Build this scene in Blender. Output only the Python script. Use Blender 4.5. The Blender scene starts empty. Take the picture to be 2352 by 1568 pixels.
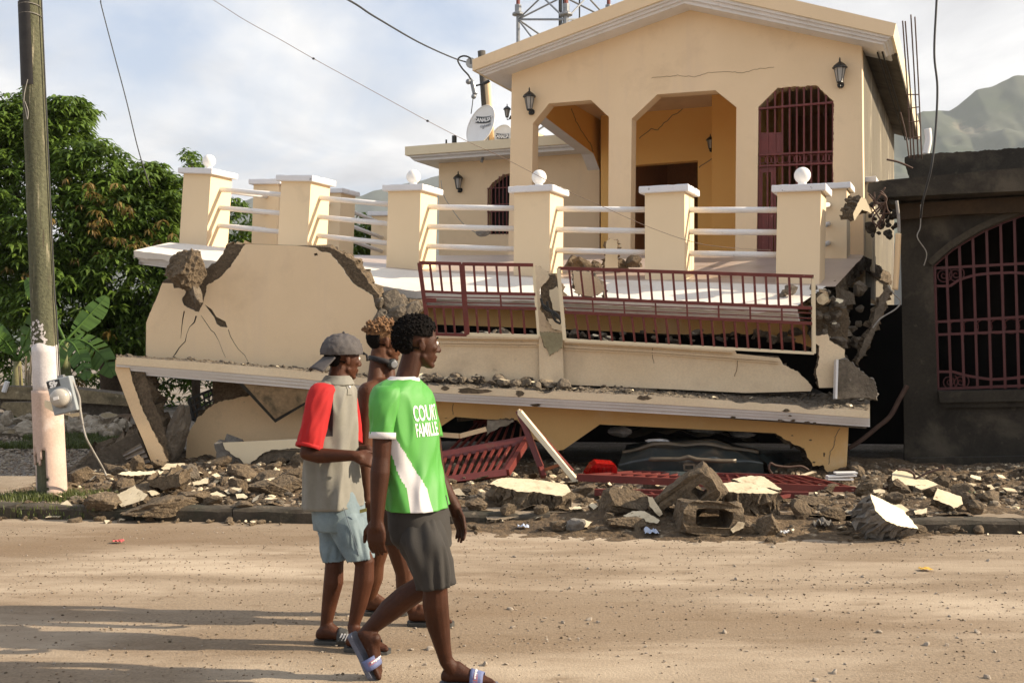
import bpy, bmesh, math, random
import numpy as np
from mathutils import Vector, Matrix, noise
from mathutils.geometry import tessellate_polygon

sc = bpy.context.scene
COL = sc.collection
R = math.radians

# ---------------------------------------------------------------- camera
FPX, CU, CV, CZ = 2500.0, 1176.0, 784.0, 1.6      # focal length and centre in units of a 2352 px wide picture
cam_d = bpy.data.cameras.new("camera"); cam = bpy.data.objects.new("camera", cam_d); COL.objects.link(cam)
cam_d.sensor_width = 36.0; cam_d.lens = 36.0 * FPX / 2352.0
cam_d.clip_start = 0.1; cam_d.clip_end = 20000
cam.location = (0, 0, CZ); cam.rotation_euler = (R(90), 0, 0)
sc.camera = cam

# ---------------------------------------------------------------- sun and sky
SUN_EL, SUN_AZ = 29.0, -3.0            # azimuth measured from +X towards +Y
sun_d = bpy.data.lights.new("sun", 'SUN'); sun = bpy.data.objects.new("sun", sun_d); COL.objects.link(sun)
sun_d.energy = 4.9; sun_d.angle = R(0.6); sun_d.color = (1.0, 0.85, 0.65)
sdir = Vector((math.cos(R(SUN_EL)) * math.cos(R(SUN_AZ)), math.cos(R(SUN_EL)) * math.sin(R(SUN_AZ)), math.sin(R(SUN_EL))))
sun.rotation_euler = sdir.to_track_quat('Z', 'Y').to_euler()
sun.location = sdir * 40

w = bpy.data.worlds.new("World"); sc.world = w; w.use_nodes = True
nt = w.node_tree; nt.nodes.clear()
def wn(t, **k):
    n = nt.nodes.new(t)
    for a, b in k.items(): setattr(n, a, b)
    return n
out = wn('ShaderNodeOutputWorld'); bg = wn('ShaderNodeBackground')
sky = wn('ShaderNodeTexSky', sky_type='NISHITA', sun_disc=False)
sky.sun_elevation = R(SUN_EL); sky.sun_rotation = R(90 - SUN_AZ)
sky.air_density = 1.0; sky.dust_density = 2.0; sky.ozone_density = 1.5
tc = wn('ShaderNodeTexCoord'); sep = wn('ShaderNodeSeparateXYZ'); nt.links.new(tc.outputs['Generated'], sep.inputs[0])
def wmath(op, a, b=None, c=None):
    n = wn('ShaderNodeMath', operation=op)
    for i, x in enumerate((a, b, c)):
        if x is None: continue
        if isinstance(x, (int, float)): n.inputs[i].default_value = x
        else: nt.links.new(x, n.inputs[i])
    return n.outputs[0]
zz = wmath('ADD', wmath('MAXIMUM', sep.outputs[2], 0.0), 0.22)
px = wmath('DIVIDE', sep.outputs[0], zz); py = wmath('DIVIDE', sep.outputs[1], zz)
comb = wn('ShaderNodeCombineXYZ'); nt.links.new(px, comb.inputs[0]); nt.links.new(py, comb.inputs[1])
comb.inputs[2].default_value = 3.1
def wnoise(scale, detail, rough, off=0):
    mp = wn('ShaderNodeMapping'); nt.links.new(comb.outputs[0], mp.inputs[0]); mp.inputs['Location'].default_value = (off, off * .7, 0)
    n = wn('ShaderNodeTexNoise'); nt.links.new(mp.outputs[0], n.inputs['Vector'])
    n.inputs['Scale'].default_value = scale; n.inputs['Detail'].default_value = detail; n.inputs['Roughness'].default_value = rough
    n.inputs['Distortion'].default_value = 0.35
    return n.outputs[0]
def wramp(fac, stops):
    r = wn('ShaderNodeValToRGB'); nt.links.new(fac, r.inputs[0])
    e = r.color_ramp.elements
    while len(e) < len(stops): e.new(0.5)
    for i, (p, c) in enumerate(stops):
        e[i].position = p; e[i].color = (*c, 1) if len(c) == 3 else c
    return r.outputs[0]
cov = wramp(wnoise(1.15, 9, .55, 4.3), [(.38, (0, 0, 0)), (.52, (1, 1, 1))])
shade = wramp(wnoise(1.5, 8, .58, 11.0), [(.34, (3.9, 3.95, 4.2)), (.46, (5.2, 5.25, 5.4)), (.56, (6.8, 6.75, 6.7)), (.66, (7.6, 7.5, 7.35))])
mixs = wn('ShaderNodeMixRGB'); nt.links.new(cov, mixs.inputs[0]); 
hz = wn('ShaderNodeMixRGB', blend_type='MIX'); hz.inputs[0].default_value = .40      # thin high veil over the blue
nt.links.new(sky.outputs[0], hz.inputs[1]); hz.inputs[2].default_value = (4.6, 5.5, 7.2, 1)
nt.links.new(hz.outputs[0], mixs.inputs[1]); nt.links.new(shade, mixs.inputs[2])
nt.links.new(mixs.outputs[0], bg.inputs[0]); bg.inputs[1].default_value = 0.083
nt.links.new(bg.outputs[0], out.inputs[0])

sc.view_settings.view_transform = 'Standard'; sc.view_settings.look = 'None'
sc.view_settings.exposure = 0.97; sc.view_settings.gamma = 1.0; sc.view_settings.use_curve_mapping = False
sc.render.engine = 'CYCLES'; sc.cycles.use_denoising = True
sc.cycles.max_bounces = 8; sc.cycles.diffuse_bounces = 4; sc.cycles.transparent_max_bounces = 16

# ---------------------------------------------------------------- geometry helpers
Z = Vector((0, 0, 1))
def Q(u, v, Y): return Vector(((u - CU) * Y / FPX, Y, CZ - (v - CV) * Y / FPX))   # point seen at (u,v) at distance Y
def GZ(u, v, z=0.0):                                                            # ground point at height z
    return Q(u, v, (CZ - z) * FPX / (v - CV))
CAMP = Vector((0, 0, CZ))
class Plane:
    def __init__(s, p, yaw=0, pitch=0):
        th, ph = R(yaw), R(pitch)
        s.p = Vector(p); s.a = Vector((math.cos(th), -math.sin(th), 0)); s.d = Vector((math.sin(th), math.cos(th), 0))
        s.w = Z * math.cos(ph) - s.d * math.sin(ph); s.n = s.d * math.cos(ph) + Z * math.sin(ph); s.yaw = yaw; s.pitch = pitch
    def __call__(s, u, v, off=0.0):
        r = Vector(((u - CU) / FPX, 1, -(v - CV) / FPX))
        t = s.n.dot(s.p + s.n * off - CAMP) / s.n.dot(r)
        return CAMP + r * t
    def off(s, k): return Plane(s.p + s.n * k, s.yaw, s.pitch)

ORG = {}
def setp(o, label=None, cat=None, group=None, kind=None):
    if label: o['label'] = label
    if cat: o['category'] = cat
    if group: o['group'] = group
    if kind: o['kind'] = kind
    return o
def mk(name, V, Fc, mats, parent=None, midx=None, smooth=False, label=None, cat=None, group=None, kind=None, origin=None):
    V = np.asarray([tuple(x) for x in V], float).reshape(-1, 3) if not isinstance(V, np.ndarray) else V
    if parent is not None: o0 = np.array(ORG[parent.name])
    elif origin is not None: o0 = np.array(origin)
    else: o0 = np.array([(V[:, 0].min() + V[:, 0].max()) / 2, (V[:, 1].min() + V[:, 1].max()) / 2, V[:, 2].min()])
    me = bpy.data.meshes.new(name)
    me.from_pydata((V - o0).tolist(), [], Fc if isinstance(Fc, list) else Fc.tolist())
    if not isinstance(mats, (list, tuple)): mats = [mats]
    for m in mats: me.materials.append(m)
    if midx is not None and len(mats) > 1: me.polygons.foreach_set('material_index', list(midx))
    if smooth: me.polygons.foreach_set('use_smooth', [True] * len(me.polygons))
    me.update()
    o = bpy.data.objects.new(name, me); COL.objects.link(o)
    if parent is not None: o.parent = parent
    else: o.location = o0
    ORG[o.name] = tuple(o0)
    return setp(o, label, cat, group, kind)
def empty(name, loc, label=None, cat=None, group=None, kind=None):
    o = bpy.data.objects.new(name, None); COL.objects.link(o); o.location = loc; o.empty_display_size = .1
    ORG[o.name] = tuple(loc)
    return setp(o, label, cat, group, kind)
def kids(o): return [x for x in bpy.data.objects if x.parent == o]
def dup(root, loc, rot=(0, 0, 0), scale=None, label=None, group=None):
    def rec(o, par):
        c = o.copy(); COL.objects.link(c)
        if par: c.parent = par
        for ch in KID.get(o.name, []): rec(ch, c)
        return c
    KID = {}
    for x in bpy.data.objects:
        if x.parent: KID.setdefault(x.parent.name, []).append(x)
    c = rec(root, None); c.location = loc; c.rotation_euler = rot
    if scale: c.scale = scale
    if label: c['label'] = label
    if group: c['group'] = group
    ORG[c.name] = tuple(loc)
    return c

_ico = {}
def ico(sub):
    if sub not in _ico:
        bm = bmesh.new(); bmesh.ops.create_icosphere(bm, subdivisions=sub, radius=1.0)
        _ico[sub] = (np.array([v.co[:] for v in bm.verts]), np.array([[v.index for v in f.verts] for f in bm.faces])); bm.free()
    return _ico[sub]

class MB:
    """collects shapes into one mesh"""
    def __init__(s): s.V = []; s.F = []; s.M = []
    def add(s, V, F, m=0):
        b = len(s.V); s.V += [tuple(v) for v in V]; s.F += [tuple(int(i) + b for i in f) for f in F]
        s.M += ([m] * len(F) if isinstance(m, int) else list(m)); return s
    def box(s, c, size, ax=None, ay=None, az=None, m=0):
        c = Vector(c); ax = Vector(ax or (1, 0, 0)); ay = Vector(ay or (0, 1, 0)); az = Vector(az or (0, 0, 1))
        hx, hy, hz = size[0] / 2, size[1] / 2, size[2] / 2
        V = [c + ax * hx * i + ay * hy * j + az * hz * k for k in (-1, 1) for j in (-1, 1) for i in (-1, 1)]
        return s.add(V, [(0, 2, 3, 1), (4, 5, 7, 6), (0, 1, 5, 4), (2, 6, 7, 3), (0, 4, 6, 2), (1, 3, 7, 5)], m)
    def hexa(s, B, T, m=0):   # bottom 4, top 4 (same order)
        return s.add(list(B) + list(T), [(3, 2, 1, 0), (4, 5, 6, 7), (0, 1, 5, 4), (1, 2, 6, 5), (2, 3, 7, 6), (3, 0, 4, 7)], m)
    def bar(s, p, q, wd, th, up=Z, m=0):
        p = Vector(p); q = Vector(q); d = (q - p); L = d.length; d.normalize()
        y = Vector(up).cross(d)
        if y.length < 1e-4: y = Vector((1, 0, 0)).cross(d)
        y.normalize(); z = d.cross(y)
        return s.box((p + q) / 2, (L, wd, th), d, y, z, m)
    def tube(s, pts, r, n=8, m=0, caps=True):
        pts = [Vector(p) for p in pts]; rs = r if isinstance(r, (list, tuple)) else [r] * len(pts)
        b = len(s.V); up = None
        for i, p in enumerate(pts):
            d = (pts[min(i + 1, len(pts) - 1)] - pts[max(i - 1, 0)]).normalized()
            if up is None: up = d.orthogonal().normalized()
            x = (up - d * up.dot(d)); x = x.normalized() if x.length > 1e-5 else d.orthogonal().normalized(); up = x; y = d.cross(x)
            for k in range(n):
                a = 2 * math.pi * k / n; s.V.append(tuple(p + (x * math.cos(a) + y * math.sin(a)) * rs[i]))
        for i in range(len(pts) - 1):
            for k in range(n):
                a, c = b + i * n + k, b + i * n + (k + 1) % n
                s.F.append((a, c, c + n, a + n)); s.M.append(m)
        if caps:
            s.F.append(tuple(b + k for k in range(n))[::-1]); s.M.append(m)
            e = b + (len(pts) - 1) * n; s.F.append(tuple(e + k for k in range(n))); s.M.append(m)
        return s
    def loft(s, rings, m=0, caps=True):
        b = len(s.V); n = len(rings[0])
        for rg in rings: s.V += [tuple(p) for p in rg]
        for i in range(len(rings) - 1):
            for k in range(n):
                a, c = b + i * n + k, b + i * n + (k + 1) % n
                s.F.append((a, c, c + n, a + n)); s.M.append(m)
        if caps:
            s.F.append(tuple(b + k for k in range(n))[::-1]); s.M.append(m)
            e = b + (len(rings) - 1) * n; s.F.append(tuple(e + k for k in range(n))); s.M.append(m)
        return s
    def ell(s, c, rad, rot=None, sub=2, m=0):
        V, F = ico(sub); rad = np.array(rad if isinstance(rad, (list, tuple)) else [rad] * 3)
        P = V * rad
        if rot is not None: P = P @ np.array(rot.to_3x3()).T
        return s.add(P + np.array(tuple(c)), F, m)
    def lathe(s, c, prof, n=16, ax=None, m=0, up=Z):
        c = Vector(c); up = Vector(up).normalized(); x = up.orthogonal().normalized(); y = up.cross(x)
        return s.loft([[c + up * h + (x * math.cos(2 * math.pi * k / n) + y * math.sin(2 * math.pi * k / n)) * max(r, 1e-4) for k in range(n)] for r, h in prof], m)
    def grid(s, fn, nu, nv, m=0, closed=False):
        b = len(s.V)
        for j in range(nv + 1):
            for i in range(nu + (0 if closed else 1)): s.V.append(tuple(fn(i / nu, j / nv)))
        W = nu if closed else nu + 1
        for j in range(nv):
            for i in range(nu):
                i2 = (i + 1) % W
                s.F.append((b + j * W + i, b + j * W + i2, b + (j + 1) * W + i2, b + (j + 1) * W + i)); s.M.append(m if isinstance(m, int) else m(i / nu, j / nv))
        return s
    def plate(s, pts, plane, thick, holes=(), rough=.015, layers=3, m=0, me=1, off=0.0, seed=0, back=None, mb=None):
        """flat piece with outline pts (u,v[,jag]) on a plane, thickness going back; jagged edges get rough sides"""
        rng = random.Random(seed * 7 + len(pts))
        loops = [jag(pts, rng)] + [jag(h, rng) for h in holes]
        bk = Vector(back) if back is not None else plane.n
        allp = []; P = []
        for L in loops:
            P.append([plane(u, v, off) for u, v, f in L])
        tri = tessellate_polygon(P)
        flat = [p for L in P for p in L]; N = len(flat); b = len(s.V)
        flags = [f for L in loops for _, _, f in L]
        a_, w_ = plane.a, plane.w
        for k in range(layers + 1):
            for p, f in zip(flat, flags):
                q = p + bk * (thick * k / layers)
                if f and k: q = q + (a_ * rng.gauss(0, 1) + w_ * rng.gauss(0, 1)) * rough + bk * rng.gauss(0, 1) * (rough * .4 if k == layers else .0)
                s.V.append(tuple(q))
        # front faces must point at the viewer
        for t in tri:
            nrm = (flat[t[1]] - flat[t[0]]).cross(flat[t[2]] - flat[t[0]])
            tt = t if nrm.dot(plane.n) < 0 else t[::-1]
            s.F.append(tuple(b + i for i in tt)); s.M.append(m)
            s.F.append(tuple(b + layers * N + i for i in tt[::-1])); s.M.append(me if mb is None else mb)
        st = 0
        for li, L in enumerate(P):
            n = len(L)
            ar = sum((L[i].dot(a_) * L[(i + 1) % n].dot(w_) - L[(i + 1) % n].dot(a_) * L[i].dot(w_)) for i in range(n))
            flip = (ar > 0) != (li > 0)
            for k in range(layers):
                for i in range(n):
                    p0 = b + k * N + st + i; p1 = b + k * N + st + (i + 1) % n
                    q = (p0, p1, p1 + N, p0 + N)
                    s.F.append(q if not flip else q[::-1]); s.M.append(me)
            st += n
        return s
    def build(s, name, mats, parent=None, smooth=False, **k):
        return mk(name, np.array(s.V), s.F, mats, parent, s.M, smooth, **k)

def jag(pts, rng):
    """(u,v) straight edge follows; (u,v,amp) a broken edge of that roughness follows"""
    out = []
    for i, p in enumerate(pts):
        q = pts[(i + 1) % len(pts)]
        f = len(p) > 2
        out.append((p[0], p[1], 1 if f or len(pts[i - 1]) > 2 else 0))
        if f:
            dx, dy = q[0] - p[0], q[1] - p[1]; L = math.hypot(dx, dy); amp = p[2]
            n = max(2, int(L / max(3.0, amp * 2.2)))
            off = 0
            for k in range(1, n):
                t = (k + rng.uniform(-.25, .25)) / n; off = off * .5 + rng.uniform(-amp, amp) * .8
                out.append((p[0] + dx * t - dy / L * off, p[1] + dy * t + dx / L * off, 1))
    return out

def chunk(seed, size, rot=None, cuts=9, rough=.15, sub=3, paint=None, flat=.55):
    """one irregular broken piece: returns V,F,M around the origin. paint = local normal of a face that keeps its paint"""
    rng = random.Random(seed); V, F = ico(sub); P = V.copy()
    off = Vector((rng.uniform(-50, 50),) * 3)
    nn = np.array([noise.noise(Vector(v) * 1.3 + off) * .30 + noise.noise(Vector(v) * 3.5 + off) * rough for v in V])
    P = P * (1 + nn)[:, None]
    pl = []
    for k in range(cuts):
        n = Vector((rng.gauss(0, 1), rng.gauss(0, 1), rng.gauss(0, 1))).normalized(); pl.append((n, rng.uniform(flat, .92)))
    if paint is not None: pl.append((Vector(paint).normalized(), .52))
    onp = np.zeros(len(P), bool)
    for i, (n, d) in enumerate(pl):
        n_ = np.array(n); dd = P @ n_; mk_ = dd > d
        P[mk_] -= np.outer(dd[mk_] - d, n_)
        if paint is not None and i == len(pl) - 1: onp = mk_
    if paint is None or True:
        jit = np.array([noise.noise(Vector(v) * 7 + off) for v in P]) * rough * .75
        jit[onp] = 0
        P = P * (1 + jit)[:, None]
    P = P * np.array(size)
    if rot is not None: P = P @ np.array(rot.to_3x3()).T
    M = [1 if (paint is not None and onp[f].all()) else 0 for f in F]
    return P, F, M

def text_mesh(txt, size=1.0, bold=.02, depth=0.0, align='CENTER'):
    cu = bpy.data.curves.new('lettering', 'FONT'); cu.body = txt; cu.size = size; cu.offset = bold * size; cu.align_x = align; cu.align_y = 'CENTER'
    cu.resolution_u = 3
    o = bpy.data.objects.new('lettering_tmp', cu); COL.objects.link(o); bpy.context.view_layer.update()
    me = bpy.data.meshes.new_from_object(o.evaluated_get(bpy.context.evaluated_depsgraph_get()))
    V = np.array([v.co[:] for v in me.vertices]); F = [tuple(p.vertices) for p in me.polygons]
    bpy.data.objects.remove(o); bpy.data.curves.remove(cu); bpy.data.meshes.remove(me)
    return V, F

# ---------------------------------------------------------------- materials
def M(name, c1, c2=None, scale=2.0, rough=.9, bump=.25, bscale=60, fine=.10, stain=None, metal=0.0, stretch=None, spec=None, bdist=.01, streak=None):
    m = bpy.data.materials.new(name); m.use_nodes = True; t = m.node_tree; b = t.nodes['Principled BSDF']
    def N(ty, **k):
        n = t.nodes.new(ty)
        for a, v in k.items(): setattr(n, a, v)
        return n
    L = t.links.new
    g = N('ShaderNodeNewGeometry'); mp = N('ShaderNodeMapping'); L(g.outputs['Position'], mp.inputs[0])
    if stretch: mp.inputs['Scale'].default_value = stretch
    def noise_(s, d=5, r=.6, vec=None, dist=0):
        n = N('ShaderNodeTexNoise'); L(vec or mp.outputs[0], n.inputs['Vector']); n.inputs['Scale'].default_value = s
        n.inputs['Detail'].default_value = d; n.inputs['Roughness'].default_value = r; n.inputs['Distortion'].default_value = dist
        return n.outputs[0]
    def ramp(f, a, c):
        r = N('ShaderNodeMapRange'); L(f, r.inputs[0]); r.inputs[1].default_value = a; r.inputs[2].default_value = c
        return r.outputs[0]
    def mix(f, a, c, bt='MIX'):
        x = N('ShaderNodeMixRGB', blend_type=bt)
        if isinstance(f, float): x.inputs[0].default_value = f
        else: L(f, x.inputs[0])
        for i, q in ((1, a), (2, c)):
            if isinstance(q, tuple): x.inputs[i].default_value = (*q, 1)
            else: L(q, x.inputs[i])
        return x.outputs[0]
    c2 = c2 or tuple(x * .82 for x in c1)
    col = mix(ramp(noise_(scale, 6, .62), .35, .65), c1, c2)
    if fine:
        f = noise_(bscale * .8, 3, .6, g.outputs['Position'])
        col = mix(ramp(f, .3, .7), mix(1.0, col, (1 - fine * 2,) * 3, 'MULTIPLY'), col)
    for st in (stain or []):
        cs, s, lo, hi = st[:4]
        vec = None
        if len(st) > 4:
            mp2 = N('ShaderNodeMapping'); L(g.outputs['Position'], mp2.inputs[0]); mp2.inputs['Scale'].default_value = st[4]; vec = mp2.outputs[0]
        col = mix(ramp(noise_(s, 6, .65, vec, .3), lo, hi), col, cs)
    L(col, b.inputs['Base Color']); b.inputs['Roughness'].default_value = rough; b.inputs['Metallic'].default_value = metal
    if spec is not None: b.inputs['Specular IOR Level'].default_value = spec
    if bump:
        bn = N('ShaderNodeBump'); bn.inputs['Strength'].default_value = bump; bn.inputs['Distance'].default_value = bdist
        L(noise_(bscale, 6, .65, g.outputs['Position']), bn.inputs['Height']); L(bn.outputs[0], b.inputs['Normal'])
    return m

m_cream = M('cream_paint', (.83, .635, .405), (.79, .60, .375), 1.2, .75, .12, 120, .03, stain=[((.60, .44, .27), 1.1, .54, .85), ((.72, .55, .37), 2.2, .55, .80, (1, 1, .12)), ((.45, .36, .25), 9, .70, .80)])
m_pale = M('pale_cream_paint', (.82, .70, .48), (.77, .65, .44), 1.4, .7, .12, 120, .03, stain=[((.60, .48, .32), 1.6, .62, .85)])
m_white = M('white_trim_paint', (.80, .78, .76), (.72, .70, .67), 2.0, .6, .10, 90, .04, stain=[((.50, .45, .40), 5, .62, .78)])
m_capw = M('white_cap_paint', (.80, .79, .80), (.74, .73, .73), 2.0, .6, .10, 90, .04, stain=[((.22, .20, .18), 14, .64, .72)])
m_orange = M('orange_paint', (.82, .51, .20), (.78, .47, .175), 1.1, .75, .12, 100, .04, stain=[((.80, .60, .36), 1.3, .55, .8), ((.30, .21, .12), 16, .70, .76)])
m_porch = M('porch_cream_with_bounce', (.90, .55, .17), (.88, .51, .15), 1.2, .7, .08, 100, .02)  # cream paint with the orange of bounced light put into its colour
m_conc = M('raw_concrete', (.14, .112, .08), (.22, .178, .128), 5, .95, .9, 28, .22, stain=[((.12, .095, .07), 3, .5, .7), ((.42, .36, .28), 11, .63, .75)], bdist=.03)
m_brown = M('broken_concrete', (.155, .110, .064), (.24, .175, .108), 6, .97, 1.0, 45, .30, stain=[((.10, .07, .042), 2.6, .50, .72), ((.38, .30, .20), 17, .64, .76)], bdist=.03)
m_greyc = M('grey_concrete', (.26, .235, .20), (.19, .17, .145), 4, .95, .8, 30, .2, stain=[((.12, .11, .095), 3, .5, .75)], bdist=.02)
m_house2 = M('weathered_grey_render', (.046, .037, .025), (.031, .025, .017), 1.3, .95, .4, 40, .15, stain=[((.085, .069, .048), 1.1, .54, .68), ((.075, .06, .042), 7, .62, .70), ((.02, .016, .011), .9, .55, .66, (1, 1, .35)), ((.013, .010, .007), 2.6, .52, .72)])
m_red = M('red_iron_paint', (.17, .027, .020), (.125, .020, .015), 6, .5, .15, 60, .08, stain=[((.42, .24, .19), 20, .66, .72), ((.12, .05, .025), 9, .62, .72)])
m_redd = M('dark_red_grille', (.085, .012, .010), (.065, .009, .008), 6, .55, .1, 60, .05)
m_rust = M('rusty_orange_iron', (.42, .15, .05), (.30, .09, .035), 8, .7, .3, 60, .1)
m_rebar = M('rusty_rebar', (.10, .055, .035), (.07, .035, .022), 9, .8, .3, 80, .1)
m_dark = M('dark_interior', (.022, .018, .014), (.015, .012, .01), 2, .95, .2, 20, .1)  # near black: shade of interiors put into the colour; also used for joints
m_black = M('black_metal', (.015, .017, .016), (.03, .03, .028), 20, .4, .1, 60, .05)
m_glassl = M('frosted_lamp_glass', (.42, .40, .36), (.34, .32, .29), 6, .2, 0, 60, 0)
m_globe = M('white_globe', (.82, .80, .76), (.78, .75, .70), 3, .35, 0, 60, 0)
m_wire = M('black_cable', (.02, .02, .02), (.03, .03, .03), 5, .6, 0, 10, 0)
m_greyw = M('grey_cable', (.32, .30, .26), (.22, .20, .18), 12, .6, 0, 10, 0)
m_steel = M('galvanised_steel', (.30, .31, .32), (.22, .23, .24), 8, .45, .1, 50, .05, metal=.5)
m_tred = M('red_tower_paint', (.22, .045, .03), (.16, .035, .025), 8, .6, .1, 50, .05)

# region readers: coordinates measured on enlarged crops of the photograph -> the 2352 px wide frame
def _r(u0, v0, s):
    return lambda *pts: [(u0 + p[0] / s, v0 + p[1] / s) + tuple(p[2:]) for p in pts]
R2 = _r(0, 689, 2.7308); R3 = _r(287.1, 344.5, 2.7308); R4 = _r(861.3, 0, 2.7308); R5 = _r(1435.5, 0, 2.4824)
R6 = _r(861.3, 545.5, 2.7308); R7 = _r(1493, 545.5, 2.7308); S3 = _r(976.2, 918.7, 3.4133); S4 = _r(1550.4, 918.7, 2.934)
S6 = _r(0, 861.3, 3.1507); S1 = _r(631.6, 689, 3.034); S2 = _r(631.6, 1091, 3.2862); S5 = _r(1837.5, 402, 2.276)
def lerp(a, b, t): return a + (b - a) * t
def pl_interp(line, u):
    for (u0, v0), (u1, v1) in zip(line, line[1:]):
        if u <= u1 or (u1, v1) == tuple(line[-1]): return v0 + (v1 - v0) * (u - u0) / (u1 - u0)
    return line[-1][1]

# ================================================================= the ground
def kerbY(x): return 9.42 - .0925 * x                        # distance of the kerb line
rng = random.Random(3)
m_road = M('dusty_road', (.31, .235, .158), (.235, .165, .10), .55, .95, .6, 60, .16, stretch=(.35, 1.5, 1), bdist=.012,
           stain=[((.43, .345, .25), .8, .46, .64, (.3, 1.1, 1)), ((.155, .092, .042), .5, .50, .76, (.45, .9, 1)), ((.17, .115, .065), 3.5, .58, .75, (.6, 1.2, 1)), ((.24, .17, .10), 14, .66, .74)])
m_gravel = M('pale_gravel_ground', (.40, .34, .28), (.22, .18, .14), 1.3, .97, .9, 22, .3, bdist=.03, stain=[((.16, .12, .075), .5, .5, .62), ((.6, .55, .48), 26, .6, .68)])
m_dirt = M('brown_dirt', (.20, .132, .07), (.13, .085, .046), 2.2, .98, 1.0, 30, .28, bdist=.03, stain=[((.38, .30, .20), 11, .6, .72), ((.10, .07, .04), 2, .55, .8)])
m_walk = M('sidewalk_concrete', (.34, .27, .19), (.25, .19, .125), 2, .95, .5, 40, .15, stain=[((.18, .12, .07), 1.5, .5, .7)])
m_kerb = M('dark_kerb_concrete', (.10, .08, .055), (.055, .043, .03), 4, .95, .7, 40, .2, stain=[((.24, .19, .13), 9, .62, .72), ((.03, .03, .018), 3, .5, .7)])
mk('ground', [(-3000, -60, -.06), (3000, -60, -.06), (3000, 4000, -.06), (-3000, 4000, -.06)], [(0, 1, 2, 3)], m_gravel, kind='structure', origin=(0, 0, 0))
b = MB()
def roadz(x, y): return .008 * noise.noise(Vector((x * .25, y * 1.3, 0))) + .004 * noise.noise(Vector((x * 1.5, y * 3, 4)))
def roadp(s, t):
    x = lerp(-14, 14, s); y = lerp(-4.0, kerbY(x) + .05, t); return (x, y, roadz(x, y))
b.grid(roadp, 130, 110)
b.build('road', [m_road], smooth=True, kind='structure', origin=(0, 0, 0))
b = MB(); xs = [-60, -14, 14, 60]
b.grid(lambda s, t: (lerp(-60, 60, s), lerp(-30, kerbY(lerp(-60, 60, s)), t), -.035), 8, 2)
b.build('road_beyond_view', [m_road], kind='structure', origin=(0, 0, 0))
# sidewalk slab with a broken, uneven front edge
def walkp(s, t):
    x = lerp(-40, 40, s) if abs(s - .5) > .2 else lerp(-40, 40, s)
    y0 = kerbY(x) + .13; y = lerp(y0, y0 + 2.0, t)
    return (x, y, .115 + .012 * noise.noise(Vector((x * 1.1, y * 1.1, 7))))
b = MB(); b.grid(walkp, 240, 6); b.build('sidewalk', [m_walk], kind='structure', origin=(0, 0, 0))
kr = empty('kerb', (0, 9.3, 0), kind='structure')
x = -8.2
while x < 8.5:
    L = rng.uniform(.85, 1.15)
    dz = rng.uniform(-.012, .012); dy = rng.uniform(-.015, .015)
    if -.1 < x < 3.1: dz -= rng.uniform(.02, .07); dy += rng.uniform(-.02, .07)
    nseg = 7; rr = random.Random(int(x * 100))
    mb_ = MB()
    prof = [(0, -.04), (.0, .085), (.02, .112), (.06, .122), (.15, .122), (.15, -.04)]
    rings = []
    for k in range(nseg + 1):
        xx = x + (L - .008) * k / nseg; y0 = kerbY(xx) + dy
        rings.append([(xx, y0 + py + rr.uniform(-.008, .008) * (py < .1), pz + dz + rr.uniform(-.01, .006) * (pz > .05)) for py, pz in prof])
    mb_.loft(rings); mb_.build('kerb_stone', [m_kerb], kr)
    x += L

# rubble bed between kerb and houses
def bedz(x, y):
    t = max(0., min(1., (y - kerbY(x) - .3) / 3.0))
    e = max(0., min(1., (x + 5.2) / 1.2)) * max(0., min(1., (7.5 - x) / 1.0))
    lowz = math.exp(-((x - 2.2) / 1.6) ** 2) * max(0, min(1, (y - 10.2) / .6)); t2 = t * (1 - .9 * lowz)
    h = .10 + e * (.02 - .05 * lowz + .12 * t2 * (1.3 if x < -1.4 else .75) + .05 * noise.noise(Vector((x * .9, y * .9, 2))) * (t > .02) + .05 * noise.noise(Vector((x * 3, y * 3, 5))) + .022 * noise.noise(Vector((x * 9, y * 9, 9))) + .010 * noise.noise(Vector((x * 24, y * 24, 9))))
    if y < kerbY(x) + .15: 
        s = max(0, (y - kerbY(x) + .75) / .9); cen = math.exp(-((x - 1.5) / 1.9) ** 2)
        h = -.02 + (.14 * s * cen + .03 * noise.noise(Vector((x * 5, y * 5, 1))) * cen * s)
    return h
b = MB()
def bedp(s, t):
    x = lerp(-5.3, 7.8, s); y = lerp(kerbY(x) + .16, 13.2, t); return (x, y, bedz(x, y))
b.grid(bedp, 420, 120); b.build('rubble_bed', [m_dirt], smooth=False, kind='structure', origin=(0, 0, 0))
b = MB()
def spillp(s, t):
    x = lerp(-.9, 4.2, s); y = lerp(kerbY(x) - .62, kerbY(x) + .2, t); z = bedz(x, y)
    cen = math.exp(-((x - 1.5) / 1.7) ** 2); s_ = max(0, min(1, t * 1.25))
    return (x, y, -.03 + cen * (.17 * s_ ** 1.4 + .028) + .022 * noise.noise(Vector((x * 6, y * 6, 3))) + .01 * noise.noise(Vector((x * 22, y * 22, 3))))
b.grid(spillp, 200, 36); b.build('dirt_spill', [m_dirt], kind='structure', origin=(0, 0, 0))

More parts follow.
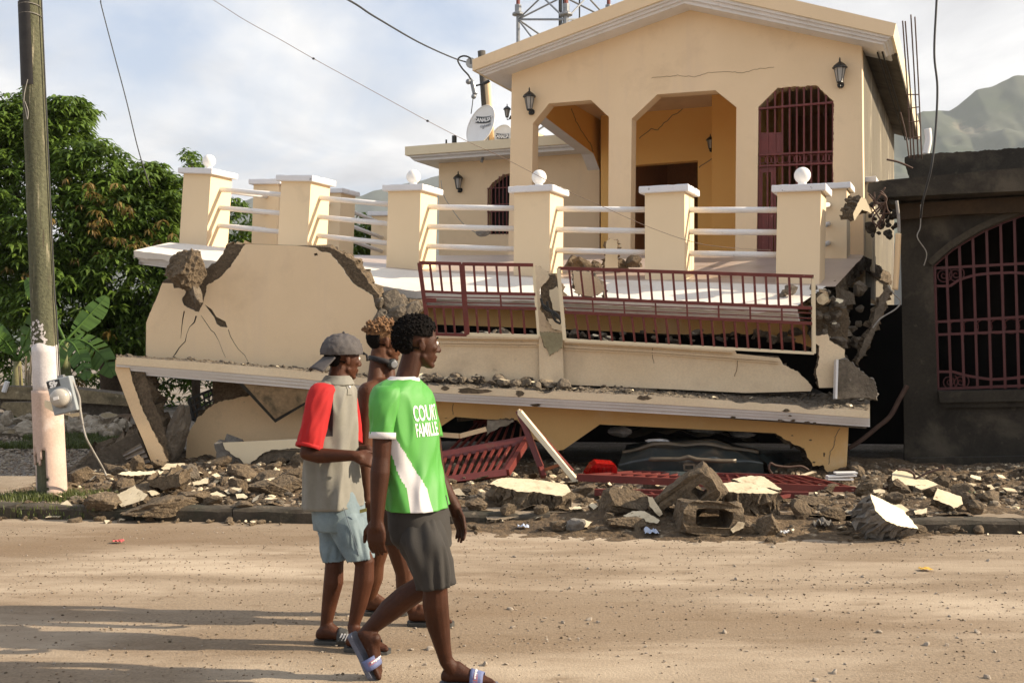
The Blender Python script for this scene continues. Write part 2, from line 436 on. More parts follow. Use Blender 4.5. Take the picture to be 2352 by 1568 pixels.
# ================================================================= the collapsed house
H0 = (0.5, 12.2, .1)
house = empty('collapsed_house', H0, 'cream and orange two storey house pancaked onto its crushed ground floor', 'house')
YAW = 22.8
TPl = Plane(Q(1897, 500, 12.6), YAW)                          # line of the terrace posts' front right corners
ta, td = TPl.a.copy(), TPl.d.copy()
POSTS = []
def post(ctr, top, roll, name='terrace_post'):
    H = 1.2; up = (Z * math.cos(R(roll)) + ta * math.sin(R(roll))); ax = ta * math.cos(R(roll)) - Z * math.sin(R(roll))
    base = ctr + Z * (top) - up * H
    o = MB().box(base + up * (H - .085) / 2 - up * .12, (.50, .50, H - .085 + .24), ax, td, up).build(name, [m_pale if False else m_cream2], house)
    # cap with slightly chipped edges
    c = MB(); n = 10; rg = []
    rr = random.Random(int(ctr.x * 100))
    for hgt in (0, .012, .073, .085):
        ins = .006 if hgt in (0, .085) else 0
        ring = []
        for sx, sy, ex, ey in ((-1, -1, 1, -1), (1, -1, 1, 1), (1, 1, -1, 1), (-1, 1, -1, -1)):
            for k in range(n):
                t = k / n; X = lerp(sx, ex, t) * (.31 - ins); Y_ = lerp(sy, ey, t) * (.31 - ins)
                j = rr.uniform(0, .007) if hgt > .05 and rr.random() < .4 else 0
                ring.append(base + up * (H - .085 + hgt - j) + ax * X * (1 - j) + td * Y_ * (1 - j))
        rg.append(ring)
    c.loft(rg); c.build('cap', [m_capw], o)
    POSTS.append((base, up, ax, o)); return base, up, ax, o
m_cream2 = M('post_cream_paint', (.85, .665, .43), (.82, .64, .405), 1.0, .7, .10, 110, .02, stain=[((.60, .46, .29), 1.4, .62, .9)])
PS = [(487, 382, 4.6), (718, 398.7, 3.8), (971, 420, 1.7), (1269.7, 421.9, .4), (1580.6, 421.8, 0), (1896.8, 419, 1.0)]
for u, v, roll in PS:
    c = TPl(u, v); ctr = Vector((c.x, c.y, 0)) - ta * .31 + td * .31
    post(ctr, c.z, roll)
c1 = Vector((POSTS[0][0].x, POSTS[0][0].y, 0)); 
for s, vtop, roll in ((1.85, 416.5, 2.5), (3.75, 437, 2.5), (5.7, 489, 2)):
    cc = c1 + td * s; z = CZ - (vtop - CV) * (cc.y) / FPX; post(cc, z, roll)
for u, v, Yf in ((1949, 417.5, 15.3), (2008, 404.5, 16.6)):
    p = Q(u, v, Yf); post(Vector((p.x, p.y, 0)) - ta * .28 + td * .3, p.z, 0)
def globe(i):
    base, up, ax, o = POSTS[i]; p = base + up * 1.2
    rad = .098; g = MB(); g.ell(p + up * (.045 + rad), rad, None, 4)
    gl = g.build('globe', [m_globe], o, smooth=True)
    c = MB(); c.lathe(p, [(.062, -.005), (.062, .02), (.052, .03), (.05, .062), (.0, .062)], 20, up=up); c.build('collar', [m_globe], o, smooth=False)
for i in (0, 2, 3, 5): globe(i)
def rails(i, j, hs=(.93, .66, .39), curve=0):
    b0, u0, a0, o = POSTS[i]; b1, u1, a1, _ = POSTS[j]
    rl = empty('pipe_railing', ((b0 + b1) / 2)); rl.parent = house; rl.location = (b0 + b1) / 2 - Vector(H0)
    for h in hs:
        p = b0 + u0 * h; q = b1 + u1 * h; MB().tube([p, (p + q) / 2 - Z * curve, q], .036, 14).build('rail_pipe', [m_white], rl, smooth=True)
for i in range(5): rails(i, i + 1)
rails(0, 6); rails(6, 7); rails(7, 8); rails(5, 9)

# terrace slab: post line, apron edge, floor
base_line = [(300, 545), (400, 558), (470, 564), (877, 615), (961, 623), (1172, 635), (1264, 640), (1550, 647), (1880, 657), (1900, 658)]
edge_line = [(307, 575), (490, 599), (858, 654), (950, 668), (1227, 675), (1550, 690), (1750, 698), (1832, 702)]
def edgeY(u): return lerp(15.2, 13.35, (u - 307) / 643) if u < 950 else lerp(13.35, 12.05, (u - 950) / 800)
def bpt(u): return TPl(u, pl_interp(base_line, u), -.12)
def ept(u): return Q(u, pl_interp(edge_line, u), edgeY(u))
b = MB()
us_e = [307 + (1832 - 307) * k / 60 for k in range(61)]
# crossing parameter: left end of apron starts at post 1's left
def bp_u(u): return lerp(392, 1898, (u - 307) / (1832 - 307))
def apron(s, t):
    u = 307 + 1525 * s; p = ept(u); q = bpt(bp_u(u)) - td * .006 + Z * .004
    e = .02 * noise.noise(Vector((u * .05, 0, 1))) * (t < .1)
    return p.lerp(q, t) - Z * e
b.grid(apron, 120, 10); n0 = len(b.V)
# thickness of the edge: plaster edge chipped, then underside
def aedge(s, t):
    p = Vector(apron(s, 0)); k = noise.noise(Vector((s * 40, 3, 0)))
    hh = .09 + .03 * k
    return (p - Z * hh * t + td * .02 * t)
b.grid(aedge, 120, 2)
b.grid(lambda s, t: aedge(s, 1) + (td * 1.2 + Z * .05) * t, 120, 2)
# left end
b.grid(lambda s, t: Vector(apron(0, s)) - Z * .11 * t, 10, 1)
m_terr = M('terrace_white_paint', (.80, .735, .65), (.74, .67, .58), 1.5, .7, .12, 60, .05, stain=[((.55, .46, .36), 1.2, .55, .8), ((.35, .27, .18), 10, .66, .74)])
b.build('terrace_apron', [m_terr], house)
# stepped white fascia under the apron edge
b = MB()
def fascia_step(z0, z1, o0):
    def f(s, t):
        p = Vector(apron(s, 0)); return p + td * (o0) - Z * lerp(z0, z1, t)
    return f
for z0, z1, o0 in ((.08, .11, .08), (.11, .145, .12), (.145, .185, .17)):
    b.grid(fascia_step(z0, z1, o0), 90, 1)
    b.grid(lambda s, t, z1=z1, o0=o0: Vector(apron(s, 0)) + td * lerp(o0, o0 + .9, t) - Z * (z1), 90, 1)
b.grid(lambda s, t: Vector(apron(0, 0)) + td * lerp(.1, 1.2, s) - Z * lerp(.08, .185, t), 1, 1)
b.build('terrace_fascia', [m_white], house)
# terrace floor from posts to the upper walls
HF = Plane(Q(1180, 400, 18.4), YAW)
b = MB()
def floorp(s, t):
    u = lerp(380, 1990, s)
    p = bpt(max(392, min(1900, u))); p = p + ta * (0 if 392 <= u <= 1900 else (u - max(392, min(1900, u))) * .001)
    back = 9.5; zt = lerp(3.12, 2.85, s)
    q = p + td * back + ta * .12 * noise.noise(Vector((t * 14, 2, 2))) * (s > .97); q.z = zt + .25
    m = p.lerp(q, t); m.z = lerp(p.z, zt, min(1, t * 2.6)) if t < .385 else lerp(zt, zt + .05, (t - .385) / .615)
    return m
b.grid(floorp, 60, 26)
bs_ = MB(); bs_.grid(lambda s, t: Vector(floorp(s, t)) - Z * (.18 + .05 * noise.noise(Vector((s * 20, t * 20, 1)))), 60, 26)
bs_.grid(lambda s, t: Vector(floorp(0, s)) - Z * (.005 + .2 * t), 26, 2)
bs_.grid(lambda s, t: Vector(floorp(1, s)) - Z * (.005 + .2 * t) + ta * .05 * noise.noise(Vector((s * 60, t * 4, 5))), 120, 3)
bs_.build('terrace_slab_core', [m_brown], house)
m_tile = M('terrace_floor_tile', (.50, .40, .34), (.44, .35, .29), 2, .35, .08, 40, .08, stain=[((.3, .22, .15), 2, .55, .75)])
b.build('terrace_floor', [m_tile], house)

# ---- upper storey
h1 = [(1224, 284), (1260.6, 238), (1357.5, 230), (1398.6, 269), (1396, 640), (1218, 640)]
h2 = [(1451, 273), (1509.6, 217), (1643, 207.5), (1691.4, 246), (1688, 650), (1447, 650)]
h3 = [(1741.8, 245.8), (1786, 201.5, 1.2), (1874.8, 196, 1.2), (1915, 231.7, 1.5), (1913, 640), (1737, 640)]
b = MB(); b.plate([(1176, 160), (1568, 3), (1979, 104), (1985, 700), (1165, 690)], HF, .26, [h1, h2, h3], rough=.006, layers=2, m=0, me=0)
b.build('front_wall', [m_cream], house)
SW = Plane(HF(1219, 400, .255), YAW - 90)
b = MB(); b.plate([(1219, 176), (1412, 212), (1412, 650), (1219, 690)], SW, .25, [[(1236, 257), (1363, 353), (1384, 408), (1390, 625), (1230, 660)]], m=0, me=1)
b.build('porch_side_wall', [m_porch, m_white], house)
HB = HF.off(3.64)
b = MB(); b.plate([(1380, 150), (1720, 90), (1720, 640), (1380, 640)], HB, .22, [[(1440, 381), (1602.7, 368.6), (1602.7, 620), (1440, 625)]], m=0, me=0)
b.build('porch_back_wall', [m_porch], house)
b = MB(); HP = HF.off(2.7); b.plate([(1635, 90), (1800, 60), (1800, 640), (1635, 640)], HP, .93, m=0, me=0); b.build('porch_pier', [m_porch], house)
# partition between porch and barred room, facing the porch
pp = HF(1716, 400)
b = MB(); p0 = HF(1712, 640, .26); b.hexa([p0 + Z * -.1, p0 + ta * .12 - Z * .1, p0 + ta * .12 + td * 3.3 - Z * .1, p0 + td * 3.3 - Z * .1], [Vector((q.x, q.y, 6.2)) for q in (p0, p0 + ta * .12, p0 + ta * .12 + td * 3.3, p0 + td * 3.3)])
b.build('partition_wall', [m_porch], house)
# dark rooms behind
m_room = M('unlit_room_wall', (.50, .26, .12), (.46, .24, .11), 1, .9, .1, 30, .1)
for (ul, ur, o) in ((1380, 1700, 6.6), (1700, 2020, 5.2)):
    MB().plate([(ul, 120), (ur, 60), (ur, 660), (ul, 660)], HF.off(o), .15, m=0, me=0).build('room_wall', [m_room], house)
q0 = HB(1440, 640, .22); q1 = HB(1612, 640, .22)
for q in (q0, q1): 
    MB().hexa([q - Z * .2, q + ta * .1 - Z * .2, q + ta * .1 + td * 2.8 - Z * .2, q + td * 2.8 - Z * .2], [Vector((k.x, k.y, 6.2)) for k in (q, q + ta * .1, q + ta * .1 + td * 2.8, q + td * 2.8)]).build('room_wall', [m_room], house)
b = MB(); c0, c1_, = HF(1178, 300, .02), HF(1962, 300, .02)
b.hexa([Vector((p.x, p.y, 6.08)) for p in (c0, c1_, c1_ + td * 7.5, c0 + td * 7.5)], [Vector((p.x, p.y, 6.16)) for p in (c0, c1_, c1_ + td * 7.5, c0 + td * 7.5)])
b.build('ceiling', [m_cream], house)
# raw concrete side wall
SR = Plane(HF(1984, 300, .0), YAW - 90)
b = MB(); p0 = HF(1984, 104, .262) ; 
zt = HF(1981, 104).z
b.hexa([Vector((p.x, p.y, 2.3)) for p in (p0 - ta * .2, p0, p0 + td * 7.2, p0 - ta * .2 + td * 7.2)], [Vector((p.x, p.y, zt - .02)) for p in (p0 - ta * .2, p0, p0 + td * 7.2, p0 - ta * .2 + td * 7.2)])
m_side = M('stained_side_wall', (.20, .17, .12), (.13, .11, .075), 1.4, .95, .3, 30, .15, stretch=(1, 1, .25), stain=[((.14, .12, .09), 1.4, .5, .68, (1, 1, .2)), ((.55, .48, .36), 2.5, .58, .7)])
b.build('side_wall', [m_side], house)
p0 = HF(1176, 200, 3.9)
MB().hexa([Vector((p.x, p.y, 2.6)) for p in (p0, p0 + ta * .2, p0 + ta * .2 + td * 3.4, p0 + td * 3.4)], [Vector((p.x, p.y, 6.1)) for p in (p0, p0 + ta * .2, p0 + ta * .2 + td * 3.4, p0 + td * 3.4)]).build('side_wall', [m_cream], house)
p0 = HF(1176, 200, 7.4); p1 = HF(1984, 200, 7.4)
p1 = Vector(p0) + ta * 5.75
MB().hexa([Vector((p.x, p.y, 2.6)) for p in (p0, p1, p1 + td * .15, p0 + td * .15)], [Vector((p.x, p.y, 6.1)) for p in (p0, p1, p1 + td * .15, p0 + td * .15)]).build('rear_wall', [m_cream], house)
# roof
RF = HF.off(-.55)
b = MB(); b.plate([(1085, 137), (1580, -56), (2058, 54), (2052, 84), (1580, -22), (1085, 163)], RF, 8.6, layers=1, m=0, me=1, mb=0)
rf = b.build('roof', [m_cream, m_pale], house)
for k, (o, t0, t1) in enumerate(((.05, 0, .36), (.11, .36, .68), (.17, .68, 1.0))):
    tl = [(1087, 160), (1580, -25), (2050, 81)]; bl = [(1113, 174), (1572, 8), (2028, 103)]
    P_ = lambda i, t: (lerp(tl[i][0], bl[i][0], t), lerp(tl[i][1], bl[i][1], t))
    MB().plate([P_(0, t0 - .05), P_(1, t0 - .05), P_(2, t0 - .05), P_(2, t1), P_(1, t1), P_(0, t1)], RF.off(o), 1.2 if k < 2 else .75, layers=1, m=0, me=0).build('roof_moulding', [m_white], rf)
# raw concrete strip under the right eave
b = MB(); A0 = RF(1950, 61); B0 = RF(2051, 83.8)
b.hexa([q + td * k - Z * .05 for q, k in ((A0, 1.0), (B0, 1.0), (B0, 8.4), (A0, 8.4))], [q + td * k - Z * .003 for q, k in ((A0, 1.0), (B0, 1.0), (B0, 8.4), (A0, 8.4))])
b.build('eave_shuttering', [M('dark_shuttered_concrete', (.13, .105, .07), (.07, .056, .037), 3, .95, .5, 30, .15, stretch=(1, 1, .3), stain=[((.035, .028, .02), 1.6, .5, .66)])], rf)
for k in (.35, .62):
    e0 = B0 - ta * (.10 + k * .25) - Z * .06; MB().bar(e0 + td * .6, e0 + td * 8.2, .02, .02).build('eave_joint', [m_dark], rf)
# hairline cracks on the wall
def crack(name, pts, plane, wpx, parent, off=-.004, mat=None, seed=0):
    rr = random.Random(seed); P_ = []
    for (u0, v0), (u1, v1) in zip(pts, pts[1:]):
        n = max(2, int(math.hypot(u1 - u0, v1 - v0) / 5))
        for k in range(n): P_.append((lerp(u0, u1, k / n) + rr.uniform(-1.2, 1.2), lerp(v0, v1, k / n) + rr.uniform(-1.2, 1.2)))
    P_.append(pts[-1]); b = MB(); n = len(P_)
    for i in range(n - 1):
        w0 = wpx * rr.uniform(.4, 1) * (.25 if i == 0 else 1); 
        d = Vector((P_[i + 1][0] - P_[i][0], P_[i + 1][1] - P_[i][1])); d = d.normalized() if d.length else Vector((1, 0)); nx, ny = -d.y * wpx / 2, d.x * wpx / 2
        (ua, va), (ub, vb) = P_[i], P_[i + 1]
        q = [plane(ua - nx, va - ny, off), plane(ub - nx, vb - ny, off), plane(ub + nx, vb + ny, off), plane(ua + nx, va + ny, off)]
        b.add(q, [(0, 1, 2, 3)])
    return b.build(name, [mat or m_dark], parent)
m_crack = M('crack_line', (.30, .21, .13), None, 4, .95, .1, 60, .1)
crack('crack', R5((150, 445), (300, 430), (400, 440), (470, 415), (560, 410), (680, 415), (740, 395), (850, 385)), HF, 1.0, house, mat=m_crack)
crack('crack', R5((80, 790), (150, 735), (185, 740), (220, 705), (270, 660), (310, 640), (360, 585), (440, 565)), HB, 1.8, house, mat=m_crack)
crack('crack', R5((420, 955), (460, 930), (495, 905)), HB, 2.2, house, mat=m_crack)
crack('crack', R4((1230, 680), (1260, 760), (1300, 830), (1350, 900), (1370, 955)), SW, 1.5, house, mat=m_crack)
# barred doorway in the third opening
bd = empty('barred_door', HF(1828, 600)); bd.parent = house; bd.location = Vector(ORG[bd.name]) - Vector(H0)
HG = HF.off(.05)
for x in (770, 813, 856, 898, 939, 980, 1021, 1062, 1104, 1146, 1186):
    yt = max(492, 612 - (x - 762) * 1.02) if x < 900 else (492 if x < 1092 else 492 + (x - 1092) * .9)
    if x in (770,): yt = 612
    u = R5((x, yt), (x - 6 * (x - 960) / 200 * 0, 1560)); MB().bar(HG(*u[0]), HG(*u[1]), .026, .026, td).build('bar', [m_red], bd)
for y0, y1, wd in ((622, 585, .06), (885, 865, .05), (948, 930, .05)):
    p = R5((762, y0), (1190, y1)); MB().bar(HG(*p[0], -.015), HG(*p[1], -.015), .03, wd, td).build('crossbar', [m_red], bd)
b = MB()
for k in range(13):
    p = HG(*R5((785 + k * 33, 913 - k * 1.2))[0]); n = 12
    b.tube([p + (ta * math.cos(a) + Z * math.sin(a)) * .052 for a in [2 * math.pi * i / n for i in range(n + 1)]], .008, 5, caps=False)
b.build('ring_row', [m_red], bd)
MB().plate(R5((775, 757), (897, 755), (897, 870), (775, 880)), HG, .012, layers=1, me=0).build('sheet_panel', [m_red], bd)
MB().plate(R5((757, 960), (850, 950), (842, 1560), (750, 1560)), HG, .012, [R5((785, 985), (832, 983), (830, 1190), (783, 1195))], layers=1, me=0).build('sheet_panel', [m_red], bd)

# ---- annex with flat roof
AN = HF.off(4.0)
wn_ = [(1119, 538), (1122, 432), (1131, 420), (1155, 402), (1185, 395), (1225, 393), (1226, 536)]
b = MB(); b.plate([(1008, 372), (1377, 339), (1377, 650), (1008, 640)], AN, .2, [wn_], m=0, me=0); b.build('annex_wall', [m_cream], house)
e = AN(1008, 400)
b = MB(); b.hexa([Vector((p.x, p.y, 2.7)) for p in (e + td * .202, e + ta * .2 + td * .202, e + ta * .2 + td * 5, e + td * 5)], [Vector((p.x, p.y, e.z + .2)) for p in (e + td * .202, e + ta * .2 + td * .202, e + ta * .2 + td * 5, e + td * 5)]); b.build('annex_wall', [m_cream], house)
AF = AN.off(-.62)
b = MB(); b.plate([(930, 337), (1352, 304), (1352, 327), (930, 357)], AF, 6.0, layers=1, m=0, me=0); ar = b.build('annex_roof', [m_pale], house)
for o, t0, t1 in ((.06, 0, .5), (.14, .5, 1)):
    MB().plate([(lerp(933, 951, t0), lerp(354, 370, t0)), (1352, lerp(323, 335, t0)), (1352, lerp(323, 342, t1)), (lerp(933, 951, t1), lerp(354, 370, t1))], AF.off(o), .9 if o < .1 else 5.6, layers=1, m=0, me=0).build('roof_moulding', [m_white], ar)
MB().plate([(1115, 385), (1230, 385), (1230, 560), (1115, 560)], AN.off(.3), .05, layers=1, me=0).build('window_dark', [m_dark], house)
wg = empty('window_grille', AN(1150, 538)); wg.parent = house; wg.location = Vector(ORG[wg.name]) - Vector(H0)
for k in range(6):
    u = 1121 + k * 8.6; MB().bar(AN(u, 538, -.02), AN(u, max(400, 432 - k * 9), -.02), .018, .018, td).build('bar', [m_red], wg)
for v in (432, 470, 486, 520): MB().bar(AN(1119, v + 1, -.03), AN(1190, v - 3, -.03), .018, .018, td).build('crossbar', [m_red], wg)

# ---- middle storey: balcony parapet, broken wall block, ledge
PF = Plane(Q(1900, 950, 11.7), 3)                              # ledge front
PP = Plane(Q(1860, 850, 12.1), 3)                              # parapet front
PW = Plane(Q(1900, 1020, 12.3), 3)                             # ground floor wall
PB = Plane(Q(600, 700, 12.75), 7)                              # broken wall block
lt = [(267, 819), (480, 833), (689, 850), (967, 884), (1205, 895), (1493, 908), (1800, 928), (1998, 943)]
lb = [(267, 856), (480, 874), (689, 891.5), (986, 920), (1260, 935), (1550, 952), (1800, 966), (1998, 980)]
def chip(u): 
    k = noise.noise(Vector((u * .018, 2.2, 0)))
    return max(0, k - .22) * 22 * (1 if u > 930 else .3) + .7 * noise.noise(Vector((u * .2, 9, 1)))
def ledge(t, o):
    return lambda u: PF(u, lerp(pl_interp(lt, u) + (chip(u) if t == 0 else 0), pl_interp(lb, u), t), o)
b = MB(); prof = [(0, 0, 0), (.46, 0, 0), (.46, .035, 1), (.62, .035, 1), (.62, .075, 1), (.80, .075, 1), (.80, .12, 1), (1.0, .12, 1), (1.0, .9, 1)]
for (t0, o0, _), (t1, o1, mm) in zip(prof, prof[1:]):
    b.grid(lambda s, t: ledge(t0 if t < .5 else t1, o0 if t < .5 else o1)(lerp(267, 1998, s)), 430, 1, m=mm)
for u in (267, 1998):
    ring = [ledge(t, o)(u) for t, o, _ in prof] + [ledge(0, .9)(u)]
    b.add(ring, [tuple(range(len(ring)))], 0)
m_ledc = M('ledge_cream_paint', (.83, .675, .46), (.77, .61, .40), 1.6, .75, .25, 60, .06, stain=[((.32, .24, .16), 2.6, .64, .72), ((.52, .40, .26), 1.0, .55, .8)])
b.build('ledge', [m_ledc, m_white], house)
# middle floor slab behind it
wb = [(335, 821), (829, 855), (1000, 866), (1238, 876), (1550, 891), (1713, 899), (1930, 905), (1998, 912)]
b = MB()
def ltop(s, t):
    u = lerp(267, 1998, s); p = PF(u, pl_interp(lt, u) + chip(u), .0); q = Q(u, pl_interp([(267, 816)] + wb, u), 12.9 - (u - 300) * .0003)
    m = p.lerp(q, t); m.z += (.022 * noise.noise(m * 9) + .014 * noise.noise(m * 30)) * (t > .01) + .035 * max(0, noise.noise(Vector((m.x * 1.2, 3, 3)))) * math.sin(math.pi * min(1, t))
    return m
b.grid(ltop, 420, 16)
b.build('ledge_debris', [m_conc], house, kind='stuff')
b = MB(); A = [PF(267, 819, .5), PF(1990, 943, .5)]
B_ = [A[0] + Vector((.6, 5.5, .25)), A[1] + Vector((.6, 5.5, .25))]
b.hexa([p - Z * .2 for p in (A[0], A[1], B_[1], B_[0])], [p - Z * .05 for p in (A[0], A[1], B_[1], B_[0])]); b.build('middle_floor_slab', [m_greyc], house)

# broken wall block (R3 readings)
core = R3((640, 590, 2), (755, 588), (1080, 598), (1285, 610, 2), (1345, 640, 3), (1440, 700, 3), (1500, 785, 3), (1555, 865, 2), (1595, 910, 2), (1612, 1000, 2), (1625, 1110), (1640, 1420), (128, 1306), (132, 1080, 2), (170, 985, 2), (215, 880, 1.5), (234, 826), (300, 800, 2), (470, 770, 2), (520, 740, 3), (590, 680, 3), (620, 630, 2))
plas = R3((757, 590), (1080, 600), (1190, 612, 1.2), (1235, 640, 1.2), (1290, 648, 1.6), (1345, 715, 1.8), (1395, 790, 1.8), (1460, 858, 1.4), (1545, 905, 1.4), (1572, 985, 1.4), (1602, 1100), (1618, 1420), (131, 1304), (133, 1082, .8), (171, 987, .8), (216, 882, .8), (235, 834), (298, 836, 1), (308, 866, 1), (368, 868, 1), (382, 890, 1), (358, 935, 1), (372, 975, 1), (438, 1010, 1), (464, 1016, 1), (492, 955, 1), (505, 900, 1), (512, 850, 1.5), (600, 795, 1.5), (660, 735, 1.5), (705, 665, 1.5))
def ck(pts, w, seed=0):
    """closed outline of a crack"""
    rr = random.Random(seed); up, dn = [], []; n = len(pts)
    for i, (x, y) in enumerate(pts):
        d = Vector((pts[min(i + 1, n - 1)][0] - pts[max(i - 1, 0)][0], pts[min(i + 1, n - 1)][1] - pts[max(i - 1, 0)][1])).normalized()
        ww = .62 * (w if not isinstance(w, (list, tuple)) else w[i]) * rr.uniform(.7, 1.2) / 2
        up.append((x - d.y * ww, y + d.x * ww)); dn.append((x + d.y * ww, y - d.x * ww))
    return up + dn[::-1]
holes = [R3(*ck([(372, 1010), (362, 1060), (356, 1110), (350, 1180)], [12, 10, 8, 4])),
         R3(*ck([(447, 1040), (435, 1080), (405, 1110), (388, 1150), (378, 1200), (340, 1240), (318, 1275), (300, 1298)], [14, 12, 7, 6, 8, 9, 12, 5], 2)),
         R3((500, 968), (545, 1000), (572, 1045), (630, 1075), (643, 1112), (600, 1108), (575, 1090), (560, 1050), (530, 1010)),
         R3(*ck([(648, 1125), (660, 1165), (685, 1210), (712, 1250), (750, 1285), (768, 1320), (776, 1338)], [8, 7, 6, 5, 5, 5, 3], 3)),
         R3(*ck([(475, 1035), (500, 1070), (540, 1130), (560, 1145), (590, 1200), (612, 1260), (630, 1300)], [4, 9, 7, 10, 4, 4, 3], 4)),
         R3((1185, 650, 1), (1205, 645), (1210, 662, 1), (1190, 665))]
MB().plate(core, PB.off(.022), .38, rough=.03, layers=4, m=1, me=1, seed=3).build('broken_wall_core', [m_greyc, m_brown], house)
MB().plate(plas, PB, .02, holes, rough=.002, layers=1, m=0, me=1, seed=5).build('broken_wall_plaster', [m_cream, m_greyc], house)
# parapet
par = [(872, 764), (1000, 769), (1238, 772.5), (1295, 779), (1500, 790), (1686, 801, 1), (1692, 812), (1790, 822, 1), (1800, 838, 2), (1832, 852, 2), (1852, 872, 2), (1866, 890, 1), (1862, 898), (1713, 902), (1550, 894), (1238, 880), (1000, 870), (872, 864)]
MB().plate(par, PP, .15, rough=.012, layers=2, m=0, me=1).build('parapet', [m_ledc, m_brown], house)
for dv, hh, oo in ((0, 7, -.05), (14, 4, -.03), (20, 3, -.018)):
    for seg in ([(872, 768), (1238, 773)], [(1296, 780), (1500, 791), (1684, 803)]):
        top = [(u, v + dv) for u, v in seg]; bot = [(u, v + hh) for u, v in top][::-1]
        if dv > 0 and seg[0][0] > 1200: top[-1] = (1790, 812 + dv); bot[0] = (1790, 812 + dv + hh)
        MB().plate(top + bot, PP.off(oo), .06, layers=1, m=0, me=0).build('parapet_moulding', [m_ledc], house)
pil = R6((988, 172, 1.5), (1032, 182, 1.5), (1082, 215, 1.5), (1094, 246, 2), (1060, 290, 2), (1030, 330, 2), (1044, 400, 2), (1034, 450, 2), (1062, 482, 2), (1078, 520, 2), (1122, 562, 2), (1174, 592), (1186, 908), (1032, 904), (1026, 600))
MB().plate(pil, PP.off(-.06), .03, rough=.005, layers=2, m=0, me=1, seed=2).build('balcony_pillar_plaster', [m_ledc, m_brown], house)
MB().plate(R6((1040, 240, 3), (1130, 230, 3), (1172, 330, 3), (1165, 590), (1040, 600)), PP.off(-.02), .22, rough=.03, layers=3, m=1, me=1, seed=8).build('balcony_pillar_core', [m_greyc, m_brown], house)
MB().plate(R6((1092, 330, 2), (1140, 305, 2), (1163, 370, 2), (1168, 470, 2), (1120, 455, 2)), PP.off(-.085), .03, rough=.006, layers=2, m=0, me=1, seed=9).build('loose_plaster', [m_pale, m_brown], house)
MB().plate(R6((1078, 505, 2), (1170, 520, 1), (1172, 590, 2), (1110, 570, 2)), PP.off(-.10), .03, rough=.006, layers=2, m=0, me=1, seed=9).build('loose_plaster', [m_pale, m_brown], house)
MB().plate(R6((1032, 590, 1), (1180, 600), (1176, 690, 2), (1095, 740, 3), (1060, 680, 2)), PP.off(-.075), .014, rough=.004, layers=2, m=0, me=1, seed=11).build('loose_plaster', [M('greenish_mortar', (.42, .38, .24), (.34, .31, .19), 6, .9, .5, 40, .1), m_brown], house)
# orange wall deep under the terrace; near-black backing added behind to block light
PO = Plane(Q(1500, 720, 13.2), 12)
MB().plate([(930, 665), (1300, 690), (1640, 705), (1880, 712), (1870, 800, 3), (1780, 770, 3), (1690, 765, 2), (1560, 768), (1300, 756), (1000, 745), (930, 742)], PO, .12, rough=.02, layers=2, m=0, me=1).build('fallen_upper_wall', [m_orange, m_brown], house)
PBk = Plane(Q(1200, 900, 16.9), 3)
MB().plate([(640, 700), (2080, 700), (2080, 1020), (640, 1010)], PBk, .2, layers=1, me=0).build('dark_backing', [m_dark], house)
MB().plate([(470, 660), (2000, 660), (2000, 890), (470, 830)], PBk.off(-.6), .2, layers=1, me=0).build('dark_backing', [m_dark], house)

# ground floor wall with crushed arches
gw = [(1012, 905), (1950, 965), (1944, 1088)] + R7((1110, 1468, 2), (1085, 1425, 2), (1020, 1432, 3), (985, 1375, 3), (975, 1335, 3), (890, 1290, 3), (825, 1248, 2), (788, 1226)) + S3((1370, 190), (1090, 385, 2), (1045, 397, 2), (950, 350, 2), (845, 305, 1), (790, 240, 1), (722, 155), (480, 150), (240, 130, 3), (105, 150, 3), (78, 200))
gw = gw[:-1] + [(1004, 975)]
MB().plate(gw, PW, .28, rough=.025, layers=3, m=0, me=1, seed=4).build('ground_floor_wall', [m_orange, m_brown], house)
MB().plate([(985, 900), (1012, 905), (1046, 957), (1004, 985), (962, 1040), (900, 1065), (700, 1060), (700, 885)], PW.off(.02), .28, rough=.02, layers=2, m=0, me=1, seed=14).build('ground_floor_wall', [m_orange, m_brown], house)
lw = R2((1165, 1000), (1172, 870, 3), (1200, 800, 3), (1235, 738, 3), (1290, 690, 2), (1345, 650, 2), (1420, 625, 2), (1560, 598, 2), (1882, 560), (1920, 560), (1920, 1060), (1540, 1010))
m_cdull = M('dull_cream_paint', (.80, .575, .335), (.75, .53, .30), 1.2, .8, .15, 90, .05, stain=[((.50, .36, .21), 1.4, .58, .8), ((.3, .22, .14), 14, .68, .76)])
MB().plate(lw, PW.off(.06), .2, rough=.03, layers=3, m=0, me=1, seed=6).build('ground_floor_wall', [m_cdull, m_brown], house)
MB().plate(R2((1340, 470), (1950, 540), (1950, 640), (1560, 606, 4), (1420, 632, 4), (1345, 655, 4)), PW.off(.12), .2, rough=.04, layers=3, m=0, me=0, seed=6).build('exposed_lintel', [m_brown], house)
# inverted triangular slab hanging under the ledge
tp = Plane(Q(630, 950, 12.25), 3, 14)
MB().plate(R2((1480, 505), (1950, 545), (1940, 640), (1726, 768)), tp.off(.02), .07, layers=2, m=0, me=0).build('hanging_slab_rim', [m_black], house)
MB().plate(R2((1510, 505, 2), (1950, 545), (1930, 630), (1726, 745)), tp, .03, layers=1, m=0, me=0).build('hanging_slab', [M('dirty_cream_paint', (.36, .25, .14), (.28, .19, .10), 3, .9, .4, 30, .2, stain=[((.12, .09, .05), 4, .55, .65)])], house)
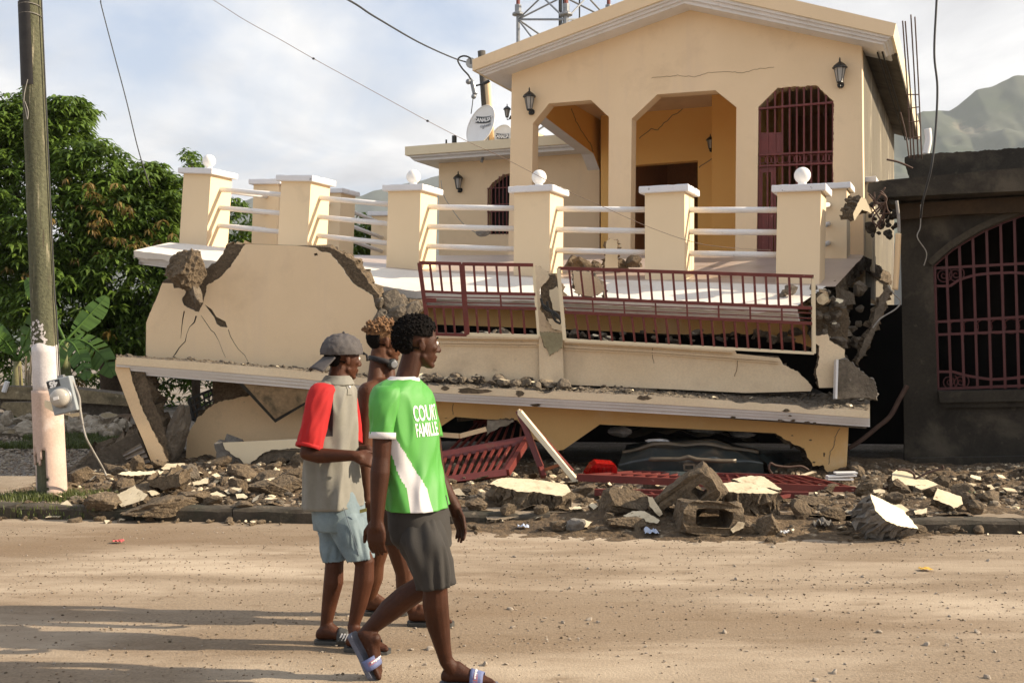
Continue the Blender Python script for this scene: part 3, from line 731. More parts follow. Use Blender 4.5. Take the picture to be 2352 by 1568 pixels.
# lower panel with its arch
lp = Plane(Q(620, 1030, 11.95), 3, 4)
pan = R2((1398, 892), (1882, 872), (2000, 868), (2000, 935), (1880, 930, 2), (1700, 938, 2), (1645, 962, 2), (1575, 1015, 2), (1545, 1062, 2), (1530, 1025, 3), (1500, 990, 3), (1445, 960, 2), (1408, 925, 2))
MB().plate(pan, lp, .05, rough=.01, layers=2, m=0, me=1, seed=1).build('fallen_arch_panel', [m_pale, m_greyc], house)
MB().plate(R2((1342, 900, 3), (1395, 893), (1470, 900), (1560, 1000, 4), (1535, 1110, 5), (1400, 1110, 4), (1370, 1020, 4)), lp.off(.03), .3, rough=.03, layers=3, m=0, me=0, seed=1).build('fallen_arch_core', [m_greyc], house)
MB().plate(R2((1540, 1065, 3), (1620, 985, 3), (1700, 945), (2000, 935), (2000, 1000), (1800, 1003, 3), (1700, 1010, 3), (1580, 1110, 3)), lp.off(.04), .25, rough=.02, layers=3, m=0, me=0, seed=1).build('fallen_arch_core', [m_conc], house)
MB().plate(R2((1640, 1010), (2000, 1000), (2000, 1120), (1600, 1120)), lp.off(.22), .1, layers=1, m=0, me=0).build('inner_wall_piece', [m_cdull], house)
# leaning pier at the left end
pr = R2((724, 372), (775, 405), (812, 425), (828, 490, 1.5), (872, 620, 2), (920, 745, 2), (975, 860, 2), (1003, 900, 2), (1022, 940, 2), (1052, 1008), (960, 1040), (900, 885), (830, 725), (798, 640), (722, 440))
PPi = Plane(Q(350, 950, 12.1), 3, -6)
MB().plate(pr, PPi, .03, rough=.006, layers=2, m=0, me=1, seed=3).build('leaning_pier_plaster', [m_cdull, m_brown], house)
MB().plate(R2((724, 374), (905, 440), (915, 490, 3), (950, 600, 4), (985, 700, 4), (1020, 790, 4), (1045, 900, 3), (1056, 1012), (962, 1036), (900, 885), (830, 725), (798, 640), (724, 440)), PPi.off(.032), .3, rough=.03, layers=3, m=0, me=0, seed=5).build('leaning_pier_core', [m_brown], house)

# ================================================================= the grey concrete house on the right
RH = Plane(Q(2150, 800, 12.9), 24)
h2o = Q(2250, 1100, 12.5); gh = empty('concrete_house', (h2o.x, h2o.y, .1), 'unpainted dark grey concrete house with red barred arch window', 'house')
arch = [(2150, 897), (2143, 610)]
A_ = S5((695, 478), (740, 435), (800, 385), (880, 335), (960, 290), (1060, 245), (1171, 205)) + [(2420, 478), (2480, 470), (2560, 480), (2620, 520), (2660, 560), (2680, 600), (2690, 890)]
hole = A_ + [(2153, 897)]
wall = [(2066, 440), (2800, 380), (2800, 1180), (2080, 1130), (2075, 900), (2070, 640)]
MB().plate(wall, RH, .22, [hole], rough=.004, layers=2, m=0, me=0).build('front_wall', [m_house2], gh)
# moulded arch surround
def off_line(pts, k):
    o = []
    for i, p in enumerate(pts):
        a = pts[max(0, i - 1)]; c = pts[min(len(pts) - 1, i + 1)]; d = Vector((c[0] - a[0], c[1] - a[1])).normalized()
        o.append((p[0] + d.y * k, p[1] - d.x * k))
    return o
ar_ = A_[:12]
MB().plate(off_line(ar_, 18) + off_line(ar_, 3)[::-1], RH.off(-.05), .06, layers=1, m=0, me=0).build('arch_moulding', [M('light_grey_render', (.07, .056, .038), (.05, .04, .027), 2, .95, .4, 30, .15)], gh)
MB().plate([(2155, 898), (2700, 890), (2700, 915), (2160, 924)], RH.off(-.10), .14, layers=1, m=0, me=0).build('window_sill', [m_house2], gh)
MB().plate([(2162, 924), (2700, 915), (2700, 930), (2166, 936)], RH.off(-.05), .08, layers=1, m=0, me=0).build('window_sill', [m_house2], gh)
MB().plate([(2090, 1052), (2800, 1040), (2800, 1180), (2085, 1140)], RH.off(-.12), .14, rough=.01, layers=1, m=0, me=0).build('plinth', [m_house2], gh)
MB().plate([(2040, 470), (2800, 425), (2800, 475), (2200, 492), (2060, 505)], RH.off(-.12), .3, layers=1, m=0, me=0).build('lintel_beam', [M('brown_stained_render', (.065, .038, .017), (.045, .028, .014), 2, .95, .4, 30, .15)], gh)
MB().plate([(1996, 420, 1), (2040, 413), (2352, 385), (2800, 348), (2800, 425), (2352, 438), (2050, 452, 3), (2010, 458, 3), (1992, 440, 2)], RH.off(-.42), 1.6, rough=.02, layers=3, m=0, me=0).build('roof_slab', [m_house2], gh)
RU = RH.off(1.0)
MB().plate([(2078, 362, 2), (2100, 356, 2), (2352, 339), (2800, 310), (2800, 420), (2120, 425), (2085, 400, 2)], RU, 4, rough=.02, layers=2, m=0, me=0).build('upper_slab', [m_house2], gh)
q = RH(2072, 600); b = MB()
b.hexa([Vector((p.x, p.y, 0)) for p in (q + RH.n * .222, q + RH.a * .25 + RH.n * .222, q + RH.a * .25 + RH.n * 6, q + RH.n * 6)], [Vector((p.x, p.y, 3.4)) for p in (q + RH.n * .222, q + RH.a * .25 + RH.n * .222, q + RH.a * .25 + RH.n * 6, q + RH.n * 6)])
b.build('side_wall', [m_house2], gh)
MB().plate([(2080, 440), (2800, 440), (2800, 1100), (2080, 1100)], RH.off(3.5), .2, layers=1, me=0).build('room_wall', [m_dark], gh)
q = RH(2800, 600); b = MB()
b.hexa([Vector((p.x, p.y, 0)) for p in (q + RH.n * .222, q + RH.a * .25 + RH.n * .222, q + RH.a * .25 + RH.n * 6, q + RH.n * 6)], [Vector((p.x, p.y, 3.4)) for p in (q + RH.n * .222, q + RH.a * .25 + RH.n * .222, q + RH.a * .25 + RH.n * 6, q + RH.n * 6)])
b.build('side_wall', [m_house2], gh)
q = RH(2072, 600); q2 = RH(2800, 600)
MB().hexa([Vector((p.x, p.y, 3.42)) for p in (q, q2, q2 + RH.n * 6, q + RH.n * 6)], [Vector((p.x, p.y, 3.55)) for p in (q, q2, q2 + RH.n * 6, q + RH.n * 6)]).build('ceiling_slab', [m_house2], gh)
# window grille
RG = RH.off(.06); wg = empty('window_grille', RG(2300, 890)); wg.parent = gh; wg.location = Vector(ORG[wg.name]) - Vector(ORG[gh.name])
archv = lambda u: pl_interp([(p[0], p[1]) for p in A_], u)
def rb(p, q, wd=.035, nm='bar', th=.03): MB().bar(RG(*p), RG(*q), th, wd, RH.n).build(nm, [m_redd], wg)
for k, x in enumerate((765, 833, 903, 975, 1048, 1120, 1190, 1262, 1335, 1405, 1478, 1550, 1622, 1694)):
    ub = S5((x + 25, 1110))[0]; ut = S5((x, 300))[0]; vt = archv(ut[0]) + 1
    rb((ut[0], vt), (ub[0], 893))
for y0, y1 in ((488, 462), (580, 580), (768, 740), (835, 815), (1118, 1100)):
    p = S5((700, y0), (1171, y1)); s = (p[1][1] - p[0][1]) / (p[1][0] - p[0][0])
    if y0 == 580:
        cv = S5((705, 580), (785, 580), (830, 548), (905, 525), (975, 515), (1100, 510), (1200, 515), (1290, 528), (1380, 555), (1480, 590))
        for a, c in zip(cv, cv[1:]): rb(a, c, .04, 'curved_rail')
        cv = S5((725, 1027), (800, 1027), (860, 1045), (930, 1058), (1000, 1068), (1100, 1062), (1200, 1050), (1300, 1040), (1400, 1030))
        for a, c in zip(cv, cv[1:]): rb(a, c, .04, 'curved_rail')
    else: rb(p[0], (p[0][0] + 520, p[0][1] + s * 520), .04, 'crossbar')
rb((2147, 612), (2155, 895), .05, 'frame_stile')
arl = [(p[0], p[1] + 1.5) for p in A_[:12]]
for a, c in zip(arl, arl[1:]): rb(a, c, .045, 'frame_arch')
b = MB()
for cx, cy in ((752, 523), (815, 520), (782, 1080), (840, 1080)):
    c = RG(*S5((cx, cy))[0]); MB().tube([c + (RH.a * math.cos(t * 1.0) + Z * math.sin(t * 1.0)) * (.006 + t * .0068) for t in [k * .5 for k in range(28)]], .007, 5, caps=False).build('scroll', [m_redd], wg)
for k in range(8):
    b = MB(); c = RG(*S5((748 + k * 71.5, 800 - k * 2))[0]); b.tube([c + (RH.a * math.cos(t) + Z * math.sin(t)) * .085 for t in [k2 * math.pi / 9 for k2 in range(19)]], .007, 5, caps=False)
    b.build('ring', [m_redd], wg)

# places where the paint has come off the ledge and walls
def chip_patch(u, v, w_, h_, plane, off, parent, mat, seed):
    rr = random.Random(seed); n = 11
    pts = [(u + w_ / 2 * math.cos(a) * rr.uniform(.55, 1.15), v + h_ / 2 * math.sin(a) * rr.uniform(.55, 1.15)) for a in [2 * math.pi * k / n for k in range(n)]]
    MB().plate(pts, plane, .006, layers=1, m=0, me=0, off=off - .004).build('bare_patch', [mat], parent)
for i, (x, y, w_, h_, dv) in enumerate(((855, 1085, 50, 22, 0), (880, 1117, 26, 12, 1), (820, 1147, 46, 18, 2), (900, 1147, 34, 16, 2), (522, 1127, 46, 16, 2), (985, 1157, 40, 12, 2), (1033, 1161, 22, 10, 2))):
    u, v = R7((x, y))[0]; chip_patch(u, v, w_ / 2.73, h_ / 2.73, PF, (0, .03, .115)[dv], house, m_brown, i)
for i, (x, y, w_, h_, o) in enumerate(((905, 975, 60, 46, 0), (1005, 1050, 80, 20, .115), (1690, 1005, 90, 40, 0), (600, 962, 250, 46, 0), (440, 945, 60, 30, 0))):
    u, v = R6((x, y))[0]; chip_patch(u, v, w_ / 2.73, h_ / 2.73, PF, o, house, m_brown, i + 20)
for i, (u, v, w_, h_) in enumerate(((1893, 1043, 5, 13), (1862, 1010, 8, 4), (1845, 1030, 7, 4), (1870, 1061, 9, 4), (1820, 1000, 7, 3))): chip_patch(u, v, w_, h_, PW, 0, house, m_brown, i + 40)
crack('crack', R7((1190, 1195), (1160, 1250), (1155, 1300), (1130, 1340), (1120, 1420)), PW, 1.6, house, mat=m_crack)
crack('crack', R6((490, 1040), (485, 1080), (490, 1110)), PW, 1.4, house, mat=m_crack)
crack('crack', R6((1740, 690), (1738, 740), (1750, 790)), PP, 1.4, house, mat=m_crack)
crack('crack', R7((550, 760), (545, 820), (530, 870)), PP, 1.6, house, mat=m_crack)

# ================================================================= iron grilles
def quadmap(TL, TR, BR, BL):
    return lambda s, t: TL.lerp(TR, s).lerp(BL.lerp(BR, s), t)
def grille(name, corners, bars, label, group=None, nrm=Vector((0, 1, 0)), mats=None, cat='railing'):
    f = quadmap(*corners); c = f(.5, .5); zb = min(q.z for q in corners)
    g = empty(name, (c.x, c.y, zb), label, cat, group)
    for bb in bars:
        s0, t0, s1, t1, wd = bb[:5]; nm = bb[5] if len(bb) > 5 else 'bar'; mt = bb[6] if len(bb) > 6 else m_red
        p, q = f(s0, t0), f(s1, t1)
        MB().bar(p, q, wd * .8, wd, nrm).build(nm, [mt], g)
    return g, f
GP = Plane(Q(1560, 700, 11.62), 2, 6)
def cor(P, *pts): return [P(*p) for p in pts]
# two narrow leaves and one wide panel leaning over the parapet
k1 = cor(GP, *R6((278, 158), (540, 165), (574, 610), (338, 604)))
bars = [(0, 0, 1, 0, .045, 'rail'), (0, 1, 1, 1, .04, 'rail'), (0, 0, 0, 1, .05, 'stile'), (1, 0, 1, 1, .05, 'stile'), (0, .40, 1, .41, .035, 'rail'), (0, .61, 1, .61, .035, 'rail'), (0, .475, 1, .475, .016, 'rail'), (0, .55, 1, .545, .016, 'rail')]
bars += [(s, 0, s, .40, .028) for s in (.25, .48, .72)] + [(s, .61, s, 1, .028) for s in (.22, .46, .70)]
bars += [(.02, .52, .30, .525, .06, 'lock_box')]
grille('balcony_gate', k1, bars, 'narrow dark red gate leaf hanging left of the balcony railings above the bystanders', None, GP.n, cat='gate')
k2 = cor(GP, *R6((548, 166), (992, 172), (1026, 618), (580, 606)))
bars = [(0, 0, 1, 0, .045, 'rail'), (0, 1, 1, 1, .04, 'rail', m_pale), (0, 0, 0, 1, .055, 'stile'), (1, 0, 1, 1, .035, 'stile', m_pale), (0, .41, 1, .41, .04, 'rail'), (0, .61, 1, .61, .04, 'rail'), (.01, .475, .50, .475, .016, 'rail'), (.01, .55, .50, .55, .016, 'rail'), (.52, .475, .98, .475, .016, 'rail'), (.52, .55, .98, .55, .016, 'rail'), (.505, .41, .505, .61, .022)]
bars += [(s, 0, s, .41, .028) for s in (.16, .32, .48, .64, .80)] + [(s, .61, s, 1, .028) for s in (.15, .31, .47, .64, .81)]
grille('balcony_railing', k2, bars, 'dark red railing panel between the narrow gate leaf and the broken pillar', 'dark red balcony railings', GP.n)
k3 = [GP(1282.4, 616), GP(1868, 635), GP(1869, 811), GP(1297, 780)]
bars = [(0, 0, 1, 0, .045, 'rail'), (0, 1, 1, 1, .035, 'rail', m_pale), (0, 0, 0, 1, .05, 'stile', m_pale), (1, 0, 1, 1, .045, 'stile', m_pale), (0, .41, 1, .41, .04, 'rail'), (0, .61, 1, .61, .04, 'rail'), (0, .475, 1, .475, .014, 'rail'), (0, .55, 1, .545, .014, 'rail')]
for i in range(21): bars.append(((i + 1) / 22 - .004, 0, (i + 1) / 22, .41, .027)); bars.append(((i + 1.1) / 22, .61, (i + 1.25) / 22, 1, .027))
for i in range(1, 8): bars.append((i / 8, .41, i / 8, .61, .02))
grille('balcony_railing', k3, bars, 'long dark red railing panel leaning right of the broken pillar', 'dark red balcony railings', GP.n)

# fallen grilles on the ground
def slats(n, t0, t1, wd, skew=0, nm='slat', mt=None): return [(lerp(.03, .97, (i + .5) / n), t0, lerp(.03, .97, (i + .5) / n) + skew, t1, wd, nm, mt or m_red) for i in range(n)]
fA = [Q(*S3((120, 435))[0], 11.9), Q(*S3((810, 300))[0], 11.9), Q(*S3((640, 570))[0], 10.9), Q(*S3((60, 640))[0], 10.9)]
fb = [(0, 0, 1, 0, .06, 'rail'), (0, 1, 1, 1, .07, 'rail'), (1, 0, 1, 1, .07, 'stile'), (0, .14, .96, .14, .035, 'rail')] + slats(10, .14, 1, .034)
grille('fallen_shutter', fA, fb, 'dark red slatted iron shutter propped under the crushed arch behind the green shirt', None, Vector((0, .5, 1)), cat='shutter')
fA2 = [Q(*S3((380, 180))[0], 12.9), Q(*S3((790, 150))[0], 12.9), Q(*S3((800, 300))[0], 12.0), Q(*S3((120, 420))[0], 12.0)]
grille('fallen_shutter', fA2, [(0, 0, 1, 0, .05, 'rail'), (0, 1, 1, 1, .05, 'rail')] + slats(9, 0, 1, .025), 'upper dark red shutter slats leaning back inside the crushed arch', None, Vector((0, .5, 1)), cat='shutter')
fB = [Q(*S3((1620, 592))[0], 11.7), Q(*S4((870, 540))[0], 11.5), Q(*S4((1215, 628))[0], 10.75), Q(*S3((1200, 628))[0], 10.9)]
zf = [.33, .30, .26, .30]
fB = [Vector((p.x, p.y, p.z + .03)) for p in fB]
fb = [(0, 0, 1, 0, .05, 'rail'), (0, 1, 1, 1, .07, 'rail'), (0, 0, 0, 1, .05, 'stile'), (1, 0, 1, 1, .05, 'stile'), (.02, .45, .99, .45, .035, 'rail')] + slats(17, 0, 1, .03, .0)
grille('fallen_gate', fB, fb, 'long dark red iron gate lying flat in front of the crushed car', None, Z, cat='gate')
fC = [GZ(*S3((1330, 720))[0], .2), GZ(*S4((900, 640))[0], .22), GZ(*S4((640, 690))[0], .2), GZ(*S3((1500, 745))[0], .2)]
grille('fallen_gate', fC, [(0, 0, 1, 0, .06, 'rail'), (0, 1, 1, 1, .05, 'rail')] + slats(10, 0, 1, .03), 'lower dark red gate frame half buried under the long fallen gate', None, Z, cat='gate')
MB().bar(Q(*S4((640, 775))[0], 10.2), Q(*S4((880, 655))[0], 10.75), .07, .10, Z).build('fallen_bar', [m_rust], label='thick rust orange iron bar lying at the right end of the painted block', cat='iron bar')
# V shaped folded frame
t = empty('folded_ironwork', Q(1190, 1100, 11.3), 'bent red and cream iron frame standing like an upturned V under the ledge', 'iron frame')
a0 = Q(*S3((735, 85))[0], 11.45); 
MB().bar(a0, Q(*S3((1200, 650))[0], 11.0), .05, .07, Vector((0, 1, .3))).build('frame_bar', [m_pale], t)
MB().bar(a0 + Vector((.0, .06, 0)), Q(*S3((1150, 560))[0], 11.1), .05, .05, Vector((0, 1, .3))).build('frame_bar', [m_red], t)
MB().bar(a0, Q(*S3((908, 520))[0], 11.3), .06, .07, Vector((0, 1, .3))).build('frame_bar', [m_red], t)
MB().bar(Q(*S3((905, 520))[0], 11.3), Q(*S3((930, 600))[0], 11.2), .05, .05).build('frame_bar', [m_red], t)
MB().bar(Q(*S3((920, 552))[0], 11.3), Q(*S3((1085, 495))[0], 11.1), .03, .03).build('frame_bar', [m_rust], t)
# pale plastic pieces
MB().bar(Q(*S3((130, 270))[0], 12.2), Q(*S3((275, 280))[0], 12.0), .05, .05).bar(Q(*S3((275, 280))[0], 12.0), Q(*S3((480, 225))[0], 12.0), .05, .05).build('bent_batten', [m_cdull], label='bent dirty cream batten caught inside the arch above the shutter', cat='batten')
MB().plate(S3((490, 155, 2), (700, 160, 2), (640, 200, 3), (560, 230, 3), (482, 275, 2)), Plane(Q(1150, 975, 12.15), 3, 10), .03, rough=.01, layers=2, m=0, me=1).build('torn_sheet', [M('dirty_white_sheet', (.40, .35, .27), (.25, .2, .14), 5, .8, .4, 30, .15), m_brown], label='dirty torn sheet hanging from the top of the crushed arch', cat='torn sheet')

# ================================================================= the crushed car
m_car = M('dark_car_paint', (.030, .040, .040), (.05, .058, .055), 3, .28, .15, 20, .1, stain=[((.16, .13, .09), 3, .56, .72)])
m_cart = M('dusty_chrome_trim', (.16, .12, .075), (.08, .065, .045), 8, .45, .2, 40, .1, metal=.2)
m_tail = M('red_lens', (.34, .006, .005), (.22, .004, .004), 30, .12, .05, 60, 0)
CP = Plane(Q(1600, 1050, 11.9), 3)
car = empty('crushed_car', Q(1600, 1115, 11.9), 'flattened dark green car with red tail light under the garage arch', 'car')
def surf(name, rows, mat, par, nu=40, nv=10, amp=.02, sc_=4, thick=None):
    """rows: list of polylines [(u,v,Y),...] from top to bottom"""
    def at_(row, s):
        k = s * (len(row) - 1); i = min(int(k), len(row) - 2); f = k - i
        a, c = row[i], row[i + 1]; return Q(lerp(a[0], c[0], f), lerp(a[1], c[1], f), lerp(a[2], c[2], f))
    def fn(s, t):
        k = t * (len(rows) - 1); i = min(int(k), len(rows) - 2); f = k - i
        f = f * f * (3 - 2 * f)
        p = at_(rows[i], s).lerp(at_(rows[i + 1], s), f); 
        return p + Vector((0, noise.noise(p * sc_) * amp, noise.noise(p * sc_ + Vector((9, 9, 9))) * amp))
    b = MB(); b.grid(fn, nu, nv)
    o = b.build(name, [mat], par, smooth=True)
    if thick: md = o.modifiers.new('thickness', 'SOLIDIFY'); md.thickness = thick
    return o
surf('boot_lid', [[(1440, 1022, 12.9), (1540, 1005, 12.9), (1660, 1010, 12.9), (1745, 1035, 12.9)], [(1430, 1040, 12.2), (1500, 1018, 12.1), (1640, 1018, 12.1), (1740, 1040, 12.2)], [(1420, 1062, 11.95), (1500, 1052, 11.75), (1640, 1052, 11.75), (1752, 1062, 11.95)], [(1420, 1095, 12.0), (1500, 1092, 11.8), (1640, 1092, 11.8), (1755, 1095, 12.0)]], m_car, car, 50, 16, .05, 3)
surf('rear_glass_frame', [[(1455, 985, 12.9), (1540, 975, 12.9), (1650, 985, 12.9), (1740, 1010, 12.9)], [(1440, 1000, 12.5), (1540, 992, 12.4), (1650, 997, 12.4), (1745, 1022, 12.5)]], m_cart, car, 40, 4, .07, 5)
surf('boot_trim', [[(1490, 1049, 11.7), (1560, 1050, 11.66), (1580, 1044, 11.66), (1600, 1050, 11.66), (1690, 1054, 11.7)], [(1490, 1058, 11.7), (1560, 1060, 11.66), (1580, 1056, 11.66), (1600, 1060, 11.66), (1690, 1063, 11.7)]], m_cart, car, 40, 2, .01, 4, .02)
surf('bumper', [[(1380, 1085, 12.0), (1560, 1082, 11.6), (1765, 1088, 12.0)], [(1380, 1100, 11.9), (1560, 1098, 11.5), (1765, 1100, 11.9)], [(1380, 1125, 12.0), (1560, 1125, 11.7), (1765, 1125, 12.0)]], m_car, car, 40, 6, .03, 3)
b = MB()
for p, q in (((1571, 1066), (1595, 1066)), ((1595, 1066), (1594, 1079)), ((1594, 1079), (1572, 1079)), ((1572, 1079), (1571, 1066))): b.bar(CP(*p, -.27), CP(*q, -.27), .02, .012, Vector((0, 1, 0)))
b.build('latch_frame', [m_cart], car)
surf('boot_edge', [[(1430, 1036, 12.1), (1500, 1016, 11.95), (1640, 1016, 11.95), (1742, 1038, 12.1)], [(1430, 1042, 12.08), (1500, 1023, 11.93), (1640, 1023, 11.93), (1742, 1045, 12.08)]], m_cart, car, 50, 2, .03, 4, .01)
surf('side_panel', [[(1745, 1040, 12.2), (1760, 1060, 12.0), (1770, 1095, 12.0)], [(1820, 1050, 13.5), (1830, 1070, 13.5), (1840, 1110, 13.5)]], m_car, car, 20, 10, .08, 3)
b = MB(); pts = S3((1310, 520), (1345, 495), (1480, 505), (1508, 530), (1505, 600), (1470, 625), (1330, 622), (1255, 618), (1262, 590))
b.plate(pts, Plane(Q(1385, 1080, 11.35), -8, 12), .14, layers=3, m=0, me=0, rough=.01)
tl = b.build('tail_light', [m_tail], car)
b = MB()
for k in range(6): b.plate(S3((1300 + k * 33, 528), (1312 + k * 33, 528), (1300 + k * 33, 600), (1288 + k * 33, 600)), Plane(Q(1385, 1080, 11.33), -8, 12), .02, layers=1, m=0, me=0)
b.build('lens_rib', [M('dark_red_lens', (.25, .004, .004), None, 30, .1, 0, 60, 0)], tl)
for i, (x, y, w_) in enumerate(((1610, 985, 110), (1700, 998, 50), (1420, 992, 40))):
    V, F, Mi = chunk(900 + i, (w_ * .0025, .25, .05 + .01 * i), Matrix.Rotation(.3 * i, 4, 'Z')); MB().add(V + np.array(Q(x, y, 12.7 - .1 * i)), F, Mi).build('broken_concrete', [m_greyc], label=('wide grey slab pressed on the middle of the crushed car', 'small grey lump at the right of the crushed car roof', 'grey lump left of the crushed car above the tail light', 'upper left grey lump between arch and crushed car', 'lowest grey lump beside the red tail light')[i], cat='rubble')
V, F, Mi = chunk(77, (.13, .1, .035)); MB().add(V + np.array(Q(1510, 1013, 12.3)), F, Mi).build('white_shard', [m_white], label='small white slab lying on the roof of the crushed car', cat='rubble')

m_plate = M('dusty_painted_plaster', (.76, .64, .44), (.66, .54, .35), 7, .8, .3, 40, .08, stain=[((.34, .25, .15), 5, .55, .68), ((.22, .155, .09), 16, .60, .70)])
# ================================================================= large named pieces of rubble
def surfz(x, y):
    k = kerbY(x)
    if y > k + .16: return bedz(x, y)
    if -.9 < x < 4.2 and y > k - .62:
        t = (y - k + .62) / .82; cen = math.exp(-((x - 1.5) / 1.7) ** 2); z = -.03 + cen * (.17 * min(1, t * 1.25) ** 1.4 + .028)
        return max(z, .115 if y > k else 0)
    return .12 if y > k else 0.0
def march(u, v, lift=0.0):
    Y = 7.0
    while Y < 14:
        p = Q(u, v, Y)
        if p.z <= surfz(p.x, Y) + lift: return p
        Y += .01
    return Q(u, v, 10)
def big(name, face, P, thick, label, mats=None, rough=.02, seed=0, layers=3, cat='rubble', back=None, parent=None, seat=True):
    if P.pitch <= -20 and seat:                          # lying pieces are set down on the ground below them
        ub, vb = max(((q[0], q[1]) for q in face), key=lambda q: q[1])
        P = Plane(march(ub, vb, thick * .8 if back is not None else .012 + thick * .35), P.yaw, P.pitch)
    return MB().plate(face, P, thick, rough=rough, layers=layers, m=0, me=1, seed=seed, back=back).build(name, mats or [m_plate, m_brown], parent, label=label, cat=cat)
def flatP(u, v, Y, yaw, pitch): return Plane(Q(u, v, Y), yaw, pitch)
# a piece whose painted face looks up: plane pitched strongly backwards (normal up): pitch -90 is horizontal
big('painted_slab', S3((505, 655, 2), (585, 615, 2), (640, 605, 1), (900, 625, 1), (1110, 660, 2), (1143, 715, 3), (1075, 752, 2), (900, 720, 2), (720, 715, 2), (650, 690, 2)), Plane(Q(1215, 1136, 9.6), 3, -76), .15, 'thick broken slab with flat cream top lying right of the green shirt', rough=.02, seed=4, back=(0, .05, -1))
big('painted_block', S4((280, 565, 1), (400, 550, 1), (520, 560, 1), (700, 620, 2), (640, 628, 1), (420, 625, 1), (300, 600, 1)), Plane(Q(1720, 1131, 9.45), 3, -74), .23, 'big brown block with bright cream top beside the orange bar', rough=.03, seed=9, back=(0, .08, -1), layers=4)
big('painted_slab', S4((385, 530, 1), (520, 508, 1), (600, 515, 1), (720, 600, 1), (700, 605, 1), (560, 575, 1), (440, 552, 1)), Plane(Q(1740, 1122, 9.55), 3, -70), .03, 'thin cream plaster sheet lying on the back of the big brown block', rough=.008, seed=2, back=(0, .05, -1), seat=False)
big('leaning_slab', S4((1318, 632), (1400, 668, 1), (1540, 740, 2), (1590, 800, 2), (1640, 866, 1), (1500, 845, 1), (1420, 810, 1), (1350, 740, 1)), Plane(Q(2100, 1213, 8.9), -32, -38), .26, 'wedge of brown concrete with a bright white triangular face leaning on the right kerb', [m_pale, m_greyc], rough=.018, seed=5, layers=4)
big('painted_slab', S4((1465, 490, 1), (1500, 465, 1), (1610, 500, 1), (1785, 570, 1), (1750, 600, 1), (1600, 575, 1), (1465, 570, 1)), Plane(Q(2100, 1110, 10.5), -10, -48), .1, 'cream painted slab with curled rebar in front of the grey house', rough=.015, seed=6)
big('painted_slab', S4((1770, 592, 1), (1930, 650, 1), (1940, 700, 2), (1880, 728, 2), (1850, 705, 1), (1740, 665, 1)), Plane(Q(2180, 1165, 9.6), -10, -48), .08, 'cream angular plate below the curled rebar slab near the grey house', rough=.01, seed=7)
big('painted_slab', S6((828, 875, 2), (975, 793, 1), (990, 820, 1), (1068, 862, 1), (1040, 900, 1), (880, 952, 3), (860, 915, 3)), Plane(Q(300, 1160, 9.75), 16, -46), .05, 'brightest white pentagonal plaster plate on the left rubble heap', rough=.01, seed=8)
big('painted_slab', S6((388, 965), (485, 902, 1), (540, 958, 1), (480, 1000, 1)), Plane(Q(150, 1165, 9.75), 10, -50), .04, 'pale cream square plaster plate at the foot of the left kerb', rough=.008, seed=10)
big('painted_slab', S6((325, 1028, 1), (400, 995), (470, 1005, 1), (430, 1026, 1)), Plane(Q(125, 1182, 9.6), 10, -75), .03, 'flat cream sliver on the road edge left of the heap', rough=.006, seed=11)
big('painted_slab', S6((648, 975, 1), (665, 940, 1), (740, 938, 1), (700, 985, 1), (670, 1005, 1)), Plane(Q(220, 1170, 9.7), -10, -55), .04, 'small cream plate leaning between brown lumps on the left kerb', rough=.008, seed=12)
big('broken_beam', S6((848, 712, 2), (900, 698, 2), (1150, 690, 2), (1300, 700, 1), (1300, 712, 1), (1050, 722, 2), (900, 722, 2)), Plane(Q(350, 1090, 10.4), 3, -74), .12, 'flat beam piece with cream edge lying on top of the left heap', [m_pale, m_brown], rough=.02, seed=13, back=(.02, .1, -1))
MB().plate(S6((1060, 755, 2), (1300, 712, 2), (1308, 800, 2), (1170, 825, 2), (1080, 800, 2)), Plane(Q(380, 1100, 10.35), 3, 0), .3, rough=.03, layers=3, m=0, me=0).build('concrete_block', [m_brown], label='hollow brown block under the flat beam piece on the left heap', cat='rubble')
big('painted_slab', S6((1165, 672, 2), (1205, 640, 1), (1335, 635, 1), (1350, 665, 2), (1290, 690, 1), (1190, 690, 1)), Plane(Q(395, 1070, 11.0), 3, -65), .09, 'brown slab with cream top resting behind the flat beam piece', rough=.02, seed=14)
for i, (pts, lab) in enumerate(((S6((1345, 868, 1), (1405, 825, 1), (1445, 860, 1), (1430, 880, 1)), 'first small white plate right of the bright pentagonal plate'), (S6((1515, 855, 1), (1570, 838, 1), (1640, 872, 1), (1560, 890, 1)), 'white pointed plate in the middle of the left pavement'), (S6((1705, 858, 1), (1760, 855, 1), (1800, 885, 1), (1715, 892, 1)), 'rightmost small white plate before the striped sleeve boy'),
        (S6((1062, 836, 1), (1115, 832, 1), (1158, 855, 1), (1100, 872, 1)), 'small white chip behind the bright pentagonal plate'), (S6((478, 745, 1), (495, 718, 1), (572, 710, 1), (575, 740, 1)), 'white plate lying nearest the utility pole base'), (S6((1392, 770, 2), (1440, 765, 2), (1510, 740, 1), (1505, 780, 1), (1400, 798, 1)), 'jagged white plate behind the small plates of the left pavement'),
        (S6((1620, 835, 1), (1690, 810, 1), (1748, 815, 1), (1745, 840, 1), (1650, 858, 1)), 'cream disc shaped plate behind the pointed white plate'))):
    big('plaster_plate', pts, Plane(Q(*pts[0][:2], (CZ - .22) * FPX / (pts[0][1] - CV + 6)), 8, -62), .035, lab, rough=.006, seed=20 + i, cat='plaster plate')
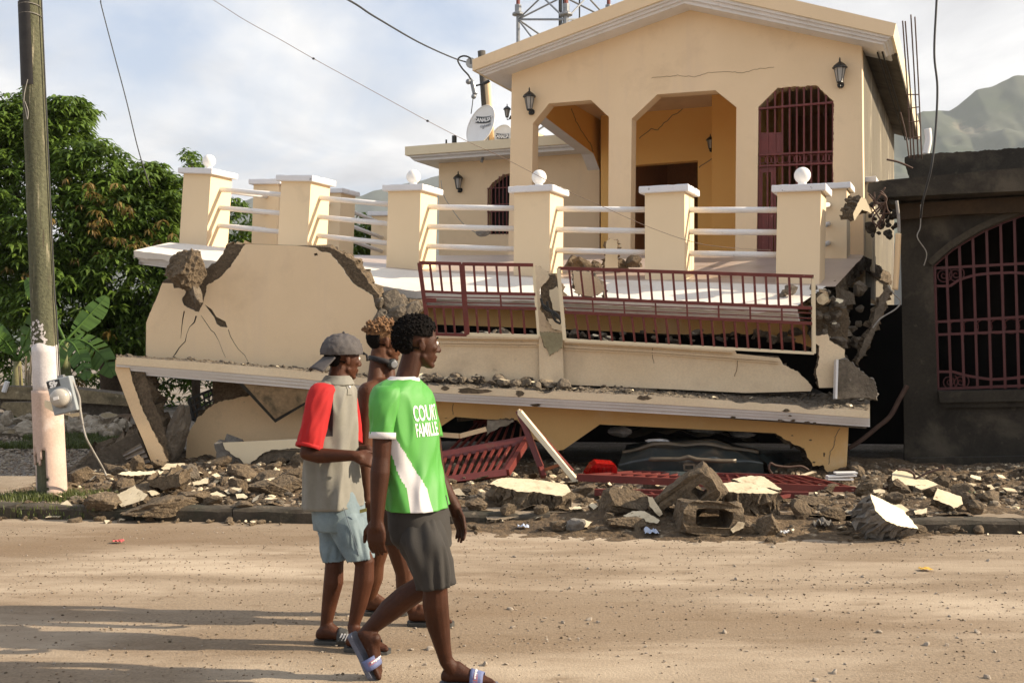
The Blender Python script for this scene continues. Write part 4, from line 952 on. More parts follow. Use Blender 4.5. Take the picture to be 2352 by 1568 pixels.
for i, (pts, lab) in enumerate(((S3((1552, 905, 1), (1620, 870, 1), (1720, 868, 1), (1840, 940, 1), (1820, 965, 1), (1640, 935, 1)), 'white rounded plaster plate in front of the hollow block'), (S3((1745, 752, 1), (1785, 760, 1), (1865, 890, 1), (1840, 910, 1), (1760, 830, 1)), 'white shard standing on edge beside the leaning hollow block'),
        (S3((1172, 985, 1), (1185, 935, 1), (1245, 930, 1), (1310, 955, 1), (1270, 995, 1)), 'cream chip in the middle of the dirt spill'), (S3((1880, 690, 1), (1950, 690, 1), (2015, 710, 1), (1990, 728, 1), (1885, 725, 1)), 'cream topped piece behind the leaning hollow block'), (S3((210, 740, 1), (215, 705, 2), (270, 690, 1), (318, 745, 1)), 'cream triangular shard right beside the green shirt boy\'s arm'),
        (S3((1125, 838, 1), (1210, 828, 1), (1230, 848, 1), (1140, 856, 1)), 'narrow cream strip in front of the thick cream slab'), (S3((1285, 820, 1), (1310, 800, 1), (1358, 830, 1), (1320, 858, 1)), 'small white hexagonal chip left of the ring shaped block'), (S3((1025, 975, 1), (1060, 958, 1), (1115, 972, 1), (1080, 1000, 1)), 'small cream chip left of the middle dirt spill'),
        (S3((470, 905, 1), (560, 850, 1), (700, 860, 2), (860, 880, 1), (640, 930, 2), (490, 935, 1)), 'flat grey paving fragment beside the walking hand'), (S4((1455, 705, 1), (1525, 700, 1), (1580, 740, 1), (1540, 760, 1)), 'white tile pieces stacked right of the bright wedge'), (S4((1610, 745, 1), (1700, 725, 1), (1695, 760, 1), (1620, 770, 1)), 'cream plate stack on the right pavement'),
        (S4((370, 520, 1), (520, 487, 1), (536, 490), (420, 525, 1)), 'thin cream strip lying behind the thin plaster sheet'), (S4((740, 530, 1), (920, 478, 1), (955, 482), (800, 535, 1)), 'long cream strip beneath the right end of the fallen wall'), (S4((2100, 572, 1), (2130, 565, 1), (2155, 595, 1), (2130, 605, 1)), 'white chip on the far right rubble near the grey house'), (S4((2185, 615, 1), (2250, 592, 1), (2275, 605, 1), (2230, 628, 1)), 'rightmost cream chip by the grey house'),
        (S4((375, 870, 1), (430, 815, 2), (470, 825, 1), (460, 860, 2), (390, 895, 1)), 'cream lump like shard right of the hollow block stack'))):
    Yd = (CZ - .2) * FPX / (pts[0][1] - CV + 4)
    std = 'on edge' in lab or 'triangular' in lab or 'lump like' in lab
    big('plaster_plate', pts, Plane(Q(*pts[0][:2], Yd), 6, -25 if std else -64), .045, lab, mats=[m_walk, m_brown] if 'paving' in lab else None, rough=.008, seed=40 + i, cat='plaster plate')
# standing grey slab on the right end of the ledge
big('standing_slab', R7((1183, 765), (1240, 762, 2), (1330, 840, 2), (1410, 900, 2), (1425, 960, 2), (1420, 1010, 2), (1300, 1005, 2), (1170, 1010)), Plane(Q(1960, 870, 11.85), 3, -4), .08, 'grey brown concrete slab standing on the right end of the ledge', [m_conc, m_greyc], rough=.012, seed=15)
MB().plate(R7((1168, 765), (1183, 763), (1175, 1010), (1162, 1010)), Plane(Q(1925, 870, 11.8), 3, -4), .1, layers=1, m=0, me=0).build('corner_trim', [m_white], label='white corner trim strip beside the standing grey slab', cat='trim strip')
big('plaster_remnant', R7((1030, 615, 2), (1115, 605, 2), (1125, 645, 1), (1220, 700, 2), (1228, 760, 1), (1170, 770), (1160, 940), (1062, 942, 1), (1042, 850, 2), (1060, 760, 2), (1062, 680, 1), (1030, 660, 1)), Plane(Q(1900, 850, 12.0), 3), .06, 'cream wall remnant standing between the railing end and the grey slab', [m_ledc, m_brown], rough=.01, seed=16)
big('wall_lump', R7((1045, 380, 2), (1090, 345, 2), (1120, 360, 2), (1122, 400, 2), (1085, 422, 2), (1050, 405, 2)), Plane(Q(1885, 685, 11.9), 3), .1, 'small cream faced lump beside the top right corner of the long railing', rough=.03, seed=17)
big('wall_piece', R6((1240, 210, 2), (1330, 212, 2), (1395, 260, 3), (1435, 300, 3), (1448, 390, 2), (1440, 330, 3), (1370, 370, 3), (1260, 350, 2)), Plane(Q(1340, 650, 11.9), 3, 8), .08, 'orange lit cream wall piece lodged behind the left of the long railing', [m_ledc, m_conc], rough=.02, seed=18)
big('wall_piece', S5((320, 115, 1), (345, 125, 1), (375, 200, 1), (325, 180, 1), (283, 240, 1), (278, 200, 1)), Plane(Q(1975, 480, 12.3), -20, 10), .22, 'sunlit cream corner piece hanging by the right house edge', [m_pale, m_brown], rough=.02, seed=19)
big('wall_strip', S5((415, 650, 3), (440, 600, 2), (475, 590, 2), (440, 700, 3), (400, 800, 3), (345, 930, 3), (290, 985, 2), (330, 880, 3), (375, 780, 3)), Plane(Q(2010, 700, 12.6), 3), .12, 'torn strip of wall edge hanging in the dark gap between the houses', [m_conc, m_brown], rough=.03, seed=21)
# hollow blocks
def hollow(name, ctr, size, rot, label, cells=1, seed=0, wall=.16, mat=None):
    """concrete block with through cells; size x (length), y (height through the cells), z"""
    L, H, D = size; P_ = [(-L / 2, -D / 2), (L / 2, -D / 2), (L / 2, D / 2), (-L / 2, D / 2)]
    hl = []
    for c in range(cells):
        w_ = L / cells; x0 = -L / 2 + w_ * c + w_ * wall; x1 = x0 + w_ * (1 - 2 * wall); r_ = D * .5 - D * wall * 1.1
        hl.append([(lerp(x0, x1, .5) + (x1 - x0) / 2 * math.copysign(abs(math.cos(a)) ** .45, math.cos(a)), r_ * math.copysign(abs(math.sin(a)) ** .45, math.sin(a))) for a in [2 * math.pi * k / 14 for k in range(14)]])
    rr = random.Random(seed)
    def dens(L_):
        o = []
        for i, p in enumerate(L_):
            q = L_[(i + 1) % len(L_)]
            for k in range(10): o.append((lerp(p[0], q[0], k / 10), lerp(p[1], q[1], k / 10)))
        return o
    loops = [dens(P_)] + hl; flat = [p for l in loops for p in l]
    tri = tessellate_polygon([[Vector((x, y, 0)) for x, y in l] for l in loops]); V = []; F = []; N = len(flat); nl = 8
    for k in range(nl + 1):
        for x, y in flat:
            p = Vector((x, lerp(-H / 2, H / 2, k / nl), y)); e = noise.noise(p * 9 + Vector((seed, 0, 0)))
            cr = max(0, (abs(x) / (L / 2)) + abs(p.y) / (H / 2) + abs(y) / (D / 2) - 2.25)
            p = p * (1 - .22 * cr) + Vector((noise.noise(p * 16 + Vector((seed, 5, 0))), noise.noise(p * 16 + Vector((seed, 0, 5))), noise.noise(p * 16 + Vector((0, 5, seed))))) * .022; V.append(rot @ p + Vector(ctr))
    for t in tri: F.append(t); F.append(tuple(nl * N + i for i in t[::-1]))
    st = 0
    for l in loops:
        n = len(l)
        for k in range(nl):
            for i in range(n): a, c = k * N + st + i, k * N + st + (i + 1) % n; F.append((a, c, c + N, a + N))
        st += n
    o = mk(name, V, F, [mat or m_brown], label=label, cat='concrete block')
    bm = bmesh.new(); bm.from_mesh(o.data); bmesh.ops.recalc_face_normals(bm, faces=bm.faces[:]); bm.to_mesh(o.data); bm.free(); return o
E = lambda x, y, z: (Matrix.Rotation(R(z), 3, 'Z') @ Matrix.Rotation(R(y), 3, 'Y') @ Matrix.Rotation(R(x), 3, 'X'))
hollow('hollow_block', Q(*S3((2060, 760))[0], 9.25), (.60, .26, .32), E(12, -38, -24), 'hollow concrete block leaning up to the left with its open cells showing', 2, 3, .30)
hollow('hollow_block', Q(*S4((225, 790))[0], 9.0), (.52, .34, .27), E(-6, 4, 6), 'hollow concrete block lying on its side below the leaning one', 1, 5, .2)
hollow('hollow_block', Q(*S3((1565, 830))[0], 9.4), (.40, .22, .24), E(48, 12, 20), 'ring shaped broken block piece with a round hole facing up', 1, 8, .24)
hollow('hollow_block', GZ(*S6((920, 375))[0], .0) + Vector((0, 0, .12)), (.42, .2, .24), E(0, 0, 10), 'whole concrete block standing alone on the vacant lot by the grass', 2, 8, .16, M('pinkish_block', (.36, .27, .19), None, 5, .95, .4, 40, .15))
# brown boulders of the heaps
def boulder(u, v, w_px, h_px, seed, label=None, mat=None, z=.15, group=None, paint=None, name='rubble_lump', elong=1.0):
    pm_ = march(u, v + h_px * .42); Y = pm_.y + .05; s = w_px * Y / FPX / 2; h = h_px * Y / FPX / 2
    rr = random.Random(seed); rot = Matrix.Rotation(rr.uniform(-.5, .5), 4, 'Z') @ Matrix.Rotation(rr.uniform(-.25, .25), 4, 'Y')
    V, F, Mi = chunk(seed, (s, s * rr.uniform(.6, .9), h), rot, paint=paint, sub=4 if w_px > 55 else 3, cuts=9, flat=.5)
    c = Q(u, v, Y)
    return MB().add(V + np.array(c), F, Mi).build(name, [mat or m_brown, m_pale], label=label, cat='rubble', group=group)
for i, (u, v, wd, hh, lab, mt) in enumerate((
    (365, 1165, 175, 55, 'long flat brown slab sloping over the kerb below the bright pentagonal plate', m_brown), (240, 1150, 95, 50, 'brown lump left of the bright pentagonal plate', m_brown), (225, 1180, 60, 32, 'dark brown lump sitting in the gutter at the left heap', m_brown),
    (315, 1068, 42, 55, 'upright brown shard standing behind the flat beam piece', m_brown), (440, 1140, 90, 40, 'brown lump right of the hollow block on the left heap', m_brown), (430, 1092, 60, 45, 'brown stone at the foot of the leaning column stump', m_conc),
    (615, 1120, 110, 38, 'long brown slab in the middle of the left pavement', m_brown), (660, 1112, 80, 42, 'brown slab just left of the striped sleeve boy', m_brown), (545, 1115, 50, 40, 'round brown lump behind the white pavement plates', m_brown),
    (485, 1150, 60, 25, 'low brown lump near the small white plates', m_brown), (1165, 1170, 42, 28, 'brown lump in front of the thick cream slab', m_brown), (1245, 1172, 36, 28, 'brown lump right of the thick cream slab', m_brown),
    (1440, 1200, 90, 42, 'wide brown lump below the white rounded plate', m_brown), (1400, 1190, 45, 40, 'upright brown stone in the dirt spill', m_brown), (1325, 1205, 52, 40, 'whitish brown stone near the cream chip of the spill', m_greyc),
    (1280, 1205, 50, 34, 'brown stone at the left of the dirt spill', m_brown), (1765, 1205, 70, 60, 'brown square lump between hollow blocks and the right kerb', m_brown), (1720, 1212, 60, 35, 'low brown lump right of the hollow blocks', m_brown),
    (1835, 1170, 55, 55, 'upright brown lump below the orange bar', m_brown), (1985, 1195, 60, 60, 'dark brown lump left of the bright wedge', m_brown), (2105, 1215, 50, 24, 'brown stone in the gutter right of the bright wedge', m_brown),
    (2178, 1215, 60, 22, 'brick like brown piece in the right gutter', m_brown), (2215, 1210, 36, 36, 'upright brown stone in the right gutter', m_brown), (2305, 1217, 32, 22, 'last brown stone in the gutter near the frame edge', m_brown),
    (2240, 1165, 50, 38, 'greyish brown lump on the right pavement', m_brown), (2000, 1118, 80, 50, 'brown lump at the dark gap between the houses', m_brown), (2060, 1120, 60, 45, 'brown lump behind the bright wedge', m_brown),
    (1870, 1150, 90, 38, 'brown heap piece right of the fallen gate', m_brown), (1910, 1178, 60, 34, 'brown lump between orange bar and wedge', m_brown), (150, 1010 + 105, 60, 20, 'dirt lump beside the utility pole', m_brown),
    (560, 1158, 46, 20, 'small brown lump on the left kerb edge', m_brown), (2150, 1130, 70, 34, 'brown rubble lump under the rebar slab', m_brown), (1090, 1158, 70, 32, 'brown slab beside the green shirt boy\'s hand', m_brown))):
    boulder(u, v, wd, hh, 300 + i, lab, mt, z=.02 if v > 1185 else .13)

# dark beams left of the pier
def beamu(name, pts, wd, th, mat, label, cat='beam'):
    b = MB(); q = [Q(*p) for p in pts]
    for a, c in zip(q, q[1:]): b.bar(a, c, wd, th)
    return b.build(name, [mat], label=label, cat=cat)
big('fallen_beam', S6((545, 665, 3), (700, 560, 3), (860, 475, 3), (1000, 415, 2), (1030, 470), (1090, 650, 2), (900, 700, 3), (600, 700, 3)), Plane(Q(250, 1030, 12.4), 8, 15), .3, 'dark earth stained beam lying behind the left heap', [m_conc, m_brown], rough=.05, seed=31)
# corrugated sheet
b = MB(); cs = Plane(Q(320, 1030, 12.0), 6, -35)
def corr(s, t):
    a, c = S6((880, 570))[0], S6((1015, 490))[0]; d_, e_ = S6((960, 660))[0], S6((1095, 640))[0]
    u = lerp(lerp(a[0], c[0], s), lerp(d_[0], e_[0], s), t); v = lerp(lerp(a[1], c[1], s), lerp(d_[1], e_[1], s), t)
    return cs(u, v, .025 * math.sin(t * 26))
b.grid(corr, 6, 90); b.build('corrugated_sheet', [M('dull_zinc', (.22, .20, .18), (.12, .10, .085), 4, .5, .1, 30, .1, metal=.4)], smooth=True, label='dark corrugated metal sheet tilted against the leaning pier', cat='metal sheet')
# column stump
V, F, Mi = chunk(55, (.13, .13, .34), Matrix.Rotation(R(14), 4, 'Y'), cuts=6, flat=.7, sub=4); MB().add(V + np.array(Q(403, 1003, 12.2)), F, Mi).build('column_stump', [m_conc], label='grey broken column stump wedged between the pier and the cream wall', cat='rubble')
V, F, Mi = chunk(56, (.21, .18, .24), None, cuts=6, flat=.7, sub=4, rough=.2); MB().add(V + np.array(Q(*R3((388, 745))[0], 12.55)), F, Mi).build('concrete_lump', [m_brown], label='rough brown concrete lump sticking out above the cracked wall', cat='rubble')
V, F, Mi = chunk(57, (.06, .12, .2), Matrix.Rotation(R(-20), 4, 'Y'), cuts=6, flat=.7, sub=3, rough=.2); MB().add(V + np.array(Q(*R3((440, 885))[0], 12.6)), F, Mi).build('concrete_lump', [m_conc], label='dark sliver of concrete below the rough lump in the cracked wall', cat='rubble')
# debris at both ends of the middle floor
rng = random.Random(11)
def scatter(name, fn, n, smin, smax, mats, label, cat, group, protos=10, seed=0, flatz=.6, asobj=True, kind=None, top=False):
    """n chunks at fn(rng)->point; separate objects that share a few meshes"""
    rr = random.Random(seed); pr = []
    if not asobj:
        b = MB()
        for i in range(n):
            p = fn(rr); s = smin * (smax / smin) ** (rr.random() ** 1.6)
            rot = np.array(Matrix.Rotation(rr.uniform(0, 6.3), 3, 'Z') @ Matrix.Rotation(rr.uniform(-.6, .6), 3, 'X'))
            if len(pr) < 10: pr.append(chunk(seed * 31 + len(pr), (1, 1, 1), sub=1, cuts=4)[:2])
            V, F = pr[i % len(pr)]; V = (V * np.array([s, s * rr.uniform(.6, 1), s * rr.uniform(.4, .8)])) @ rot.T + np.array(p)
            b.add(V, F, i % len(mats))
        return b.build(name, mats, kind=kind or 'stuff', label=label, cat=cat)
    first = []
    for i in range(n):
        p = fn(rr); s = smin * (smax / smin) ** (rr.random() ** 1.6)
        rot = (rr.uniform(-.5, .5), rr.uniform(-.5, .5), rr.uniform(0, 6.3)); scl = (s, s * rr.uniform(.6, 1), s * rr.uniform(.35, .8) * (flatz / .6))
        if i < protos:
            pt = rr.random() < .25; V, F, Mi = chunk(seed * 57 + i, (1, 1, 1), sub=3 if smax > .08 else 2, paint=(rr.uniform(-.4, .4), rr.uniform(-.6, 0), 1) if i % 4 == 0 or top else None)
            o = mk(name, V, F, mats, None, Mi, label=label, cat=cat, group=group, origin=(0, 0, 0)); first.append(o); me = o.data
        else:
            o = first[i % protos].copy(); COL.objects.link(o)
        o.location = p; o.rotation_euler = rot; o.scale = scl
def on_ledge(u0, u1, t0=.05, t1=.9, up=.02):
    def f(rr):
        s = (rr.uniform(u0, u1) - 267) / 1731; p = Vector(ltop(s, rr.uniform(t0, t1))); return p + Z * up
    return f
scatter('rubble_stone', on_ledge(930, 1300, .15, .95, .05), 80, .04, .13, [m_conc, m_pale], 'dark grey rubble stone heaped on the ledge right of the green shirt boy\'s head', 'rubble', 'rubble stones heaped on the ledge beside the heads', seed=3)
scatter('rubble_stone', on_ledge(1290, 1980, .1, .95, .015), 60, .015, .06, [m_conc, m_pale], 'small grey rubble stone on the right half of the ledge below the parapet', 'rubble', 'rubble stones on the right half of the ledge', seed=4)
scatter('rubble_stone', on_ledge(270, 860, .1, .95, .01), 36, .015, .055, [m_conc, m_pale], 'small brown rubble stone on the ledge below the cracked wall', 'rubble', 'rubble stones on the ledge under the cracked wall', seed=5)
scatter('ledge_gravel', on_ledge(267, 1990, .02, .98, .004), 1500, .006, .022, [m_conc, m_brown], None, None, None, seed=6, asobj=False)
# right end mess: broken wall end, rebars
def blob(u0, u1, v0, v1, Y0, Y1): return lambda rr: Q(rr.uniform(u0, u1), rr.uniform(v0, v1), rr.uniform(Y0, Y1))
scatter('rubble_stone', blob(1868, 1930, 665, 785, 12.25, 12.6), 44, .035, .11, [m_conc, m_pale], 'brown chunk in the crumbling wall end right of the long railing', 'rubble', 'chunks in the crumbling wall end beside the railing', seed=7, flatz=.9)
scatter('rubble_stone', blob(1790, 1870, 660, 700, 12.1, 12.5), 10, .05, .13, [m_conc, m_pale], 'brown chunk behind the top right of the long railing', 'rubble', 'chunks behind the right end of the railing', seed=27, flatz=.9)
scatter('rubble_stone', lambda rr: Q(rr.uniform(960, 1850), rr.uniform(757, 785), rr.uniform(12.4, 12.9)), 60, .03, .10, [m_conc, m_pale], 'grey chunk squeezed behind the balcony parapet railings', 'rubble', 'chunks squeezed behind the parapet', seed=8)
scatter('rubble_stone', blob(870, 965, 690, 760, 12.5, 13.0), 26, .06, .19, [m_conc, m_brown], 'brown chunk in the crushed gap left of the narrow gate leaf', 'rubble', 'chunks in the gap beside the narrow gate leaf', seed=9, flatz=.9)
scatter('rubble_stone', blob(1990, 2065, 455, 545, 12.7, 13.2), 34, .02, .075, [m_house2, m_brown], 'dark brown chunk hanging at the broken roof corner of the grey house', 'rubble', 'chunks at the broken roof corner of the grey house', seed=10, flatz=1)
scatter('rubble_stone', blob(1900, 1975, 650, 830, 12.9, 13.5), 22, .05, .14, [m_conc, m_house2], 'dark chunk piled in the gap between the last posts and the grey house', 'rubble', 'dark chunks piled in the gap by the last posts', seed=29, flatz=.9)
big('crumbled_wall_end', R7((1030, 440, 3), (1080, 425, 3), (1230, 440, 4), (1255, 540, 4), (1245, 640, 4), (1215, 690, 3), (1120, 640, 3), (1035, 610, 2)), Plane(Q(1900, 740, 12.5), 3), .3, 'crumbled brown masonry edge between the long railing and the dark gap', [m_brown, m_conc], rough=.03, seed=71, layers=5)
big('crumbled_slab_edge', R7((1090, 300, 3), (1150, 285, 3), (1280, 350, 4), (1290, 420, 4), (1180, 430, 3), (1100, 400, 3)), Plane(Q(1930, 680, 12.8), 3), .4, 'dark broken slab edge below the last terrace post', [m_conc, m_brown], rough=.03, seed=72, layers=5)
def ledgezone(rr): return Q(rr.uniform(1310, 1480), rr.uniform(600, 622), rr.uniform(14.4, 15.2))
scatter('rubble_stone', ledgezone, 16, .05, .16, [m_brown, m_pale], 'brown stone in the small heap on the terrace behind the pipes', 'rubble', 'stones in the small terrace heap', seed=12, flatz=.9)
big('wall_corner_piece', R6((1452, 20, 1), (1480, 5, 2), (1520, 20, 1), (1525, 190), (1440, 190, 1)), Plane(Q(1405, 600, 14.2), 10), .15, 'upright cream stump on the terrace heap behind the pipes', [m_pale, m_brown], rough=.02, seed=61)
# pavement rubble: medium pieces
NOGO = [(.15, 9.75, .45), (.0, 9.45, .35), (2.1, 9.35, .42), (3.35, 9.05, .40), (-3.35, 9.6, .28), (-3.15, 10.2, .35), (1.55, 9.2, .3), (1.0, 9.3, .25), (1.65, 8.95, .3), (3.8, 9.6, .3), (4.2, 9.3, .3)]
def bed(x0, x1, y0, y1, up=.01):
    def f(rr):
        for _ in range(20):
            x = rr.uniform(x0, x1); y = kerbY(x) + rr.uniform(y0, y1)
            if all((x - a) ** 2 + (y - c) ** 2 > r * r for a, c, r in NOGO): break
        return Vector((x, y, bedz(x, y) + up))
    return f
scatter('rubble_chunk', bed(-4.5, -.9, .35, 2.6, .02), 110, .04, .23, [m_brown, m_pale], 'brown concrete chunk in the rubble heap on the left pavement', 'rubble', 'chunks on the left pavement heap', seed=13)
scatter('rubble_chunk', bed(-.9, 3.3, .25, 2.8, .02), 95, .035, .19, [m_brown, m_pale], 'brown concrete chunk in the rubble before the crushed garage', 'rubble', 'chunks before the crushed garage', seed=14)
scatter('rubble_chunk', bed(3.3, 5.6, .25, 2.9, .02), 90, .035, .19, [m_brown, m_pale], 'brown concrete chunk in the rubble before the gap and grey house', 'rubble', 'chunks before the grey house', seed=15)
def gutter(rr):
    x = rr.uniform(-4.6, 5); y = kerbY(x) - abs(rr.gauss(0, .07)) - .01; return Vector((x, y, .012))
scatter('gutter_stone', gutter, 90, .02, .065, [m_brown, m_pale], 'small brown stone lying in the gutter along the kerb', 'stone', 'stones in the gutter along the kerb', seed=16)
def spill(rr):
    x = rr.gauss(1.5, 1.2); y = kerbY(x) - abs(rr.gauss(0, .28)); return Vector((x, y, .02 + max(0, .1 - (kerbY(x) - y) * .22) * math.exp(-((x - 1.5) / 1.7) ** 2)))
scatter('spilled_stone', spill, 110, .015, .06, [m_brown, m_pale], 'stone spilled from the rubble onto the road edge', 'stone', 'stones spilled onto the road edge', seed=17)
scatter('plaster_chip', bed(-4.4, 5.6, .2, 2.4, .045), 95, .035, .12, [m_brown, m_plate], 'cream painted plaster chip scattered over the pavement rubble', 'plaster chip', 'plaster chips over the pavement rubble', seed=44, flatz=.16, top=True)
scatter('coarse_debris', bed(-4.6, 6.5, .15, 3.2, .005), 3400, .018, .065, [m_brown, m_conc, m_brown, m_walk, m_brown, m_conc, m_plate], None, None, None, seed=28, asobj=False)
scatter('gravel', bed(-5.2, 7.5, .15, 3.6, .0), 9000, .008, .035, [m_brown, m_conc, m_walk], None, None, None, seed=18, asobj=False)
m_peb = M('road_pebbles', (.29, .22, .155), (.2, .145, .095), 4, .9, .3, 40, .1); m_pebl = M('pale_pebbles', (.36, .30, .235), None, 4, .9, .2, 40, .1)
def roadst(rr):
    y = 4.3 + 5.1 * rr.random() ** .8; x = rr.uniform(-.6, .6) * y
    if noise.noise(Vector((x * .5, y * 1.6, 0))) + rr.random() * .5 < .12: y = rr.uniform(4.3, 9.3)
    y = min(y, kerbY(x) - .1); return Vector((x, y, roadz(x, y) + .002))
scatter('road_gravel', roadst, 11000, .002, .011, [m_peb, m_peb, m_pebl, m_brown], None, None, None, seed=19, asobj=False)
def roadst2(rr):
    y = rr.uniform(4.6, 9.0); x = rr.uniform(-.1, .5) * y; return Vector((x, y, roadz(x, y) + .004))
scatter('road_stone', roadst2, 80, .010, .026, [m_pebl, m_peb], 'rounded pebble lying loose on the dusty road', 'stone', 'pebbles lying on the road', seed=20)

# rebars and wires
def curve(name, pts, r, mat, label, cat='wire', group=None, parent=None, smooth=True, sag=0):
    P_ = [Vector(p) for p in pts]; o = []
    for i in range(len(P_) - 1):
        p0, p1, p2, p3 = P_[max(0, i - 1)], P_[i], P_[i + 1], P_[min(len(P_) - 1, i + 2)]
        for k in range(8):
            t = k / 8; o.append(.5 * ((2 * p1) + (p2 - p0) * t + (2 * p0 - 5 * p1 + 4 * p2 - p3) * t * t + (3 * p1 - p0 - 3 * p2 + p3) * t ** 3))
    o.append(P_[-1]); return MB().tube(o, r, 6).build(name, [mat], parent, smooth=True, label=label, cat=cat, group=group)
for x0, y0, x1, y1 in ((1583, 120, 1632, 900), (1598, 122, 1650, 905), (1630, 85, 1672, 900), (1653, 97, 1692, 905)):
    p, q = R5((x0, y0), (x1, y1)); curve('rebar', [Q(*p, 13.4), Q(lerp(p[0], q[0], .55), lerp(p[1], q[1], .5), 13.4), Q(*q, 13.4)], .0085, m_rebar, 'tall rusty rebar standing from the grey house roof corner', 'rebar', 'rebars standing from the roof corner')
for x0, y0, x1, y1 in ((1600, 540, 1675, 540), (1610, 620, 1680, 610), (1615, 700, 1680, 690), (1615, 790, 1690, 780)):
    p, q = R5((x0, y0), (x1, y1)); curve('rebar_tie', [Q(*p, 13.35), Q(*q, 13.35)], .007, m_rebar, 'thin tie wire bent round the tall rebars', 'rebar', 'tie wires round the tall rebars')
curve('rebar', [Q(*p, 13.0) for p in R5((1493, 910), (1560, 925), (1640, 960))], .012, m_rebar, 'bent rusty rebar poking left from the grey house roof', 'rebar')
curve('rebar', [Q(*p, 13.5) for p in R5((1570, 640), (1600, 760), (1620, 900))], .008, m_rebar, 'thin slanting rebar left of the tall rebar cluster', 'rebar')
curve('white_pipe', [Q(*p, 14.2) for p in R5((1725, 735), (1730, 800), (1715, 880))], .045, m_white, 'short white pipe standing at the right roof edge', 'pipe')
curve('rebar', [Q(*p, 10.7) for p in S4((1495, 480), (1500, 540), (1535, 572))], .012, m_rebar, 'curled rebar looping over the cream slab by the grey house', 'rebar')
curve('rebar', [Q(*p, 10.6) for p in S4((1500, 468), (1560, 470), (1610, 500), (1620, 580), (1665, 670))], .012, m_rebar, 'long bent rebar hooking over the cream slab by the grey house', 'rebar')
curve('rebar', [Q(*p, 10.6) for p in S4((1350, 600), (1520, 575), (1640, 520), (1700, 490), (1760, 470), (1805, 460), (1800, 440))], .012, m_rebar, 'straight rusty rebar crossing the rubble before the grey house', 'rebar')
curve('rebar', [Q(*p, 11.0) for p in S4((655, 495), (635, 460), (645, 425), (680, 440), (760, 450), (850, 445), (900, 470))], .012, m_rebar, 'looped rebar beside the fallen wall end at the garage', 'rebar')
for i, pts in enumerate((R6((1040, 380), (1060, 440), (1110, 470), (1160, 510)), R6((1080, 400), (1090, 450), (1140, 480), (1170, 530)), R6((1050, 420), (1100, 460), (1130, 520), (1165, 540)))):
    curve('rebar', [Q(*p, 11.95) for p in pts], .014, m_black, 'black twisted rebar in the broken balcony pillar', 'rebar', 'twisted rebars in the broken pillar')
for i in range(7):
    rr = random.Random(i + 70); pts = [Q(1985 + rr.uniform(0, 50), 440 + rr.uniform(-10, 25) + k * 22, 12.4 + .1 * rr.random()) + Vector((.1 * rr.random(), 0, .05 * rr.random())) for k in range(4)]
    curve('rebar', pts, .010, m_rebar, 'tangled rusty rebar at the broken corner of the grey house roof', 'rebar', 'tangled rebars at the grey house corner')
curve('hanging_pipe', [Q(*p, 12.4) for p in S5((505, 135), (515, 220), (518, 300))], .018, m_greyw, 'thin grey conduit hanging from the grey house roof corner', 'conduit')
curve('hanging_pipe', [Q(*p, 12.4) for p in S5((514, 305), (508, 450), (498, 600))], .032, m_cdull, 'pale conduit hanging in the dark gap between the houses', 'conduit')
curve('hanging_wire', [Q(*p, 12.3) for p in S5((460, 580), (490, 620), (525, 660), (500, 700), (420, 750), (380, 800))], .008, m_greyw, 'thin grey wire curling in the dark gap', 'wire')
curve('bent_rebar', [Q(*p, 12.9) for p in S5((250, 1430), (320, 1385), (400, 1320), (470, 1260), (520, 1170), (560, 1100))], .03, m_rebar, 'thick bent rusty bar rising through the dark gap', 'rebar')

# ================================================================= lanterns, dishes, tower, poles
def lantern(p, nrm, side, s=1.0, label='', parent=None):
    t = empty('wall_lantern', p, label, 'wall lantern'); p = Vector(p); n = nrm; up = Z
    c = p + n * .13 * s                                    # lamp body axis
    MB().lathe(p + n * .002 - up * .0, [(.055 * s, 0), (.055 * s, .018 * s), (.02 * s, .02 * s)], 14, up=n).build('wall_plate', [m_black], t)
    b = MB(); b.tube([p + n * .02 - up * .01 * s, p + n * .06 * s - up * .05 * s, c - up * .055 * s, c - up * .02 * s], .015 * s, 8); b.ell(p + n * .03 * s - up * .02 * s, .038 * s); b.build('bracket', [m_black], t, smooth=True)
    MB().lathe(c, [(.03 * s, .0), (.05 * s, .015 * s), (.045 * s, .03 * s)], 12).build('lantern_base', [m_black], t)
    b = MB()
    b.lathe(c, [(.12 * s, .245 * s), (.118 * s, .262 * s), (.085 * s, .30 * s), (.04 * s, .335 * s), (.018 * s, .35 * s), (.012 * s, .375 * s), (.016 * s, .385 * s), (.004 * s, .42 * s)], 6 * 2)
    b.build('lantern_roof', [m_black], t)
    MB().lathe(c, [(.045 * s, .03 * s), (.085 * s, .245 * s)], 6).build('lantern_glass', [m_glassl], t)
    for k in range(6):
        a = 2 * math.pi * k / 6; x = Vector((math.cos(a), math.sin(a), 0)); 
        xx = Z.orthogonal().normalized(); yy = Z.cross(xx); d = xx * math.cos(a) + yy * math.sin(a)
        MB().bar(c + d * .048 * s + up * .03 * s, c + d * .089 * s + up * .245 * s, .009 * s, .009 * s).build('glazing_bar', [m_black], t)
    return t
nf = -td
def lan_at(plane, u, v, **k): lantern(plane(u, v), -plane.n, None, **k)
lan_at(HF, 1222, 258, s=.93, label='black carriage lantern left of the first porch arch')
lan_at(HF, 1931, 196, s=.93, label='black carriage lantern at the right of the upper wall beyond the barred arch')
lan_at(AN, 1058, 437, s=.93, label='black carriage lantern on the annex wall left of its window')
p = HF(1174, 270, 1.6); lantern(p, -ta, None, .62, 'half hidden black lantern on the left side of the porch')
p = HB(1634, 345); lantern(p, -td, None, .7, 'lantern inside the porch beside the pier')
